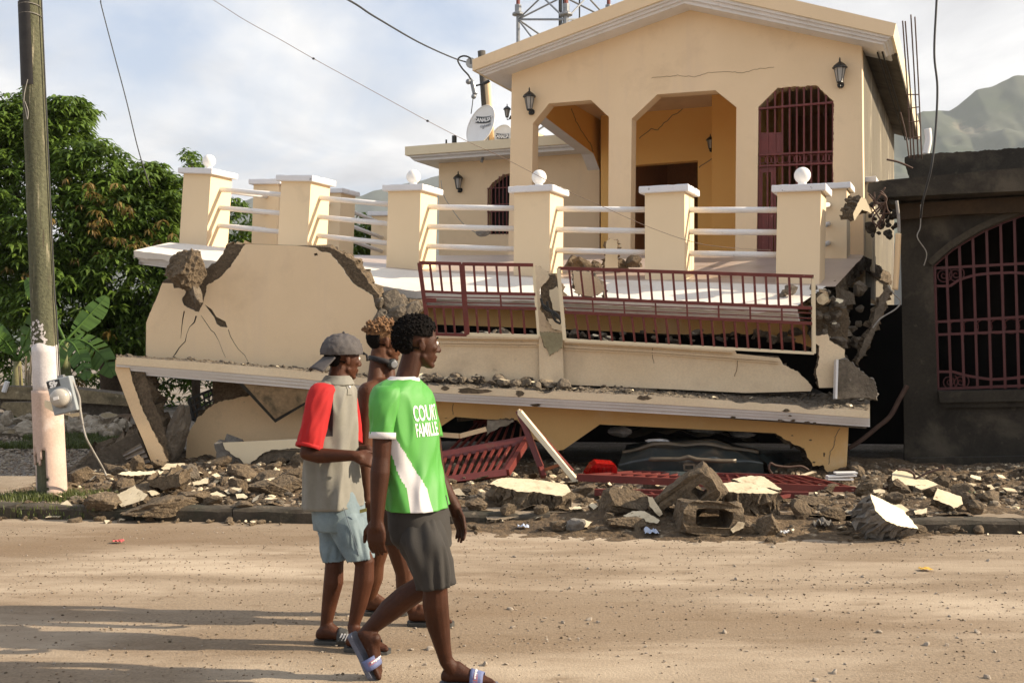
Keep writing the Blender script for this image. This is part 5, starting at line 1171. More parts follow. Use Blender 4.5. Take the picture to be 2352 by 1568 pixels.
def dish(u, v, Y, w_, hgt, yaw, label, small=False):
    c = Q(u, v, Y); t = empty('satellite_dish', (c.x, c.y, c.z - hgt / 2), label, 'satellite dish')
    n = Vector((-math.sin(R(yaw)) , -math.cos(R(yaw)), .38)).normalized(); x = Z.cross(n).normalized(); x = -x if x.x < 0 else x; y = n.cross(x); y = -y if y.z < 0 else y
    b = MB()
    f = lambda s, q: c + x * (w_ / 2 * q * math.cos(2 * math.pi * s)) + y * (hgt / 2 * q * math.sin(2 * math.pi * s)) - n * (.10 * (1 - q * q))
    b.grid(f, 56, 10, closed=True); o = b.build('reflector', [m_globe], t, smooth=True)
    b = MB(); b.tube([f(k / 56, 1.0) for k in range(57)], .012, 6, caps=False); b.build('rim', [m_globe], t, smooth=True)
    b = MB(); b.tube([c - n * .1, c - n * .3 - y * .1, c - n * .3 - y * .7], .03, 8); b.build('mast', [m_steel], t)
    def on(a, bb): q = c + x * a + y * bb; qq = min(1, (2 * a / w_) ** 2 + (2 * bb / hgt) ** 2); return q - n * (.10 * (1 - qq) - .012)
    # printed tag: white letters on black, a smaller line below
    b = MB(); b.grid(lambda s, q: on(lerp(-.30, .27, s) * w_, (lerp(.12, .27, q)) * hgt - .03 * s), 12, 4); b.build('black_tag', [m_black], t)
    V, F = text_mesh('CANALSAT', .118, .05); V = V * np.array([1.02 * w_ / .85, 1, 1])
    MB().add([on(v[0] - .012 * w_, v[1] + .197 * hgt - .02 - .03 * (v[0] / w_)) + n * .006 for v in V], F).build('lettering', [m_globe], t)
    V, F = text_mesh('CARAIBES', .065, .04)
    MB().add([on(v[0] * 1.1 + .10 * w_, v[1] + .075 * hgt - .045) + n * .004 for v in V], F).build('lettering', [M('grey_print', (.25, .25, .26), None, 2, .8, 0, 10, 0)], t)
    return t
dish(1104, 288, 22.6, .70, .94, 38, 'front white oval satellite dish tagged CANALSAT on the annex roof')
dish(1150, 322, 24.0, .57, .76, 30, 'second white satellite dish half hidden behind the first one')
# short pole behind with insulator and cable
t = empty('service_pole', Q(1115, 330, 23), 'short weathered grey service pole behind the satellite dishes', 'utility pole')
b = MB(); b.tube([Q(1106, 118, 23), Q(1122, 330, 23)], [.085, .095], 12); b.build('post', [M('grey_old_wood', (.14, .12, .10), (.09, .08, .065), 6, .9, .4, 40, .2, stretch=(1, 1, .15))], t, smooth=True)
MB().tube([Q(1120, 190, 22.8), Q(1130, 330, 22.8)], .06, 10).build('conduit', [m_cdull], t, smooth=True)
MB().tube([Q(1090, 198, 22.8), Q(1122, 190, 22.8)], .018, 6).tube([Q(1110, 193, 22.6), Q(1124, 186, 22.6)], .035, 8).build('bracket', [m_black], t)
MB().tube([Q(1081, 180, 22.7), Q(1085, 190, 22.7), Q(1091, 215, 22.7), Q(1090, 222, 22.7)], [.02, .05, .055, .02], 10).ell(Q(1076, 188, 22.7), .06).ell(Q(1088, 222, 22.7), .055).build('insulator', [m_steel], t)
MB().lathe(Q(1082, 145, 22.7), [(.0, -.02), (.11, -.02), (.11, .02), (.0, .02)], 14, up=Vector((.2, -1, 0))).build('cable_drum', [m_steel], t)
curve('service_cable', [Q(u, v, Y) for u, v, Y in ((300, -230, 10), (770, -15, 15), (861, 39, 17), (961, 97, 20), (1040, 133, 22.4), (1082, 146, 22.7))], .015, m_wire, 'thick cable running from the upper left to the service pole', 'cable')
curve('cable_loop', [Q(u, v, 22.6) for u, v in ((1082, 147), (1081, 135), (1068, 129), (1056, 132), (1052, 141), (1062, 158), (1075, 172), (1081, 182))], .018, m_wire, 'looped cable tail beside the service pole', 'cable')
curve('thin_drop', [Q(u, v, 22.6) for u, v in ((1087, 222), (1085, 240), (1082, 262))], .010, m_wire, 'thin wire dropping from the insulator to the dish', 'cable')
curve('sagging_wire', [Q(u, v, Y) for u, v, Y in ((100, -240, 11), (470, -12, 11), (560, 45, 11), (645, 92, 11), (720, 135, 11), (861, 212, 11.2), (982, 278, 11.4), (1080, 328, 11.6), (1163, 366, 11.7), (1290, 432, 11.8), (1370, 468, 11.8), (1500, 525, 11.8), (1620, 562, 11.8), (1770, 575, 11.9))], .003, M('brown_wire', (.22, .15, .11), None, 4, .7, 0, 10, 0), 'thin sagging wire crossing the sky and the terrace', 'wire')
for u, v in ((720, 135), (982, 278)): MB().ell(Q(u, v, 11), (.015, .015, .012)).build('wire_splice', [m_wire], label='tiny knot on the thin sagging wire', cat='wire splice', group='knots on the sagging wire')
curve('guy_wire', [Q(u, v, Y) for u, v, Y in ((190, -220, 14), (229, -12, 14), (232, 10, 14), (258, 110, 14), (290, 230, 14), (318, 345, 14), (345, 430, 14))], .007, m_wire, 'dark slanting wire dropping from the top left into the tree', 'wire')
curve('black_drop_cable', [Q(u, v, Y) for u, v, Y in ((2165, -280, 11.8), (2152, -12, 11.8), (2146, 120, 11.8), (2153, 200, 11.8), (2149, 300, 11.8), (2140, 380, 11.8), (2128, 430, 11.9), (2119, 465, 12.0), (2115, 500, 12.2))], .012, m_wire, 'black cable hanging from above down onto the grey house', 'cable')
curve('grey_drop_wire', [Q(u, v, Y) for u, v, Y in ((2115, 470, 12.25), (2114, 520, 12.3), (2107, 545, 12.3), (2128, 580, 12.35), (2122, 610, 12.4))], .006, m_greyw, 'thin wire curling on the grey house wall below the black cable', 'wire')
curve('broken_wire', [Q(u, v, Y) for u, v, Y in ((1013, 415, 17), (1020, 450, 17), (1045, 490, 17), (1070, 520, 17), (1095, 535, 17))], .007, m_greyw, 'broken wire with frayed end hanging before the annex', 'wire')
V, F, Mi = chunk(5, (.12, .04, .06), sub=2); MB().add(V + np.array(Q(1108, 536, 17)), F, Mi).build('frayed_end', [m_greyc], label='frayed clump at the end of the broken wire', cat='wire clump')
# lattice tower
t = empty('lattice_tower', Q(1300, 300, 30), 'red and grey lattice antenna tower rising behind the gable', 'antenna tower')
legs = [(1190, 29), (1300, 26.5), (1398, 29.5)]
T = []
for u, Y in legs:
    p0 = Q(u, 330, Y); p1 = Q(u, -420, Y) + Vector((.0, 0, 0)); T.append((p0, p1))
    MB().tube([Vector((p0.x, p0.y, .0)), Q(u, 20, Y)], .05, 8).build('leg', [m_steel], t); MB().tube([Q(u, 20, Y), p1], .05, 8).build('leg', [m_tred], t)
    MB().lathe(Q(u, 29, Y), [(.0, -.09), (.16, -.07), (.16, -.03), (.09, .02), (.09, .2), (.0, .2)], 12).build('flange', [m_steel], t)
for a, c in ((0, 1), (1, 2), (0, 2)):
    for v0, v1 in ((330, 190), (190, 45), (45, -60), (-60, -200)):
        for flip in (0, 1):
            p = Q(legs[a][0], v0 if flip else v1, legs[a][1]); q = Q(legs[c][0], v1 if flip else v0, legs[c][1])
            MB().tube([p, q], .024, 6).build('brace', [m_steel], t)
        MB().tube([Q(legs[a][0], v1, legs[a][1]), Q(legs[c][0], v1, legs[c][1])], .028, 6).build('brace', [m_steel], t)
for u in (1287, 1296, 1302, 1331): 
    MB().tube([Q(u, 200, 28), Q(u, -300, 28)], .045 if u != 1331 else .02, 8).build('feeder_cable', [m_black if u != 1302 else m_steel], t)
for i, (u, v) in enumerate(((1025, 325), (1043, 316), (1047, 318))): MB().tube([Q(u, 335, 23), Q(u, v - 4, 23)], .02 if i != 1 else .05, 6).build('roof_stub', [m_black], label='short dark stub standing on the annex roof edge', cat='pipe stub', group='stubs on the annex roof')

# utility pole at the left
m_wood = M('weathered_green_wood', (.135, .135, .075), (.085, .085, .045), 3, .9, .7, 40, .2, stretch=(6, 6, .5), bdist=.02, stain=[((.06, .05, .03), 2.5, .60, .66, (12, 12, .7)), ((.34, .30, .20), 3, .6, .7, (10, 10, .5))])
m_tar = M('black_tar', (.02, .017, .015), (.035, .03, .026), 8, .7, .3, 30, .1)
m_wpaint = M('chalky_white_paint', (.66, .62, .60), (.58, .53, .50), 5, .9, .3, 60, .08, stain=[((.30, .24, .18), 9, .68, .74)])
m_ppaint = M('faded_pink_paint', (.60, .45, .37), (.53, .39, .31), 4, .9, .3, 60, .08, stain=[((.40, .25, .17), 8, .66, .72), ((.70, .60, .54), 3, .55, .75)])
PY = 10.45
def pax(v):                                   # pole axis and radius at picture height v
    return Q(lerp(66, 118, (v + 60) / 1190), v, PY), lerp(.098, .123, (v + 60) / 1190)
pole = empty('utility_pole', pax(1132)[0], 'leaning wooden utility pole with white and pink painted foot and black tar patch', 'utility pole')
def pseg(name, v0, v1, mat, n=8, extra=0, jag_=None):
    ring = []
    for k in range(n + 1):
        c, r = pax(lerp(v0, v1, k / n)); ring.append([c + Vector((math.cos(a), math.sin(a), 0)) * (r + extra + .003 * noise.noise(Vector((math.cos(a) * 3, math.sin(a) * 3, k * .8)))) + Z * (jag_(a) if jag_ and k in (0, n) else 0) for a in [2 * math.pi * i / 28 for i in range(28)]])
    MB().loft(ring).build(name, [mat], pole, smooth=True)
pseg('shaft', -300, 1150, m_wood, 46)
pseg('white_band', 792, 902, m_wpaint, 6, .006, lambda a: .02 * math.sin(a * 3))
# pink coat with a broken window low on the near side
b = MB(); n = 40
def pink(s, t):
    v = lerp(896, 1150, t); c, r = pax(v); a = 2 * math.pi * s; return c + Vector((math.cos(a), math.sin(a), 0)) * (r + .0105)
for j in range(36):
    for i in range(48):
        s0, s1, t0, t1 = i / 48, (i + 1) / 48, j / 36, (j + 1) / 36; a = 2 * math.pi * (s0 + .5 / 48); v = lerp(896, 1150, t0)
        u_off = math.cos(a); front = math.sin(a) < 0
        if front and v > 1042 + 20 * math.sin(a * 9) * (u_off < .1) + (u_off > .1) * 40 and -1.0 < u_off < .16 + .04 * math.sin(v * .3): continue
        b.add([pink(s0, t0), pink(s1, t0), pink(s1, t1), pink(s0, t1)], [(0, 1, 2, 3)])
o = b.build('pink_coat', [m_ppaint], pole, smooth=True)
bm = bmesh.new(); bm.from_mesh(o.data); bmesh.ops.remove_doubles(bm, verts=bm.verts[:], dist=.0005); bm.to_mesh(o.data); bm.free()
md = o.modifiers.new('thickness', 'SOLIDIFY'); md.thickness = .022; md.offset = 0
b = MB()
for i in range(14):
    for j in range(10):
        a0, a1 = [R(lerp(182, 292, (i + k) / 14)) for k in (0, 1)]; v0, v1 = [lerp(8, 200, (j + k) / 10) for k in (0, 1)]
        q = []
        for a, v in ((a0, v0), (a1, v0), (a1, v1), (a0, v1)): c, r = pax(v); q.append(c + Vector((math.cos(a), math.sin(a), 0)) * (r + .009))
        b.add(q, [(0, 1, 2, 3)])
b.build('tar_patch', [m_tar], pole, smooth=True)
rr = random.Random(8); b = MB()
for k in range(60):
    a = R(rr.uniform(200, 300)); v = rr.uniform(735, 795); c, r = pax(v); d = Vector((math.cos(a), math.sin(a), 0)); x = Vector((-math.sin(a), math.cos(a), 0)); p = c + d * (r + .005)
    s1_, s2_ = rr.uniform(.006, .022), rr.uniform(.006, .02); b.add([p - x * s1_, p + Z * s2_ + x * .004, p + x * s1_, p - Z * s2_], [(0, 1, 2, 3)])
b.build('paint_flakes', [m_wpaint], pole, kind='stuff')
c_, _ = pax(20); MB().tube([pax(v)[0] + Vector((.125 + (v > 700) * .012, -.03, 0)) for v in range(-40, 900, 40)], .007, 6).build('pole_wire', [m_wire], pole, smooth=True)
for v in (18, 40): MB().tube([pax(v)[0] + Vector((math.cos(a), math.sin(a), 0)) * .107 - Z * .02 * math.sin(a) for a in [k * math.pi / 10 for k in range(21)]], .004, 5, caps=False).build('binding_wire', [m_greyw], pole)
curve('loose_wire_loop', [pax(v)[0] + Vector((dx, -.125, 0)) for v, dx in ((190, .0), (215, -.03), (240, -.045), (262, -.03), (280, -.02), (262, -.01), (240, -.035))], .004, m_greyw, None, None, parent=pole)
# meter on the pole
mt_ = empty('electricity_meter', Q(148, 950, 10.1), 'grey electricity meter with round glass hanging tilted on the pole, tag 45', 'electricity meter')
an = R(14); mx = Vector((math.cos(an), .0, math.sin(an))); mz = Vector((-math.sin(an), 0, math.cos(an))); my = Vector((0, 1, 0)); mc = Q(147, 908, 10.12)
m_mbox = M('meter_grey_paint', (.30, .33, .34), (.24, .26, .27), 6, .5, .1, 60, .05, stain=[((.45, .44, .42), 10, .62, .72)])
bx_ = MB().box(mc, (.225, .11, .33), mx, my, mz).build('case', [m_mbox], mt_); md = bx_.modifiers.new('soft', 'BEVEL'); md.width = .012; md.segments = 3
cc = mc - my * .056 - mz * .015
MB().lathe(cc, [(.098, 0), (.098, .018), (.09, .03)], 32, up=-my).build('glass_rim', [m_steel], mt_, smooth=True)
MB().lathe(cc - my * .02, [(.088, 0), (.084, .05), (.07, .075), (.03, .085), (0, .086)], 32, up=-my).build('glass_dome', [M('dusty_meter_glass', (.46, .43, .38), (.36, .33, .28), 5, .15, 0, 40, .05)], mt_, smooth=True)
MB().box(cc - my * .108 - mx * .01, (.05, .004, .03), mx, my, mz).build('dial_plate', [m_globe], mt_)
tg = mc - my * .058 + mz * .125 - mx * .045
MB().box(tg, (.12, .006, .062), mx, my, mz).build('number_tag', [m_black], mt_)
V, F = text_mesh('45', .075, .06); MB().add([tg - mx * v[0] - mz * v[1] - my * .006 for v in V], F).build('number', [m_globe], mt_)
MB().box(mc + mz * .175 + mx * .02, (.05, .05, .03), mx, my, mz).build('conduit_hub', [m_steel], mt_)
curve('conduit_loop', [Q(*p, 10.12) for p in ((128, 878), (136, 869), (150, 866), (164, 873), (174, 892), (182, 915), (184, 940), (190, 975))], .012, m_greyw, None, None, parent=mt_)
big('plaster_scrap', [(102, 920, 1), (128, 925), (160, 950), (185, 946, 1), (184, 955, 1), (165, 958, 1), (140, 948, 1), (118, 944, 1), (103, 935, 1)], Plane(Q(140, 940, 10.25), 3), .03, 'pale plaster scrap stuck behind the electricity meter', [m_pale, m_greyc], rough=.004, seed=3)
curve('meter_wire', [Q(190, 975, 10.15), Q(198, 1005, 10.1), Q(212, 1032, 10.2), Q(228, 1060, 10.3), Q(239, 1080, 10.4), Q(244, 1092, 10.4)], .010, m_greyw, 'thick grey wire dropping from the meter into the rubble', 'wire')

# small litter
def scrap(u, v, w_, h_, mat, label, cat='litter', z=.03, seed=0):
    c = march(u, v, .004); Y = c.y; s = w_ * Y / FPX; rr = random.Random(seed); b = MB()
    b.grid(lambda a, t: c + Vector(((a - .5) * s, (t - .5) * s * .8, .01 + abs(noise.noise(Vector((a * 3 + seed, t * 3, seed)))) * h_ * Y / FPX * 2)), 10, 8)
    o = b.build('litter_scrap', [mat], label=label, cat=cat); return o
m_lb = M('pale_blue_paper', (.50, .55, .66), (.40, .46, .58), 20, .7, .3, 60, .05); m_rd = M('faded_red_rag', (.50, .09, .09), None, 20, .8, .3, 60, .05); m_yl = M('yellow_scrap', (.60, .36, .05), None, 20, .8, .3, 60, .05); m_gp = M('green_plastic', (.04, .13, .03), None, 20, .4, .1, 60, .05)
scrap(1496, 1226, 32, 10, m_lb, 'pale blue crumpled paper on the dirt spill below the hollow blocks', seed=1)
scrap(1202, 1212, 26, 6, m_lb, 'pale blue scrap in the gutter right of the walkers', seed=2, z=.06)
scrap(1120, 1140, 14, 8, m_lb, 'small blue scrap beside the thick cream slab', seed=3, z=.2)
scrap(270, 1246, 26, 4, m_rd, 'faded red rag lying flat on the road at the left', seed=4, z=0)
scrap(2126, 1309, 28, 3, m_yl, 'yellow scrap lying on the road at the right', seed=5, z=0)
scrap(1890, 1210, 44, 14, m_greyc, 'grey crumpled wrapper in the gutter right of the orange bar', seed=6, z=.03)
scrap(1803, 1226, 22, 6, m_white, 'white paper scrap on the road edge below the orange bar', seed=7, z=.02)
scrap(835, 1180, 30, 8, m_rd, 'reddish brown rag in the gutter behind the boys', seed=8, z=.05)
scrap(873, 1184, 26, 8, m_lb, 'whitish plastic scrap in the gutter behind the boys', seed=9, z=.05)
scrap(2232, 1142, 18, 14, m_gp, 'green plastic piece on the right pavement rubble', seed=10, z=.15)
for i, (u, v, w_) in enumerate(((1932, 1092, 66), (1942, 1085, 50), (1928, 1099, 60))):
    Y = 10.9; c = Q(u, v, Y); MB().box(c, (w_ * Y / FPX, .10, .016), (1, .05, .04 - .03 * i)).build('white_trim_piece', [m_white], label=('lowest', 'topmost', 'middle')[(i + 2) % 3] + ' white trim strip in the small stack before the right wall end', cat='trim strip')

# ================================================================= vegetation
def leafmat(name, c1, c2, tr=.35):
    m = bpy.data.materials.new(name); m.use_nodes = True; t = m.node_tree; b = t.nodes['Principled BSDF']; L = t.links.new
    oi = t.nodes.new('ShaderNodeNewGeometry'); n = t.nodes.new('ShaderNodeTexNoise'); L(oi.outputs['Position'], n.inputs['Vector']); n.inputs['Scale'].default_value = 1.6; n.inputs['Detail'].default_value = 4
    mx = t.nodes.new('ShaderNodeMixRGB'); L(n.outputs[0], mx.inputs[0]); mx.inputs[1].default_value = (*c1, 1); mx.inputs[2].default_value = (*c2, 1)
    rp = t.nodes.new('ShaderNodeMixRGB'); rp.blend_type = 'MULTIPLY'; rp.inputs[0].default_value = .5; L(mx.outputs[0], rp.inputs[1])
    ri = t.nodes.new('ShaderNodeMapRange'); L(oi.outputs['Random Per Island'], ri.inputs[0]); ri.inputs[3].default_value = .45; ri.inputs[4].default_value = 1.5
    cc = t.nodes.new('ShaderNodeCombineXYZ'); [L(ri.outputs[0], cc.inputs[i]) for i in range(3)]; L(cc.outputs[0], rp.inputs[2])
    L(rp.outputs[0], b.inputs['Base Color']); b.inputs['Roughness'].default_value = .42; b.inputs['Specular IOR Level'].default_value = .35
    tn = t.nodes.new('ShaderNodeBsdfTranslucent'); L(rp.outputs[0], tn.inputs[0]); ms = t.nodes.new('ShaderNodeMixShader'); ms.inputs[0].default_value = tr
    L(b.outputs[0], ms.inputs[1]); L(tn.outputs[0], ms.inputs[2]); L(ms.outputs[0], t.nodes['Material Output'].inputs[0]); return m
m_leaf = leafmat('mango_leaf', (.070, .135, .018), (.15, .22, .035))
m_leafy = leafmat('young_copper_leaf', (.15, .085, .025), (.24, .18, .045))
m_leafb = leafmat('banana_leaf', (.13, .23, .05), (.09, .18, .035), .45)
m_grass = leafmat('grass_blade', (.065, .095, .022), (.12, .13, .04), .3)
m_bark = M('brown_bark', (.13, .09, .055), (.08, .055, .035), 4, .95, .9, 30, .2, stretch=(1, 1, .25), bdist=.03, stain=[((.20, .17, .12), 4, .6, .7)])
rg_ = np.random.RandomState(5)
def leaf_clusters(C_, n_leaf, L_, wd, droop=(.1, .9), seed=1, up=None):
    """rosettes of long drooping leaves: each leaf two folded quads"""
    rs = np.random.RandomState(seed); K = len(C_); N = K * n_leaf
    base = np.repeat(C_, n_leaf, 0) + rs.normal(0, .02, (N, 3))
    az = rs.uniform(0, 2 * np.pi, N); dr = rs.uniform(droop[0], droop[1], N); Ls = L_ * rs.uniform(.65, 1.15, N)
    d0 = np.stack([np.cos(az) * np.cos(dr * .2), np.sin(az) * np.cos(dr * .2), .35 - dr * .8], 1); d0 /= np.linalg.norm(d0, axis=1)[:, None]
    d1 = d0 + np.array([0, 0, -1]) * (.5 + dr * .8)[:, None]; d1 /= np.linalg.norm(d1, axis=1)[:, None]
    side = np.stack([-np.sin(az), np.cos(az), np.zeros(N)], 1) + rs.normal(0, .35, (N, 3)); side /= np.linalg.norm(side, axis=1)[:, None]; side *= (wd * Ls / L_)[:, None]
    p0 = base; p1 = p0 + d0 * (Ls * .45)[:, None]; p2 = p1 + d1 * (Ls * .55)[:, None]
    V = np.stack([p0 - side * .15, p0 + side * .15, p1 + side, p1 - side, p2], 1).reshape(-1, 3)
    F = []; 
    for i in range(N): k = i * 5; F.append((k, k + 1, k + 2, k + 3)); F.append((k + 3, k + 2, k + 4))
    return V, F
def crown(name, blobs, dens, parent, Ll=.26, wd=.03, copper=0.0, seed=1, nl=11):
    rs = np.random.RandomState(seed); C_ = []
    for (c, r) in blobs:
        c = np.array(tuple(c)); r = np.array(r); n = int(dens * (r[0] * r[2] + r[1] * r[2] + r[0] * r[1]))
        d = rs.normal(0, 1, (n, 3)); d /= np.linalg.norm(d, axis=1)[:, None]; rad = rs.uniform(.55, 1.08, n) ** .7
        wob = np.array([1 + .28 * noise.noise(Vector(x * 2.3) + Vector(c)) + .16 * noise.noise(Vector(x * 6) + Vector(c)) for x in d])
        C_.append(c + d * r * (rad * wob)[:, None])
    C_ = np.concatenate(C_)
    keep = np.array([noise.noise(Vector(p) * .9) > -.34 for p in C_]); C_ = C_[keep]
    V, F = leaf_clusters(C_, nl, Ll, wd, seed=seed)
    o = mk(name, V, F, [m_leaf], parent)
    return o, C_
# big mango tree
tY = 24.0
tree = empty('mango_tree', Q(60, 950, tY), 'large dense mango tree with copper young leaves behind the utility pole', 'tree')
bl = []
for u, v, ru, rv, Yo in ((0, 400, 120, 110, 0), (130, 330, 90, 80, .3), (60, 280, 80, 60, .5), (215, 400, 90, 80, -.3), (-90, 380, 110, 120, .4), (250, 500, 90, 90, -.6), (330, 520, 70, 80, 0), (100, 540, 130, 110, -.8), (280, 640, 110, 90, -.8), (350, 640, 70, 100, 0), (130, 680, 120, 90, -1), (-60, 600, 140, 120, 0), (300, 760, 100, 70, -.4), (350, 420, 40, 45, .2), (395, 460, 45, 60, .4), (395, 560, 40, 60, .5), (-60, 760, 120, 100, .4), (170, 250, 35, 25, .4), (30, 300, 60, 50, .2), (-200, 500, 160, 200, 0)):
    c = Q(u, v, tY + Yo); s = tY / FPX; bl.append((c, (ru * s, .9, rv * s)))
cr, CC = crown('crown', bl, 190, tree, .30, .036, seed=2, nl=10)
rs = np.random.RandomState(9); cp = []
for u, v, n, sp in ((215, 455, 16, 30), (265, 470, 10, 30), (200, 500, 22, 40), (275, 530, 26, 45), (330, 540, 14, 30), (210, 590, 6, 20), (150, 450, 6, 30), (40, 620, 8, 40), (180, 690, 10, 40), (230, 770, 10, 20), (70, 520, 8, 50), (345, 555, 12, 30), (220, 540, 14, 40), (150, 850, 6, 30), (50, 750, 8, 40)):
    for k in range(int(n * .36)): 
        p = Q(u + rs.normal(0, sp), v + rs.normal(0, sp * .8), tY - 1.5 + rs.uniform(-.3, .5)); cp.append(tuple(p))
V, F = leaf_clusters(np.array(cp), 10, .24, .026, droop=(.7, 1.2), seed=4); mk('copper_young_leaves', V, F, [m_leafy], tree)
b = MB(); tb = Q(270, 905, tY)
b.tube([Vector((tb.x, tY, -.1)), Q(262, 850, tY), Q(235, 700, tY + .3), Q(190, 560, tY + .4), Q(150, 430, tY + .5), Q(120, 330, tY + .4)], [.34, .30, .22, .16, .10, .05], 12)
for pts in (((245, 740), (300, 640), (330, 540)), ((220, 650), (120, 560), (40, 450), (0, 350)), ((200, 590), (230, 500), (215, 400)), ((235, 700), (150, 660), (60, 620)), ((180, 520), (220, 470), (260, 440), (300, 400))):
    b.tube([Q(u, v, tY + .2) for u, v in pts], [.13, .09, .06, .03][:len(pts)], 8)
b.build('trunk', [m_bark], tree, smooth=True)
# second trunk region, dark understory
t2 = empty('background_trees', Q(120, 950, 27), kind='stuff')
bl = [(Q(u, v, 27.5), (ru * 27 / FPX, 1.0, rv * 27 / FPX)) for u, v, ru, rv in ((40, 800, 170, 90), (250, 820, 150, 80), (400, 800, 120, 120), (480, 900, 110, 70), (-160, 800, 160, 120), (580, 900, 80, 60))]
crown('undergrowth', bl, 40, t2, .34, .05, seed=6, nl=9)
t3 = empty('small_tree', Q(560, 780, 23), 'green bushy tree seen between the rear posts of the terrace', 'tree')
bl = [(Q(u, v, 23), (ru * 23 / FPX, .7, rv * 23 / FPX)) for u, v, ru, rv in ((560, 520, 45, 45), (545, 475, 18, 22), (600, 560, 60, 50), (570, 620, 70, 70), (440, 372, 17, 24), (450, 430, 22, 40), (455, 520, 30, 60), (480, 640, 70, 60), (835, 540, 28, 50), (832, 600, 30, 50))]
crown('crown', bl[:4] + bl[6:8], 70, t3, .22, .028, seed=8, nl=9)
b = MB(); b.tube([Vector((Q(560, 700, 23).x, 23, -.1)), Q(560, 620, 23), Q(555, 520, 23)], [.1, .07, .03], 8); b.build('trunk', [m_bark], t3, smooth=True)
t4 = empty('tall_sprig_tree', Q(445, 780, 22), 'tree top sprig rising behind the leftmost globe post', 'tree')
crown('crown', bl[4:6], 120, t4, .2, .026, seed=10, nl=9); b = MB(); b.tube([Vector((Q(450, 700, 23).x, 23, -.1)), Q(450, 500, 23), Q(440, 380, 23)], [.1, .05, .015], 8); b.build('trunk', [m_bark], t4, smooth=True)
t5 = empty('green_shrub', Q(835, 780, 23), 'bright green shrub glimpsed through the rear pipes by the third post', 'shrub')
crown('crown', bl[8:], 90, t5, .26, .035, seed=12, nl=9); b = MB(); b.tube([Vector((Q(835, 700, 23).x, 23, -.1)), Q(835, 600, 23)], [.06, .03], 8); b.build('stem', [m_bark], t5, smooth=True)

# banana plants: every leaf its own arched blade with torn edges
def banana(name, base, leaves, label, stem=True):
    t = empty(name, base, label, 'banana plant')
    top = Vector(base) + Z * leaves[0][0]
    MB().tube([Vector(base) - Z * .1, Vector(base) + Z * leaves[0][0] * .6, top], [.13, .11, .07], 12).build('stem', [M('banana_stem', (.16, .19, .07), (.22, .18, .08), 3, .7, .3, 30, .15, stretch=(1, 1, .2))], t, smooth=True)
    for i, (hh, tip, sag, wd) in enumerate(leaves):
        p0 = top; p2 = Vector(tip); pm = (p0 + p2) / 2 + Z * sag; rr = random.Random(i * 3 + int(base[0] * 10))
        def ctr(t_): return p0 * (1 - t_) ** 2 + pm * 2 * t_ * (1 - t_) + p2 * t_ ** 2
        tears = [rr.uniform(.15, .9) for _ in range(5)]
        b = MB(); n = 30; face = Vector((0, -1, .35)).normalized()
        for k in range(n):
            ta0, tb0 = .18 + .82 * k / n, .18 + .82 * (k + 1) / n
            gap = min(abs((ta0 + tb0) / 2 - x) for x in tears) < .012
            for sd in (-1, 1):
                q = []
                for tt in (ta0, tb0):
                    d = (ctr(min(1, tt + .02)) - ctr(tt - .02)).normalized(); s_ = d.cross(face).normalized() * sd
                    wv = wd * math.sin(math.pi * min(1, (tt - .18) / .82 * .93 + .05)) ** .55
                    q.append((ctr(tt), ctr(tt) + s_ * wv * (1 if not gap else .25) - Z * wv * .25 + d * wv * .25))
                b.add([q[0][0], q[0][1], q[1][1], q[1][0]], [(0, 1, 2, 3)])
        o = b.build('leaf', [m_leafb], t)
        MB().tube([ctr(k / 14) for k in range(15)], [.03 - .0018 * k for k in range(15)], 6).build('midrib', [m_leafb], o, smooth=True)
    return t
BY = 21.5
def bt(u, v, dy=0): return Q(u, v, BY + dy)
banana('banana_plant', (Q(150, 900, BY).x, BY, 0), [(1.6, bt(262, 862), .55, .27), (1.6, bt(245, 680, .5), .0, .24), (1.6, bt(200, 870, -.5), .45, .20), (1.6, bt(60, 640, .4), .3, .2), (1.6, bt(120, 860, -.3), .45, .2)], 'banana plant right behind the utility pole with broad drooping leaves')
banana('banana_plant', (Q(40, 900, BY + .5).x, BY + .5, 0), [(1.2, bt(-40, 740, .5), .25, .22), (1.2, bt(110, 690, .5), .3, .2), (1.2, bt(-10, 770, 0), .2, .18), (1.2, bt(85, 800, .2), .15, .17)], 'banana plant at the left edge of the lot')
# stakes
for i, (u, v0, v1, ln) in enumerate(((58, 905, 818, 2), (68, 905, 815, 4), (48, 905, 840, -4), (77, 905, 820, 6), (66, 905, 850, -2))):
    MB().tube([Q(u, v0, 20.9), Q(u + ln, v1, 20.9)], .022, 6).build('stake', [M('old_stake', (.30, .24, .15), None, 4, .9, .2, 30, .1)] if i == 0 else [bpy.data.materials['old_stake']], label='thin wooden stake standing behind the low wall left of the pole', cat='stake', group='stakes behind the low wall')
MB().tube([Q(9, 900, 20.4), Q(17, 876, 20.4)], .05, 8).build('white_pipe', [m_white], label='short white pipe stub on the low wall at the left edge', cat='pipe')

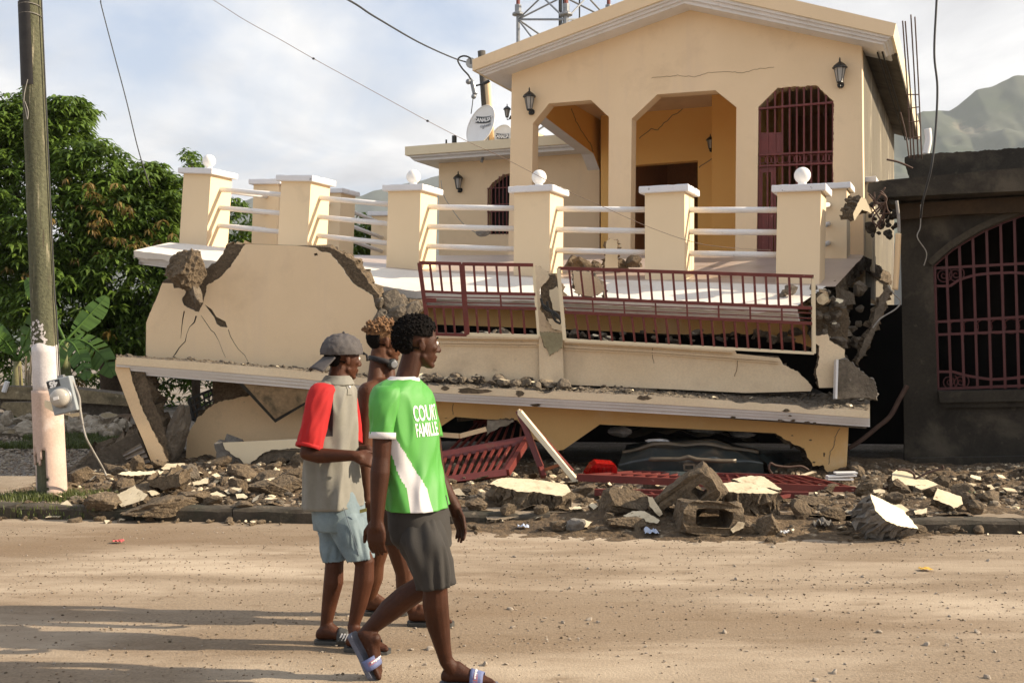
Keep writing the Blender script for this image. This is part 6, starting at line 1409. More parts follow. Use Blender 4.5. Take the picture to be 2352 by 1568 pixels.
# ================================================================= vacant lot at the left
m_old = M('old_wall_concrete', (.33, .26, .15), (.24, .185, .105), 2, .95, .6, 30, .2, stain=[((.10, .08, .045), 2, .52, .7), ((.46, .38, .24), 6, .62, .72)])
WL = Plane(Q(150, 900, 20.3), 6)
big('fallen_wall_beam', [(-60, 886), (150, 890), (292, 907), (294, 932), (150, 922), (-60, 912)], WL, .5, 'long horizontal concrete beam lying behind the pole', [m_old, m_conc], rough=.03, cat='beam')
big('fallen_wall_panel', [(-60, 910), (150, 920), (292, 930), (292, 958, 3), (120, 960, 3), (95, 955, 3), (-60, 925, 2)], WL.off(.25), .15, 'dark shaded wall panel below the long horizontal beam', [m_conc, m_conc], rough=.03, cat='wall panel')
big('tilted_wall_panel', R2((0, 668, 2), (40, 690), (150, 760), (230, 705, 2), (230, 640), (20, 640)), WL.off(-.2), .12, 'tilted old wall panel at the left edge below the beam', [m_old, m_conc], rough=.03, seed=3, cat='wall panel')
big('tilted_wall_panel', R2((385, 705), (545, 715, 2), (540, 765, 2), (430, 768, 2), (390, 745, 2)), WL.off(-.35), .12, 'small tilted wall panel just right of the pole below the meter', [m_old, m_conc], rough=.03, seed=4, cat='wall panel')
m_wrub = M('pale_limestone', (.42, .35, .26), (.30, .25, .18), 3, .95, .6, 26, .2, stain=[((.55, .49, .40), 8, .6, .7)])
def lotz(x, y): return .02 + .05 * noise.noise(Vector((x * .6, y * .6, 3)))
def heap(rr):
    u = rr.uniform(-30, 290); Y = rr.uniform(18.2, 20.0); p = Q(u, 900, Y); return Vector((p.x, Y, .05 + .10 * rr.random() * (Y - 17.9)))
scatter('limestone_rock', heap, 120, .06, .24, [m_wrub, m_old], 'pale broken stone in the heap on the vacant lot by the low wall', 'stone', 'pale stones heaped on the vacant lot', seed=33, flatz=.8)
def backheap(rr):
    u = rr.uniform(470, 760); Y = rr.uniform(17.5, 20.0); p = Q(u, 900, Y); return Vector((p.x, Y, .05 + .05 * rr.random()))
scatter('limestone_rock', backheap, 30, .05, .16, [m_wrub, m_old], 'small pale stone seen through the gap under the ledge', 'stone', 'stones seen through the gap under the ledge', seed=34, flatz=.8)
def lotgravel(rr):
    y = rr.uniform(10.3, 18.5); u = rr.uniform(-60, 420); p = Q(u, 900, y); return Vector((p.x, y, .0))
scatter('lot_gravel', lotgravel, 5000, .012, .04, [m_wrub, m_peb, m_pebl], None, None, None, seed=35, asobj=False)
def grass(name, fn, n, hgt, seed, wdt=.006):
    rs = np.random.RandomState(seed); rr = random.Random(seed); P = np.array([tuple(fn(rr)) for _ in range(n)])
    az = rs.uniform(0, 6.28, n); ln = rs.uniform(0, .6, n); h = hgt * rs.uniform(.4, 1.1, n); s = np.stack([-np.sin(az), np.cos(az), np.zeros(n)], 1) * wdt
    m1 = P + np.stack([np.cos(az) * ln * h * .3, np.sin(az) * ln * h * .3, h * .6], 1); tp = P + np.stack([np.cos(az) * ln * h, np.sin(az) * ln * h, h], 1)
    V = np.stack([P - s, P + s, m1 + s * .8, m1 - s * .8, tp], 1).reshape(-1, 3); F = []
    for i in range(n): k = i * 5; F += [(k, k + 1, k + 2, k + 3), (k + 3, k + 2, k + 4)]
    return mk(name, V, F, [m_grass], kind='stuff')
def g1(rr):
    while True:
        u = rr.uniform(-40, 330); Y = rr.uniform(16.2, 18.9); p = Q(u, 900, Y)
        if noise.noise(Vector((p.x * .8, Y * .8, 1))) > -.12: return Vector((p.x, Y, 0))
grass('lot_grass', g1, 9000, .10, 1, .009)
pb = pax(1132)[0]
def g2(rr):
    a = rr.uniform(0, 6.28); r = abs(rr.gauss(.14, .12)) + .08; x, y = pb.x + math.cos(a) * r * 1.35 + .05, pb.y - .1 + math.sin(a) * r * .8; return Vector((x, y, .10))
grass('tuft_grass', g2, 3600, .085, 2, .004)
def g3(rr):
    x = rr.uniform(-5.3, -3.7); y = kerbY(x) + rr.gauss(0, .03); return Vector((x, y, rr.uniform(.0, .1)))
grass('kerb_weeds', g3, 380, .05, 3, .004)
# plants glimpsed in the crushed left bay
def g4(rr): 
    u = rr.uniform(470, 620); Y = rr.uniform(18, 20); return Vector((Q(u, 900, Y).x, Y, 0))
grass('weeds_behind', g4, 1500, .35, 4, .012)
bb_ = [(0, 0, 1, 0, .04), (0, 1, 1, 1, .04), (0, 0, 0, 1, .04), (1, 0, 1, 1, .04), (0, .33, 1, .33, .025), (0, .66, 1, .66, .025)] + [(k / 5, 0, k / 5, 1, .02) for k in range(1, 5)]
gq = [Q(*p, 13.6) for p in R2((1185, 620), (1335, 560), (1345, 650), (1215, 755))]
grille('window_grille', gq, [x + ('bar', m_black) for x in bb_], 'small black iron grille hanging under the ledge by the cream wall', None, Vector((0, 1, 0)), cat='grille')

# ================================================================= mountains
m_mtn = M('forested_mountain', (.045, .060, .034), (.07, .078, .048), .0035, .95, 0, .02, 0, stain=[((.055, .075, .035), .006, .48, .62), ((.18, .155, .10), .009, .60, .70)])
def ridge(name, prof, Y, depth, seed, left=None):
    prof = sorted(prof); u0, u1 = prof[0][0], prof[-1][0]
    xs0, xs1 = Q(u0, 0, Y).x, Q(u1, 0, Y).x
    def fn(s, t):
        u = lerp(u0, u1, s); hgt = Q(u, pl_interp(prof, u), Y).z; x = Q(u, 0, Y).x
        y = Y - depth * (1 - t); p = Vector((x, y, 0)) / (depth * .28)
        rid = .7 * abs(noise.noise(p + Vector((seed, 0, 0)))) + .3 * abs(noise.noise(p * 2.3 + Vector((seed, 3, 0)))) + .22 * abs(noise.noise(p * 5.1)) + .1 * noise.noise(p * 13)
        z = hgt * (t ** 1.15) * (1 - .55 * rid * (1 - t) * 1.6) + hgt * .006 * noise.noise(p * 11)
        return (x * (y / Y) ** .35, y, max(-5, z if t > .02 else -5))
    b = MB(); b.grid(fn, 240, 70); b.grid(lambda s, t: (fn(s, 1)[0], Y + t * depth * .5, fn(s, 1)[2] * (1 - t) - 5 * t), 240, 2)
    return b.build(name, [m_mtn], smooth=True, kind='structure')
ridge('mountain', [(1900, 330), (2040, 290), (2120, 256), (2180, 254), (2200, 243), (2241, 209), (2293, 193), (2326, 176), (2370, 172), (2450, 120), (2600, 90), (2800, 160), (3100, 260)], 1900, 900, 2)
ridge('distant_ridge', [(-300, 640), (100, 560), (400, 500), (536, 470), (580, 455), (700, 462), (829, 450), (861, 437), (880, 434), (967, 414), (1006, 405), (1100, 380), (1300, 420), (1700, 480), (2100, 440)], 3200, 900, 5)


# ================================================================= people
def fabric_dummy(): pass
def skin_mat(name, c1, c2):
    m = M(name, c1, c2, 7, .55, .25, 160, .08, spec=.22, stain=[((c1[0] * .7, c1[1] * .65, c1[2] * .6), 14, .55, .75), ((c1[0] * 1.35, c1[1] * 1.3, c1[2] * 1.3), 9, .6, .8)]); m.node_tree.nodes['Principled BSDF'].inputs['Subsurface Weight'].default_value = .0
    return m
m_skin1 = skin_mat('deep_brown_skin', (.060, .020, .0085), (.042, .014, .006)); m_skin2 = skin_mat('brown_skin', (.095, .036, .016), (.07, .025, .011)); m_skin3 = skin_mat('reddish_brown_skin', (.078, .026, .0115), (.055, .018, .008))
m_hair = M('black_hair', (.007, .006, .0055), (.013, .010, .009), 40, 1.0, 1.0, 150, .2, bdist=.01, spec=.1)
m_gold = M('bleached_brown_curls', (.30, .15, .055), (.16, .075, .03), 45, .8, 1.0, 120, .25, bdist=.01)
m_eyew = M('eye_white', (.65, .6, .55), None, 5, .2, 0, 10, 0)
def fabric(name, c1, c2=None, sc_=6, bump=.3, rough=.85, bs=220): return M(name, c1, c2, sc_, rough, bump, bs, .04, bdist=.004)
m_green = fabric('bright_green_jersey', (.070, .30, .042), (.062, .275, .038), 4, .15, .6); m_fwhite = fabric('white_fabric', (.60, .57, .56), (.54, .51, .50)); m_char = fabric('charcoal_cotton', (.030, .026, .022), (.022, .019, .016))
m_greyf = fabric('worn_grey_polo', (.225, .212, .18), (.185, .175, .145), 9); m_redf = fabric('red_sleeve_cotton', (.42, .007, .007), (.36, .006, .006)); m_blackf = fabric('black_fabric', (.015, .013, .015), None); m_denim = fabric('bleached_denim', (.19, .245, .265), (.115, .16, .185), 9, .5)
m_plaid = fabric('dark_brown_plaid', (.05, .028, .018), (.035, .02, .014)); m_pline = fabric('tan_check_thread', (.22, .15, .09)); m_cap = fabric('washed_charcoal_cap', (.085, .075, .072), (.055, .047, .046), 14, .5)
m_sole = M('worn_blue_grey_sole', (.16, .17, .22), (.11, .115, .14), 9, .8, .3, 60, .1); m_strap = M('blue_slide_strap', (.16, .19, .36), (.13, .155, .29), 9, .7, .3, 60, .1); m_band = M('faded_red_band', (.52, .13, .10), None, 9, .7, .1, 60, .05)
m_solek = M('dark_rubber_sole', (.04, .04, .038), (.07, .065, .055), 9, .7, .3, 60, .1); m_print = M('white_shirt_print', (.78, .76, .74), None, 9, .6, 0, 60, .0); m_printr = M('red_shirt_print', (.6, .04, .04), None, 9, .6, 0, 60, .0)

def cap_(b, p, q, r1, r2, n=14, fl=None):
    """tapered rounded limb"""
    p, q = Vector(p), Vector(q); d = (q - p); L = d.length; d = d / L if L > 1e-6 else Vector((0, 0, 1))
    x = d.orthogonal().normalized(); y = d.cross(x)
    if fl is not None:
        y = (Vector(fl[0]) - d * d.dot(Vector(fl[0]))).normalized(); x = y.cross(d)
    k = fl[1] if fl is not None else 1.0
    rings = []
    for a in (-80, -50, -20): rings.append((-r1 * math.sin(R(-a)) , r1 * math.cos(R(a))))
    for t in (.0, .25, .5, .75, 1.0): rings.append((L * t, lerp(r1, r2, t)))
    for a in (20, 50, 80): rings.append((L + r2 * math.sin(R(a)), r2 * math.cos(R(a))))
    b.loft([[p + d * h + (x * math.cos(2 * math.pi * i / n) + y * math.sin(2 * math.pi * i / n) * k) * r for i in range(n)] for h, r in rings])
def chain(b, pts, rs, n=14):
    for i in range(len(pts) - 1): cap_(b, pts[i], pts[i + 1], rs[i], rs[i + 1], n)
def rings_(cs, nn=28, pw=1.0):
    """cs: list of (center, A vec, B vec)"""
    out = []
    for c, A, B in cs:
        r = []
        for i in range(nn):
            a = 2 * math.pi * i / nn; ca, sa = math.cos(a), math.sin(a)
            r.append(c + A * math.copysign(abs(ca) ** pw, ca) + B * math.copysign(abs(sa) ** pw, sa))
        out.append(r)
    return out
def hand(b, wrist, d, palm, scale=1.0, curl=.5, thumb=1, spread=.1):
    """d: pointing to fingers, palm: normal the fingers curl towards"""
    d = Vector(d).normalized(); palm = Vector(palm); palm = (palm - d * palm.dot(d)).normalized(); x = d.cross(palm) * thumb; s = scale
    cap_(b, wrist, wrist + d * .03 * s, .027 * s, .028 * s)
    b.loft(rings_([(wrist + d * t * s, x * w_ * s, palm * h * s) for t, w_, h in ((.0, .024, .019), (.02, .032, .019), (.045, .041, .017), (.075, .043, .015), (.092, .041, .013), (.098, .032, .008))], 14, .8))
    for k, (o, L) in enumerate(((.030, .068), (.011, .078), (-.010, .073), (-.029, .056))):
        p = wrist + d * .085 * s + x * o * s; dd = (d + x * o * 3 * spread).normalized(); r = .0088 * s; a = 0; seg = (L * .45, L * .32, L * .25)
        for j, sg in enumerate(seg):
            a += curl * (.55, .75, .5)[j]; dv = dd * math.cos(a) + palm * math.sin(a); q = p + dv * sg * s; cap_(b, p, q, r, r * .93, 8); p = q; r *= .93
    p = wrist + d * .022 * s + x * .026 * s; t1 = (d * .75 + x * .65 + palm * .25).normalized(); q = p + t1 * .045 * s; cap_(b, p, q, .013 * s, .011 * s, 8)
    t2 = (d * .92 + x * .25 + palm * .35).normalized(); q2 = q + t2 * .032 * s; cap_(b, q, q2, .011 * s, .0095 * s, 8); cap_(b, q2, q2 + t2 * .018 * s, .0095 * s, .008 * s, 8)
def foot(b, ankle, heel, fwd, up, L=.24):
    """heel: bottom back point of the sole"""
    f = Vector(fwd).normalized(); u = Vector(up); u = (u - f * u.dot(f)).normalized(); s = f.cross(u)
    b.loft(rings_([(heel + f * t * L + u * h, s * w_, u * hh) for t, w_, h, hh in ((.0, .012, .025, .012), (.03, .028, .03, .024), (.12, .034, .036, .034), (.26, .035, .045, .042), (.42, .037, .040, .036), (.58, .042, .031, .027), (.72, .047, .022, .019), (.82, .045, .017, .014), (.87, .03, .015, .010))], 16, .9))
    cap_(b, ankle, heel + f * .24 * L + u * .05, .033, .036)
    cap_(b, heel + f * .3 * L + u * .07, heel + f * .6 * L + u * .03, .03, .02)
    for k, (o, ln, r) in enumerate(((-.032, .060, .014), (-.012, .058, .010), (.004, .050, .0095), (.019, .043, .009), (.033, .034, .0085))):
        p = heel + f * .80 * L + s * o * -1 + u * .014; q = p + f * (ln - .01) - u * .003; cap_(b, p, q, r, r * .9, 8)
def slide(par, heel, fwd, up, L=.24, strap=True, side='', sole=None, strapm=None, text=None, label=None, tilt=0):
    f = Vector(fwd).normalized(); u = Vector(up); u = (u - f * u.dot(f)).normalized(); s = f.cross(u)
    out_ = [(-.03, .0), (-.02, .022), (.02, .036), (.30, .036), (.5, .036), (.75, .05), (.92, .048), (1.04, .033), (1.09, .0)]
    pts = [(t, w_) for t, w_ in out_] + [(t, -w_) for t, w_ in out_[-2:0:-1]]
    ring = lambda h, g: [heel + f * t * L + s * w_ * g + u * h for t, w_ in pts]
    o = MB().loft([ring(-.020, .94), ring(-.016, 1), ring(-.002, 1.03), ring(.004, 1.0)]).build('sandal', [sole or m_sole], par, smooth=False)
    if strap:
        b = MB(); 
        def st(a, t): 
            ang = math.pi * a; return heel + f * (lerp(.56, .80, t)) * L + s * .052 * math.cos(ang) + u * (.0 + .062 * math.sin(ang) ** .7 * lerp(1.08, .82, t))
        b.grid(st, 20, 4); ss = b.build('strap', [strapm or m_strap], o, smooth=True); md = ss.modifiers.new('t', 'SOLIDIFY'); md.thickness = .004
        if text is not None:
            st2 = lambda a, t, off=.003: st(a, t) + (s * math.cos(math.pi * a) + u * math.sin(math.pi * a)) * off
            bb = MB(); bb.grid(lambda a, t: st2(lerp(.08, .92, a), lerp(.28, .62, t), .004), 18, 2); bb.build('strap_band', [m_band], ss)
            V, F = text_mesh(text, .030, .04); sg = side
            MB().add([st2(.5 + sg * (v[0] / .15 - 0.0) * .9 + sg * -.0 + (-.12 if sg < 0 else .12), .45 - sg * 0 + v[1] * -sg * 8.0 * (1), .007) for v in V], F).build('strap_lettering', [m_print], ss)
    return o
def head(b, c, f, tilt=0.0, s=1.0, neck=None, jaw=1.0):
    """c centre of the skull, f facing direction; returns frame"""
    f = Vector(f).normalized(); l = Z.cross(f).normalized(); u = f.cross(l); f2 = (f * math.cos(tilt) - u * math.sin(tilt)); u = f2.cross(l) * 1.0; f = f2
    rot = Matrix((f, l, u)).transposed()
    P = lambda x, y, z: c + f * x * s + l * y * s + u * z * s
    E_ = lambda x, y, z, rx, ry, rz, sub=3: b.ell(P(x, y, z), (rx * s, ry * s, rz * s), rot, sub)
    E_(-.015, 0, .03, .094, .073, .085); E_(.03, 0, .0, .060, .064, .085); E_(.035, 0, -.045, .050, .054, .062)
    cap_(b, P(.012, .040, -.060), P(.062, .016, -.098), .017 * s, .016 * s); cap_(b, P(.012, -.040, -.060), P(.062, -.016, -.098), .017 * s, .016 * s); E_(.070, 0, -.098, .019, .022, .016)
    cap_(b, P(.083, 0, .012), P(.106, 0, -.026), .0095 * s, .014 * s); E_(.093, .014, -.032, .011, .009, .008); E_(.093, -.014, -.032, .011, .009, .008)
    E_(.083, 0, -.058, .018, .024, .0085); E_(.080, 0, -.073, .017, .021, .0085)
    for sd in (1, -1):
        cap_(b, P(.079, sd * .012, .022), P(.062, sd * .045, .024), .010 * s, .010 * s); E_(.058, sd * .042, -.018, .022, .018, .018)
        b.ell(P(-.012, sd * .077, -.012), (.019 * s, .006 * s, .031 * s), rot @ Matrix.Rotation(-.18, 3, 'Y'), 2); cap_(b, P(-.020, sd * .074, -.010), P(-.018, sd * .082, .012), .006 * s, .006 * s, 6)
    return P, f, l, u, rot
def fin_body(b, name, mat, par, vox=.0065, it=5):
    o = b.build(name, [mat], par, smooth=True)
    md = o.modifiers.new('join', 'REMESH'); md.mode = 'VOXEL'; md.voxel_size = vox; md.use_smooth_shade = True
    m2 = o.modifiers.new('soften', 'SMOOTH'); m2.factor = .5; m2.iterations = it
    return o
class Cloth:
    """tube of cloth through knots (center, A, B); S(theta, t) gives the surface, folds included"""
    def __init__(s, knots, amp=.008, seed=0, pw=.9, vert=1.0): s.k = knots; s.amp = amp; s.seed = seed; s.pw = pw; s.vert = vert
    def at(s, th, t, off=0):
        k = s.k; x = min(max(t, 0), 1) * (len(k) - 1); i = min(int(x), len(k) - 2); f = x - i
        def cm(j, c):
            p = [k[min(max(i + o, 0), len(k) - 1)][c] for o in (-1, 0, 1, 2)]
            return .5 * ((2 * p[1]) + (p[2] - p[0]) * f + (2 * p[0] - 5 * p[1] + 4 * p[2] - p[3]) * f * f + (3 * p[1] - p[0] - 3 * p[2] + p[3]) * f ** 3)
        c, A, B = cm(i, 0), cm(i, 1), cm(i, 2); ca, sa = math.cos(th), math.sin(th)
        dr = A * math.copysign(abs(ca) ** s.pw, ca) + B * math.copysign(abs(sa) ** s.pw, sa); n = dr.normalized()
        z_ = t * s.vert; w_ = noise.noise(Vector((ca * 1.3 + s.seed, sa * 1.3, z_ * 2.4))) + .8 * (.5 - abs(noise.noise(Vector((ca * 1.7 + z_ * 2.2 + s.seed, sa * 1.7 - z_ * 1.4, z_ * 2.6 + 4))) * 2.2)) + .35 * noise.noise(Vector((ca * 3.6 + z_ * 3, sa * 3.6 + s.seed, z_ * 6)))
        return c + dr + n * (w_ * s.amp * (.35 + .9 * t) + off)
    def mesh(s, name, mats, par, nu=96, nv=60, midx=None, t0=0, t1=1, off=0, thick=.004, hem=None):
        b = MB(); b.grid(lambda a, t: s.at(a * 2 * math.pi, lerp(t0, t1, t), off), nu, nv, m=midx if midx else 0, closed=True)
        if hem:
            for i in range(nu): b.V[-nu + i] = tuple(Vector(b.V[-nu + i]) + Z * hem(i))
        o = b.build(name, mats, par, smooth=True); md = o.modifiers.new('thickness', 'SOLIDIFY'); md.thickness = thick; md.offset = -1; return o
def fr(yaw): a = R(yaw); f = Vector((math.cos(a), math.sin(a), 0)); return f, Z.cross(f)      # facing vector and the left side vector

# ---------- young man in the green jersey
G0 = 5.07
def g(u, v, Y=G0): return Q(u, v, Y)
gp = empty('person', (g(990, 1560).x, G0, 0), 'young man striding in a bright green jersey, charcoal shorts and blue slides', 'person')
f, l = fr(-28); sd = -l                                       # sd: towards the camera (his right)
b = MB()
torso = [(g(925, 893), l * .09, f * .055), (g(922, 915), l * .15, f * .08), (g(930, 965), l * .165, f * .108), (g(940, 1040), l * .145, f * .10), (g(950, 1100), l * .135, f * .095), (g(957, 1150), l * .12, f * .085), (g(960, 1200), l * .12, f * .08), (g(962, 1235), l * .09, f * .06)]
b.loft(rings_(torso, 28))
HC = g(960, 788, 5.10); P, hf, hl, hu, hrot = head(b, HC, (math.cos(R(28)), math.sin(R(28)), 0), .06, 1.02)
cap_(b, g(928, 892, 5.07), P(-.022, 0, -.055), .055, .050); cap_(b, g(912, 905, 5.03), P(-.035, -.01, -.09), .036, .032)

# near arm hanging
S_, E_, W_ = g(882, 918, 4.92), g(876, 1052, 4.90), g(866, 1192, 4.88)
chain(b, [g(905, 915, 4.97), S_, g(879, 985, 4.91), E_], [.048, .050, .047, .041]); chain(b, [E_, g(873, 1085, 4.89), g(869, 1140, 4.885), W_], [.041, .045, .037, .030])
hand(b, W_, (-.04, -.02, -1), (.35, .9, 0), 1.12, .55, -1)
# far arm swinging forward
chain(b, [g(955, 925, 5.22), g(990, 1010, 5.28), g(1004, 1090, 5.30)], [.055, .048, .041]); chain(b, [g(1004, 1090, 5.30), g(1022, 1130, 5.28), g(1044, 1163, 5.25)], [.041, .042, .031])
hand(b, g(1044, 1163, 5.25), (.32, -.03, -.95), (-.75, -.55, 0), 1.08, .42, -1, .35)
# legs
kN, aN = g(1000, 1345, 4.98), g(1024, 1515, 5.03)
chain(b, [g(965, 1210, 5.04), g(985, 1280, 4.98), kN], [.066, .068, .058]); chain(b, [kN, g(1000, 1385, 4.99), g(1006, 1430, 5.01), g(1016, 1480, 5.02), aN], [.056, .061, .056, .040, .032])
hN = Vector((g(1013, 1560, 5.05).x, 5.05, .022)); foot(b, aN, hN, (1, -.10, 0), (0, 0, 1), .25)
kF, aF = g(985, 1338, 5.21), g(842, 1450, 5.21)
chain(b, [g(955, 1200, 5.15), g(974, 1275, 5.19), kF], [.066, .066, .056]); chain(b, [kF, g(930, 1372, 5.22), g(895, 1400, 5.22), g(862, 1432, 5.21), aF], [.055, .060, .056, .040, .032])
hF = g(812, 1450, 5.205); tF = g(868, 1556, 5.19); fF = (tF - hF).normalized(); upF = Vector((.88, -.25, .4)); foot(b, aF, hF + Vector((.012, -.0, 0)), fF, upF, .235)
fin_body(b, 'body', m_skin1, gp, .0055, 3)
def eyes(P, rot, par, s=1.0):
    for sd_ in (1, -1):
        MB().ell(P(.078, sd_ * .031, .004), .0115 * s, rot, 2).build('eye', [m_eyew], par, smooth=True); MB().ell(P(.087, sd_ * .031, .004), .006 * s, rot, 2).build('pupil', [m_hair], par, smooth=True)
        b = MB(); b.tube([P(.087, sd_ * .014, .026), P(.083, sd_ * .034, .031), P(.070, sd_ * .050, .026)], [.003, .0042, .002], 6); b.build('eyebrow', [m_hair], par)
eyes(P, hrot, gp)
def hair_cap(P, rot, mat, par, thick=.028, seed=1, name='hair', lo=-.03, fade=True, front=.055, top=1.0, sub=5):
    V, F = ico(sub); rr = np.array(rot.to_3x3()); out = []
    for v in V:
        x, y, z = v; d = Vector(v)
        t = thick * (.55 + .45 * max(0, z)) * (1 + .25 * noise.noise(d * 6 + Vector((seed, 0, 0)))) + .004 * noise.noise(d * 22) + .003 * noise.noise(d * 45)
        if z < -.2: t *= max(0.0, 1 + (z + .2) * 2.2) if x > -.1 else max(.3, 1 + (z + .25) * 1.5)
        if x > .55 and z < .45: t = -.012
        if z < (-.62 if x > -.25 else -.84): t = -.018
        if x > .1 and z < .05: t = min(t, -.008)
        if abs(y) > .5 and x > -.42 and z < .12: t = min(t, -.006)
        out.append(tuple(P(-.016 + x * (.094 + t), y * (.073 + t), .022 + z * (.090 + t * top))))
    return mk(name, out, F, [mat], par, smooth=True)
hair_cap(P, hrot, m_hair, gp, .022)
b = MB(); rr = random.Random(15)
for k in range(900):
    d = Vector((rr.gauss(0, 1), rr.gauss(0, 1), rr.gauss(0, 1))).normalized()
    if d.z < -.25 and d.x > -.35: continue
    if d.z < -.6 or (d.x > .5 and d.z < .5) or (abs(d.y) > .5 and d.x > -.4 and d.z < .2): continue
    t = .019 * (.55 + .45 * max(0, d.z)) + rr.uniform(0, .007); r_ = rr.uniform(.004, .008)
    b.ell(P(-.016 + d.x * (.094 + t), d.y * (.073 + t), .022 + d.z * (.090 + t)), r_, None, 1)
b.build('hair_tufts', [m_hair], gp, smooth=True, kind='stuff')
# jersey
K = [(g(926, 870), l * .082, f * .066), (g(924, 877), l * .130, f * .080), (g(922, 890), l * .172, f * .098), (g(924, 914), l * .192, f * .114), (g(929, 968), l * .190, f * .124), (g(937, 1020), l * .178, f * .122), (g(944, 1070), l * .170, f * .118), (g(952, 1115), l * .172, f * .126), (g(960, 1164), l * .180, f * .136)]
jersey = Cloth(K, .015, 3)
def jm(a, t):                                  # white curved side panel: near side (angle pi) widening to the front lower down
    ang = a * 2 * math.pi; cen = lerp(math.pi * .93, math.pi * .80, (t - .35) / .65) - .22 * math.sin((t - .35) * 2.2)
    cen = math.pi * lerp(1.02, .73, max(0, min(1, (t - .42) / .45)))
    wdt = lerp(.03, .34, max(0, min(1, (t - .36) / .4)))
    return 1 if t > .42 and abs(ang - cen) < wdt else 0
jersey.mesh('jersey', [m_green, m_fwhite], gp, 160, 90, jm)
Cloth([(g(928, 864), l * .070, f * .060), (g(927, 868), l * .078, f * .066), (g(926, 875), l * .102, f * .074)], .0, 3).mesh('collar', [m_fwhite], gp, 48, 4, thick=.006)
def arm_frame(p, q): d = (q - p).normalized(); x = d.cross(Vector((0, 1, 0))).normalized(); return x, d.cross(x)
ax_, ay_ = arm_frame(S_, E_)
slv = Cloth([(g(906, 884, 5.02), ax_ * .045, ay_ * .05), (g(893, 892, 4.96), ax_ * .066, ay_ * .068), (g(885, 925, 4.93), ax_ * .072, ay_ * .070), (g(880, 970, 4.915), ax_ * .062, ay_ * .062), (g(879, 1006, 4.91), ax_ * .058, ay_ * .060)], .007, 9)
slv.mesh('sleeve', [m_green], gp, 56, 30)
Cloth([(g(879.5, 992, 4.91), ax_ * .060, ay_ * .062), (g(879, 1007, 4.91), ax_ * .0605, ay_ * .0625)], .002, 9).mesh('sleeve_cuff', [m_fwhite], gp, 48, 2, off=.002)
b = MB(); Cloth([(g(955, 905, 5.2), ax_ * .06, ay_ * .06), (g(975, 950, 5.25), ax_ * .062, ay_ * .062), (g(990, 1000, 5.28), ax_ * .055, ay_ * .055)], .005, 2).mesh('sleeve', [m_green], gp, 40, 12)
# print on the chest: x runs round the body, y down it
def chest(txt, th0, t0, size, mat, kx=5.2, name='chest_lettering', ky=1.25):
    V, F = text_mesh(txt, size, .015, align='LEFT')
    MB().add([jersey.at(th0 - v[0] * kx, t0 - v[1] * ky, .0025) for v in V], F).build(name, [mat], gp)
chest('COURT', math.pi * .64, .455, .086, m_print, 3.1); chest('FAMILLE', math.pi * .64, .54, .082, m_print, 2.6); chest('PSU', math.pi * .335, .54, .075, m_printr, 3.0)
# shorts
hips = Cloth([(g(958, 1140), l * .160, f * .118), (g(962, 1185), l * .164, f * .126), (g(967, 1230), l * .162, f * .128), (g(975, 1255), l * .14, f * .115)], .006, 5)
hips.mesh('shorts_seat', [m_char], gp, 72, 20)
lx, ly = Vector((1, 0, .1)).normalized(), Vector((0, 1, 0))
Cloth([(g(960, 1172, 5.05), lx * .05, ly * .06), (g(962, 1195, 5.02), lx * .092, ly * .10), (g(972, 1235, 4.99), lx * .106, ly * .105), (g(986, 1285, 4.98), lx * .092, ly * .095), (g(999, 1345, 4.98), lx * .078, ly * .088)], .019, 7, vert=.6).mesh('shorts_leg', [m_char], gp, 72, 30)
Cloth([(g(955, 1190, 5.16), lx * .085, ly * .09), (g(968, 1240, 5.18), lx * .088, ly * .09), (g(992, 1322, 5.20), lx * .080, ly * .075)], .012, 8).mesh('shorts_leg', [m_char], gp, 56, 20)
slide(gp, hN - Z * .004, (1, -.10, 0), (0, 0, 1), .25, text='adidas', side=-1)
slide(gp, hF + Vector((-.002, 0, -.008)), fF, upF, .235, text='adidas', side=-1)

# ---------- boy in the grey polo with red sleeves and a backwards cap
B0 = 5.75
def h(u, v, Y=B0): return Q(u, v, Y)
bp = empty('person', (h(790, 1490).x, B0, 0), 'boy in a backwards cap, grey polo with red sleeve and cut off denim shorts', 'person')
f, l = fr(-18)
b = MB()
b.loft(rings_([(h(770, 890), l * .08, f * .055), (h(768, 915), l * .135, f * .08), (h(766, 980), l * .125, f * .085), (h(765, 1060), l * .11, f * .075), (h(768, 1120), l * .105, f * .07), (h(772, 1180), l * .11, f * .08), (h(775, 1215), l * .10, f * .07)], 28))
HB_ = h(788, 822, 5.78); P, hf, hl, hu, hrot = head(b, HB_, (math.cos(R(38)), math.sin(R(38)), 0), .10, .97)
cap_(b, h(768, 895), P(-.02, 0, -.05), .050, .046); cap_(b, h(780, 890, 5.72), P(.01, 0, -.09), .04, .034)
S_, E_, W_ = h(738, 912, 5.62), h(705, 1040, 5.55), h(812, 1046, 5.50)
chain(b, [h(750, 912, 5.66), S_, h(718, 980, 5.57), E_], [.038, .044, .042, .037]); chain(b, [E_, h(735, 1046, 5.54), W_], [.038, .040, .027])
hand(b, W_, (.93, .1, -.28), (.25, .6, -.6), 1.0, .65, 1)
chain(b, [h(800, 915, 5.9), h(800, 1000, 5.95), h(800, 1035, 5.95), h(845, 1032, 5.75)], [.048, .042, .037, .027]); hand(b, h(842, 1034, 5.76), (.75, -.45, -.3), (0, .2, -.9), .95, .6, -1)
kN, aN = h(838, 1290, 5.66), h(812, 1437, 5.66)                # front leg
chain(b, [h(785, 1190, 5.68), h(815, 1245, 5.67), kN], [.060, .062, .052]); chain(b, [kN, h(836, 1330, 5.66), h(825, 1385, 5.66), aN], [.050, .054, .044, .030])
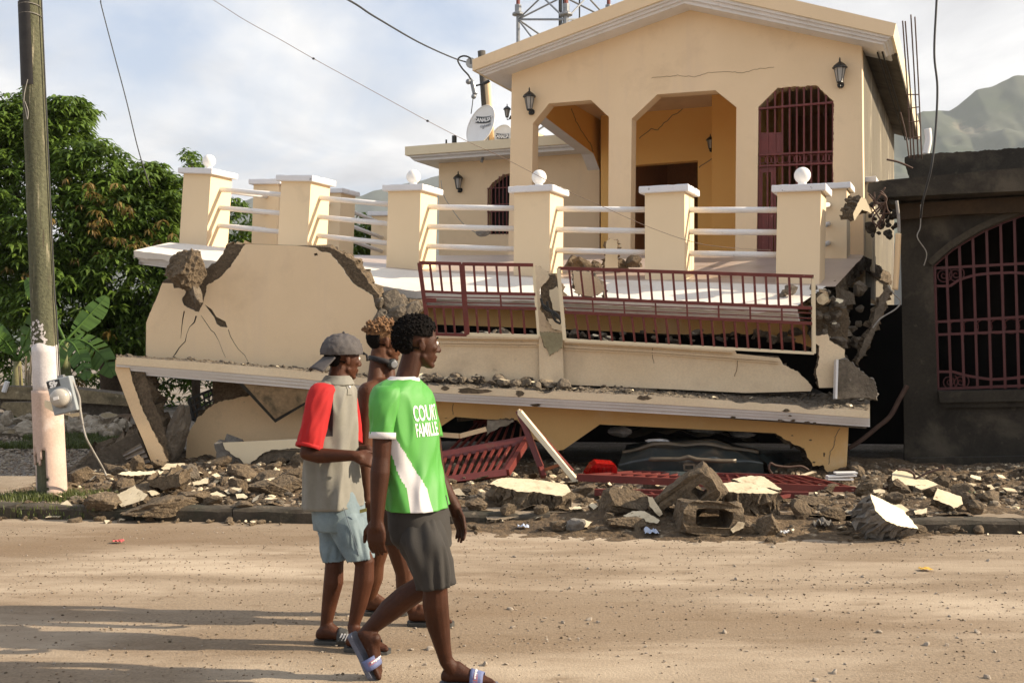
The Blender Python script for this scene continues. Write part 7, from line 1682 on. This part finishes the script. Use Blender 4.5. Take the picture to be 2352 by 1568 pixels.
hN = Vector((h(795, 1480, 5.64).x, 5.64, .022)); foot(b, aN, hN + Vector((.0, 0, .0)), (.98, -.22, -.02), (0, 0, 1), .225)
kF, aF = h(768, 1295, 5.76), h(748, 1440, 5.77)
chain(b, [h(765, 1190, 5.82), h(768, 1245, 5.80), kF], [.060, .060, .050]); chain(b, [kF, h(766, 1335, 5.76), h(757, 1385, 5.77), aF], [.049, .053, .042, .030])
hF = Vector((h(726, 1480, 5.77).x, 5.77, .022)); foot(b, aF, hF, (1, -.12, 0), (0, 0, 1), .225)
fin_body(b, 'body', m_skin3, bp, .006, 3); eyes(P, hrot, bp)
hair_cap(P, hrot, m_hair, bp, .006, 4, sub=4)
# backwards cap: panelled crown, brim at the back of the head, strap tail in front
V, F = ico(5); out = []
for v in V:
    x, y, z = v; az_ = math.atan2(y, x); seam = .0025 * (abs(math.sin(az_ * 3)) ** .3 - 1) if z > 0 else 0
    t = .022 + seam + .005 * noise.noise(Vector(v) * 5) + .003 * noise.noise(Vector(v) * 11)
    zz_ = max(z, -.12 - .12 * (x < 0) * abs(x)); 
    out.append(tuple(P(-.012 + x * (.098 + t), y * (.076 + t), .030 + zz_ * (.078 + t * 1.2) + .012 * (x > 0) * x)))
mk('cap_crown', out, F, [m_cap], bp, smooth=True)
b = MB()
def brim(s, t):
    a = lerp(-1, 1, s); x = -.088 - .105 * t * (1 - .35 * a * a) ; y = a * .072; z = .015 - .085 * t - .018 * a * a; return P(x, y, z)
b.grid(brim, 20, 8); o = b.build('cap_brim', [m_cap], bp, smooth=True); md = o.modifiers.new('t', 'SOLIDIFY'); md.thickness = .006
b = MB(); b.tube([P(.112, -.03, .035), P(.116, .0, .04), P(.112, .03, .035)], .008, 8); b.tube([P(.108, -.035, .036), P(.128, -.030, .030), P(.138, -.026, .010), P(.137, -.026, -.004)], [.004, .006, .007, .006], 8); b.build('cap_strap', [m_blackf], bp, smooth=True)
b = MB(); b.ell(P(-.01, 0, .138), (.008,) * 3); b.build('cap_button', [m_cap], bp, smooth=True)
K = [(h(773, 873), l * .074, f * .064), (h(771, 880), l * .118, f * .080), (h(768, 893), l * .150, f * .098), (h(765, 922), l * .168, f * .116), (h(762, 985), l * .165, f * .125), (h(761, 1040), l * .160, f * .128), (h(762, 1090), l * .165, f * .138), (h(765, 1160), l * .178, f * .150)]
polo = Cloth(K, .024, 11)
def pm(a, t):
    ang = a * 2 * math.pi; return 1 if .28 < t < .60 and abs(ang - math.pi * .84) < .17 - .1 * abs(t - .5) else 0
polo.mesh('polo_shirt', [m_greyf, m_blackf], bp, 140, 80, pm, hem=lambda i: .012 * math.sin(i / 140 * 2 * math.pi + 1))
Cloth([(h(775, 862), l * .064, f * .060), (h(775, 868), l * .074, f * .070), (h(775, 882), l * .108, f * .088)], .004, 3).mesh('collar', [m_greyf], bp, 56, 6, thick=.006)
b = MB(); b.grid(lambda a, t: polo.at(lerp(1.62, 1.86, a), lerp(.08, .36, t), .004), 5, 20); b.build('button_placket', [m_greyf], bp, smooth=True)
for t in (.14, .24): MB().ell(polo.at(1.74, t, .007), .007, None, 2).build('button', [m_print], bp, smooth=True)
ax_, ay_ = arm_frame(S_, E_)
sl_ = Cloth([(h(757, 884, 5.70), ax_ * .038, ay_ * .045), (h(745, 890, 5.65), ax_ * .060, ay_ * .065), (h(734, 920, 5.61), ax_ * .066, ay_ * .070), (h(722, 975, 5.58), ax_ * .064, ay_ * .070), (h(709, 1029, 5.555), ax_ * .066, ay_ * .072)], .008, 19)
sl_.mesh('red_sleeve', [m_redf], bp, 64, 36)
Cloth([(h(711, 1021, 5.56), ax_ * .066, ay_ * .072), (h(709, 1030, 5.555), ax_ * .0665, ay_ * .0725)], .004, 19).mesh('sleeve_hem', [m_redf], bp, 64, 2, off=.003)
Cloth([(h(795, 905, 5.88), ax_ * .06, ay_ * .06), (h(800, 960, 5.93), ax_ * .07, ay_ * .07), (h(802, 1010, 5.95), ax_ * .07, ay_ * .07)], .006, 2).mesh('red_sleeve', [m_redf], bp, 40, 12)
Cloth([(h(772, 1125), l * .15, f * .118), (h(778, 1165), l * .160, f * .132), (h(783, 1212), l * .155, f * .135)], .006, 5).mesh('shorts_seat', [m_denim], bp, 64, 14)
fray = lambda n, s_: (lambda i: .010 * noise.noise(Vector((i * .9, s_, 0))) + .006 * noise.noise(Vector((i * 2.7, s_, 3))))
Cloth([(h(765, 1185, 5.82), lx * .09, ly * .09), (h(768, 1225, 5.80), lx * .082, ly * .085), (h(771, 1284, 5.77), lx * .066, ly * .075)], .008, 21).mesh('denim_leg', [m_denim], bp, 90, 30, hem=fray(90, 1))
Cloth([(h(783, 1160, 5.72), lx * .045, ly * .05), (h(787, 1185, 5.69), lx * .088, ly * .092), (h(803, 1225, 5.68), lx * .086, ly * .088), (h(828, 1282, 5.67), lx * .072, ly * .08)], .010, 23).mesh('denim_leg', [m_denim], bp, 90, 30, hem=fray(90, 2))
b = MB(); b.tube([h(789, 1165, 5.585), h(800, 1200, 5.585), h(813, 1240, 5.585), h(824, 1275, 5.59)], .0022, 5); b.build('seam', [fabric('dark_denim_thread', (.12, .15, .18))], bp)
MB().box(h(834, 1172, 5.60), (.035, .004, .018), (1, 0, .25)).build('brand_patch', [M('olive_patch', (.30, .27, .08), None, 9, .8, 0, 10, 0)], bp)
slide(bp, hN - Z * .003, (.98, -.22, -.02), (0, 0, 1), .225, sole=m_solek, strapm=m_solek); o2 = slide(bp, hF - Z * .003, (1, -.12, 0), (0, 0, 1), .225, sole=m_solek, strapm=m_solek)
b = MB(); s2 = Vector((1, -.12, 0)).normalized(); 
for k in range(3): b.bar(hF + s2 * (.135 + k * .016) + Vector((0, -.0535, .012)), hF + s2 * (.150 + k * .016) + Vector((0, -.046, .048)), .009, .004, Vector((0, 1, 0)))
b.build('strap_stripes', [m_print], bp)

# ---------- shirtless young man behind with bleached curls
M0 = 6.25
def q_(u, v, Y=M0): return Q(u, v, Y)
mp_ = empty('person', (q_(900, 1430).x, M0, 0), 'shirtless young man with bleached curls and black headphones walking behind the others', 'person')
f, l = fr(10); b = MB()
b.loft(rings_([(q_(882, 868), l * .12, f * .07), (q_(876, 888), l * .175, f * .09), (q_(874, 940), l * .165, f * .105), (q_(880, 1020), l * .14, f * .095), (q_(885, 1090), l * .13, f * .09), (q_(888, 1150), l * .15, f * .105), (q_(890, 1190), l * .13, f * .09)], 28))
HM = q_(884, 783, 6.28); P, hf, hl, hu, hrot = head(b, HM, (math.cos(R(25)), math.sin(R(25)), 0), .05, 1.0)
cap_(b, q_(876, 875, 6.27), P(-.025, 0, -.05), .056, .050); cap_(b, q_(862, 885, 6.2), P(-.04, 0, -.07), .05, .04); cap_(b, q_(893, 868, 6.25), P(.02, 0, -.09), .04, .034)
S_, E_, W_ = q_(846, 902, 6.10), q_(838, 1028, 6.06), q_(843, 1140, 6.02)
chain(b, [q_(865, 892, 6.16), S_, q_(841, 965, 6.08), E_], [.055, .062, .054, .042]); chain(b, [E_, q_(839, 1065, 6.05), W_], [.042, .044, .029]); hand(b, W_, (0, -.05, -1), (.5, .8, 0), 1.08, .5, -1)
chain(b, [q_(905, 900, 6.42), q_(915, 1020, 6.45), q_(930, 1120, 6.35)], [.055, .042, .03]); hand(b, q_(930, 1120, 6.35), (.2, -.1, -1), (-.6, -.6, 0), 1.0, .5, -1)
kN, aN = q_(930, 1312, 6.16), q_(950, 1408, 6.14)
chain(b, [q_(895, 1170, 6.2), q_(912, 1240, 6.18), kN], [.085, .074, .056]); chain(b, [kN, q_(932, 1345, 6.16), q_(942, 1380, 6.15), aN], [.055, .057, .044, .032])
hN = Vector((q_(938, 1435, 6.14).x, 6.14, .022)); foot(b, aN, hN, (1, -.05, 0), (0, 0, 1), .24)
kF, aF = q_(862, 1292, 6.36), q_(848, 1380, 6.38)
chain(b, [q_(880, 1170, 6.35), q_(872, 1240, 6.36), kF], [.085, .072, .054]); chain(b, [kF, q_(859, 1325, 6.37), aF], [.053, .055, .032]); hF = Vector((q_(838, 1412, 6.38).x, 6.38, .022)); foot(b, aF, hF, (1, 0, 0), (0, 0, 1), .24)
fin_body(b, 'body', m_skin2, mp_, .006, 3); eyes(P, hrot, mp_)
hair_cap(P, hrot, m_hair, mp_, .004, 7, name='side_hair', sub=4)
b = MB(); rr = random.Random(5)
for k in range(420):
    d = Vector((rr.gauss(0, 1), rr.gauss(0, 1), rr.gauss(0, 1))).normalized()
    if d.z < .12 or (d.x > .75 and d.z < .3): continue
    t = .022 + rr.uniform(-.006, .012); r_ = rr.uniform(.007, .012); b.ell(P(-.014 + d.x * (.088 + t), d.y * (.066 + t * .9), .034 + d.z * (.072 + t)), (r_, r_ * rr.uniform(.6, 1), r_ * rr.uniform(.7, 1.2)), None, 1)
b.ell(P(-.014, 0, .045), (.100, .078, .080), hrot, 3); b.build('curls', [m_gold], mp_, smooth=True)
b = MB(); nk = [P(-.085, 0, -.10), P(-.07, -.055, -.105), P(-.025, -.082, -.115), P(.02, -.080, -.125)]; b.tube(nk, [.014, .016, .016, .014], 8); b.tube([P(-.085, 0, -.10), P(-.07, .055, -.105), P(-.02, .075, -.115)], .014, 8); b.build('headphone_band', [m_blackf], mp_, smooth=True)
b = MB(); b.lathe(P(.025, -.075, -.13), [(.0, -.02), (.030, -.018), (.032, .012), (.024, .02), (0, .02)], 16, up=Vector((.45, -.85, -.1))); b.build('headphone_cup', [m_black], mp_, smooth=True)
b = MB(); b.lathe(P(.032, -.094, -.132), [(.018, -.001), (.02, .002), (.016, .003)], 16, up=Vector((.45, -.85, -.1))); b.build('cup_ring', [m_steel], mp_)
plaid = Cloth([(q_(888, 1105, 6.27), l * .150, f * .11), (q_(890, 1150, 6.27), l * .160, f * .12), (q_(892, 1195, 6.27), l * .155, f * .12)], .006, 5); plaid.mesh('shorts_seat', [m_plaid], mp_, 64, 14)
lg = Cloth([(q_(893, 1165, 6.19), lx * .09, ly * .10), (q_(902, 1200, 6.18), lx * .095, ly * .095), (q_(908, 1244, 6.18), lx * .082, ly * .085)], .008, 31); lg.mesh('shorts_leg', [m_plaid], mp_, 64, 20)
b = MB()
for k in range(7): b.tube([lg.at(k * .9 + .2, t / 10, .002) for t in range(11)], .0022, 4)
for t in (.25, .6, .9): b.tube([lg.at(a * .2618, t, .002) for a in range(25)], .0022, 4, caps=False)
b.build('check_threads', [m_pline], mp_)
Cloth([(q_(880, 1165, 6.34), lx * .09, ly * .09), (q_(873, 1245, 6.36), lx * .08, ly * .08)], .006, 33).mesh('shorts_leg', [m_plaid], mp_, 48, 12)
slide(mp_, hN - Z * .003, (1, -.05, 0), (0, 0, 1), .24, sole=m_solek, strapm=m_solek); slide(mp_, hF - Z * .003, (1, 0, 0), (0, 0, 1), .24, sole=m_solek, strapm=m_band)
m_hz = bpy.data.materials.new('pale_air'); m_hz.use_nodes = True; t_ = m_hz.node_tree
for n_ in list(t_.nodes):
    if n_.type != 'OUTPUT_MATERIAL': t_.nodes.remove(n_)
pv = t_.nodes.new('ShaderNodeVolumePrincipled'); pv.inputs['Color'].default_value = (.86, .92, 1.0, 1); pv.inputs['Density'].default_value = .00013; pv.inputs['Anisotropy'].default_value = .2
t_.links.new(pv.outputs[0], t_.nodes['Material Output'].inputs['Volume'])
hb = MB(); hb.box((0, 1900, 470), (9000, 3900, 944))
hz_ = hb.build('haze', [m_hz], kind='stuff')
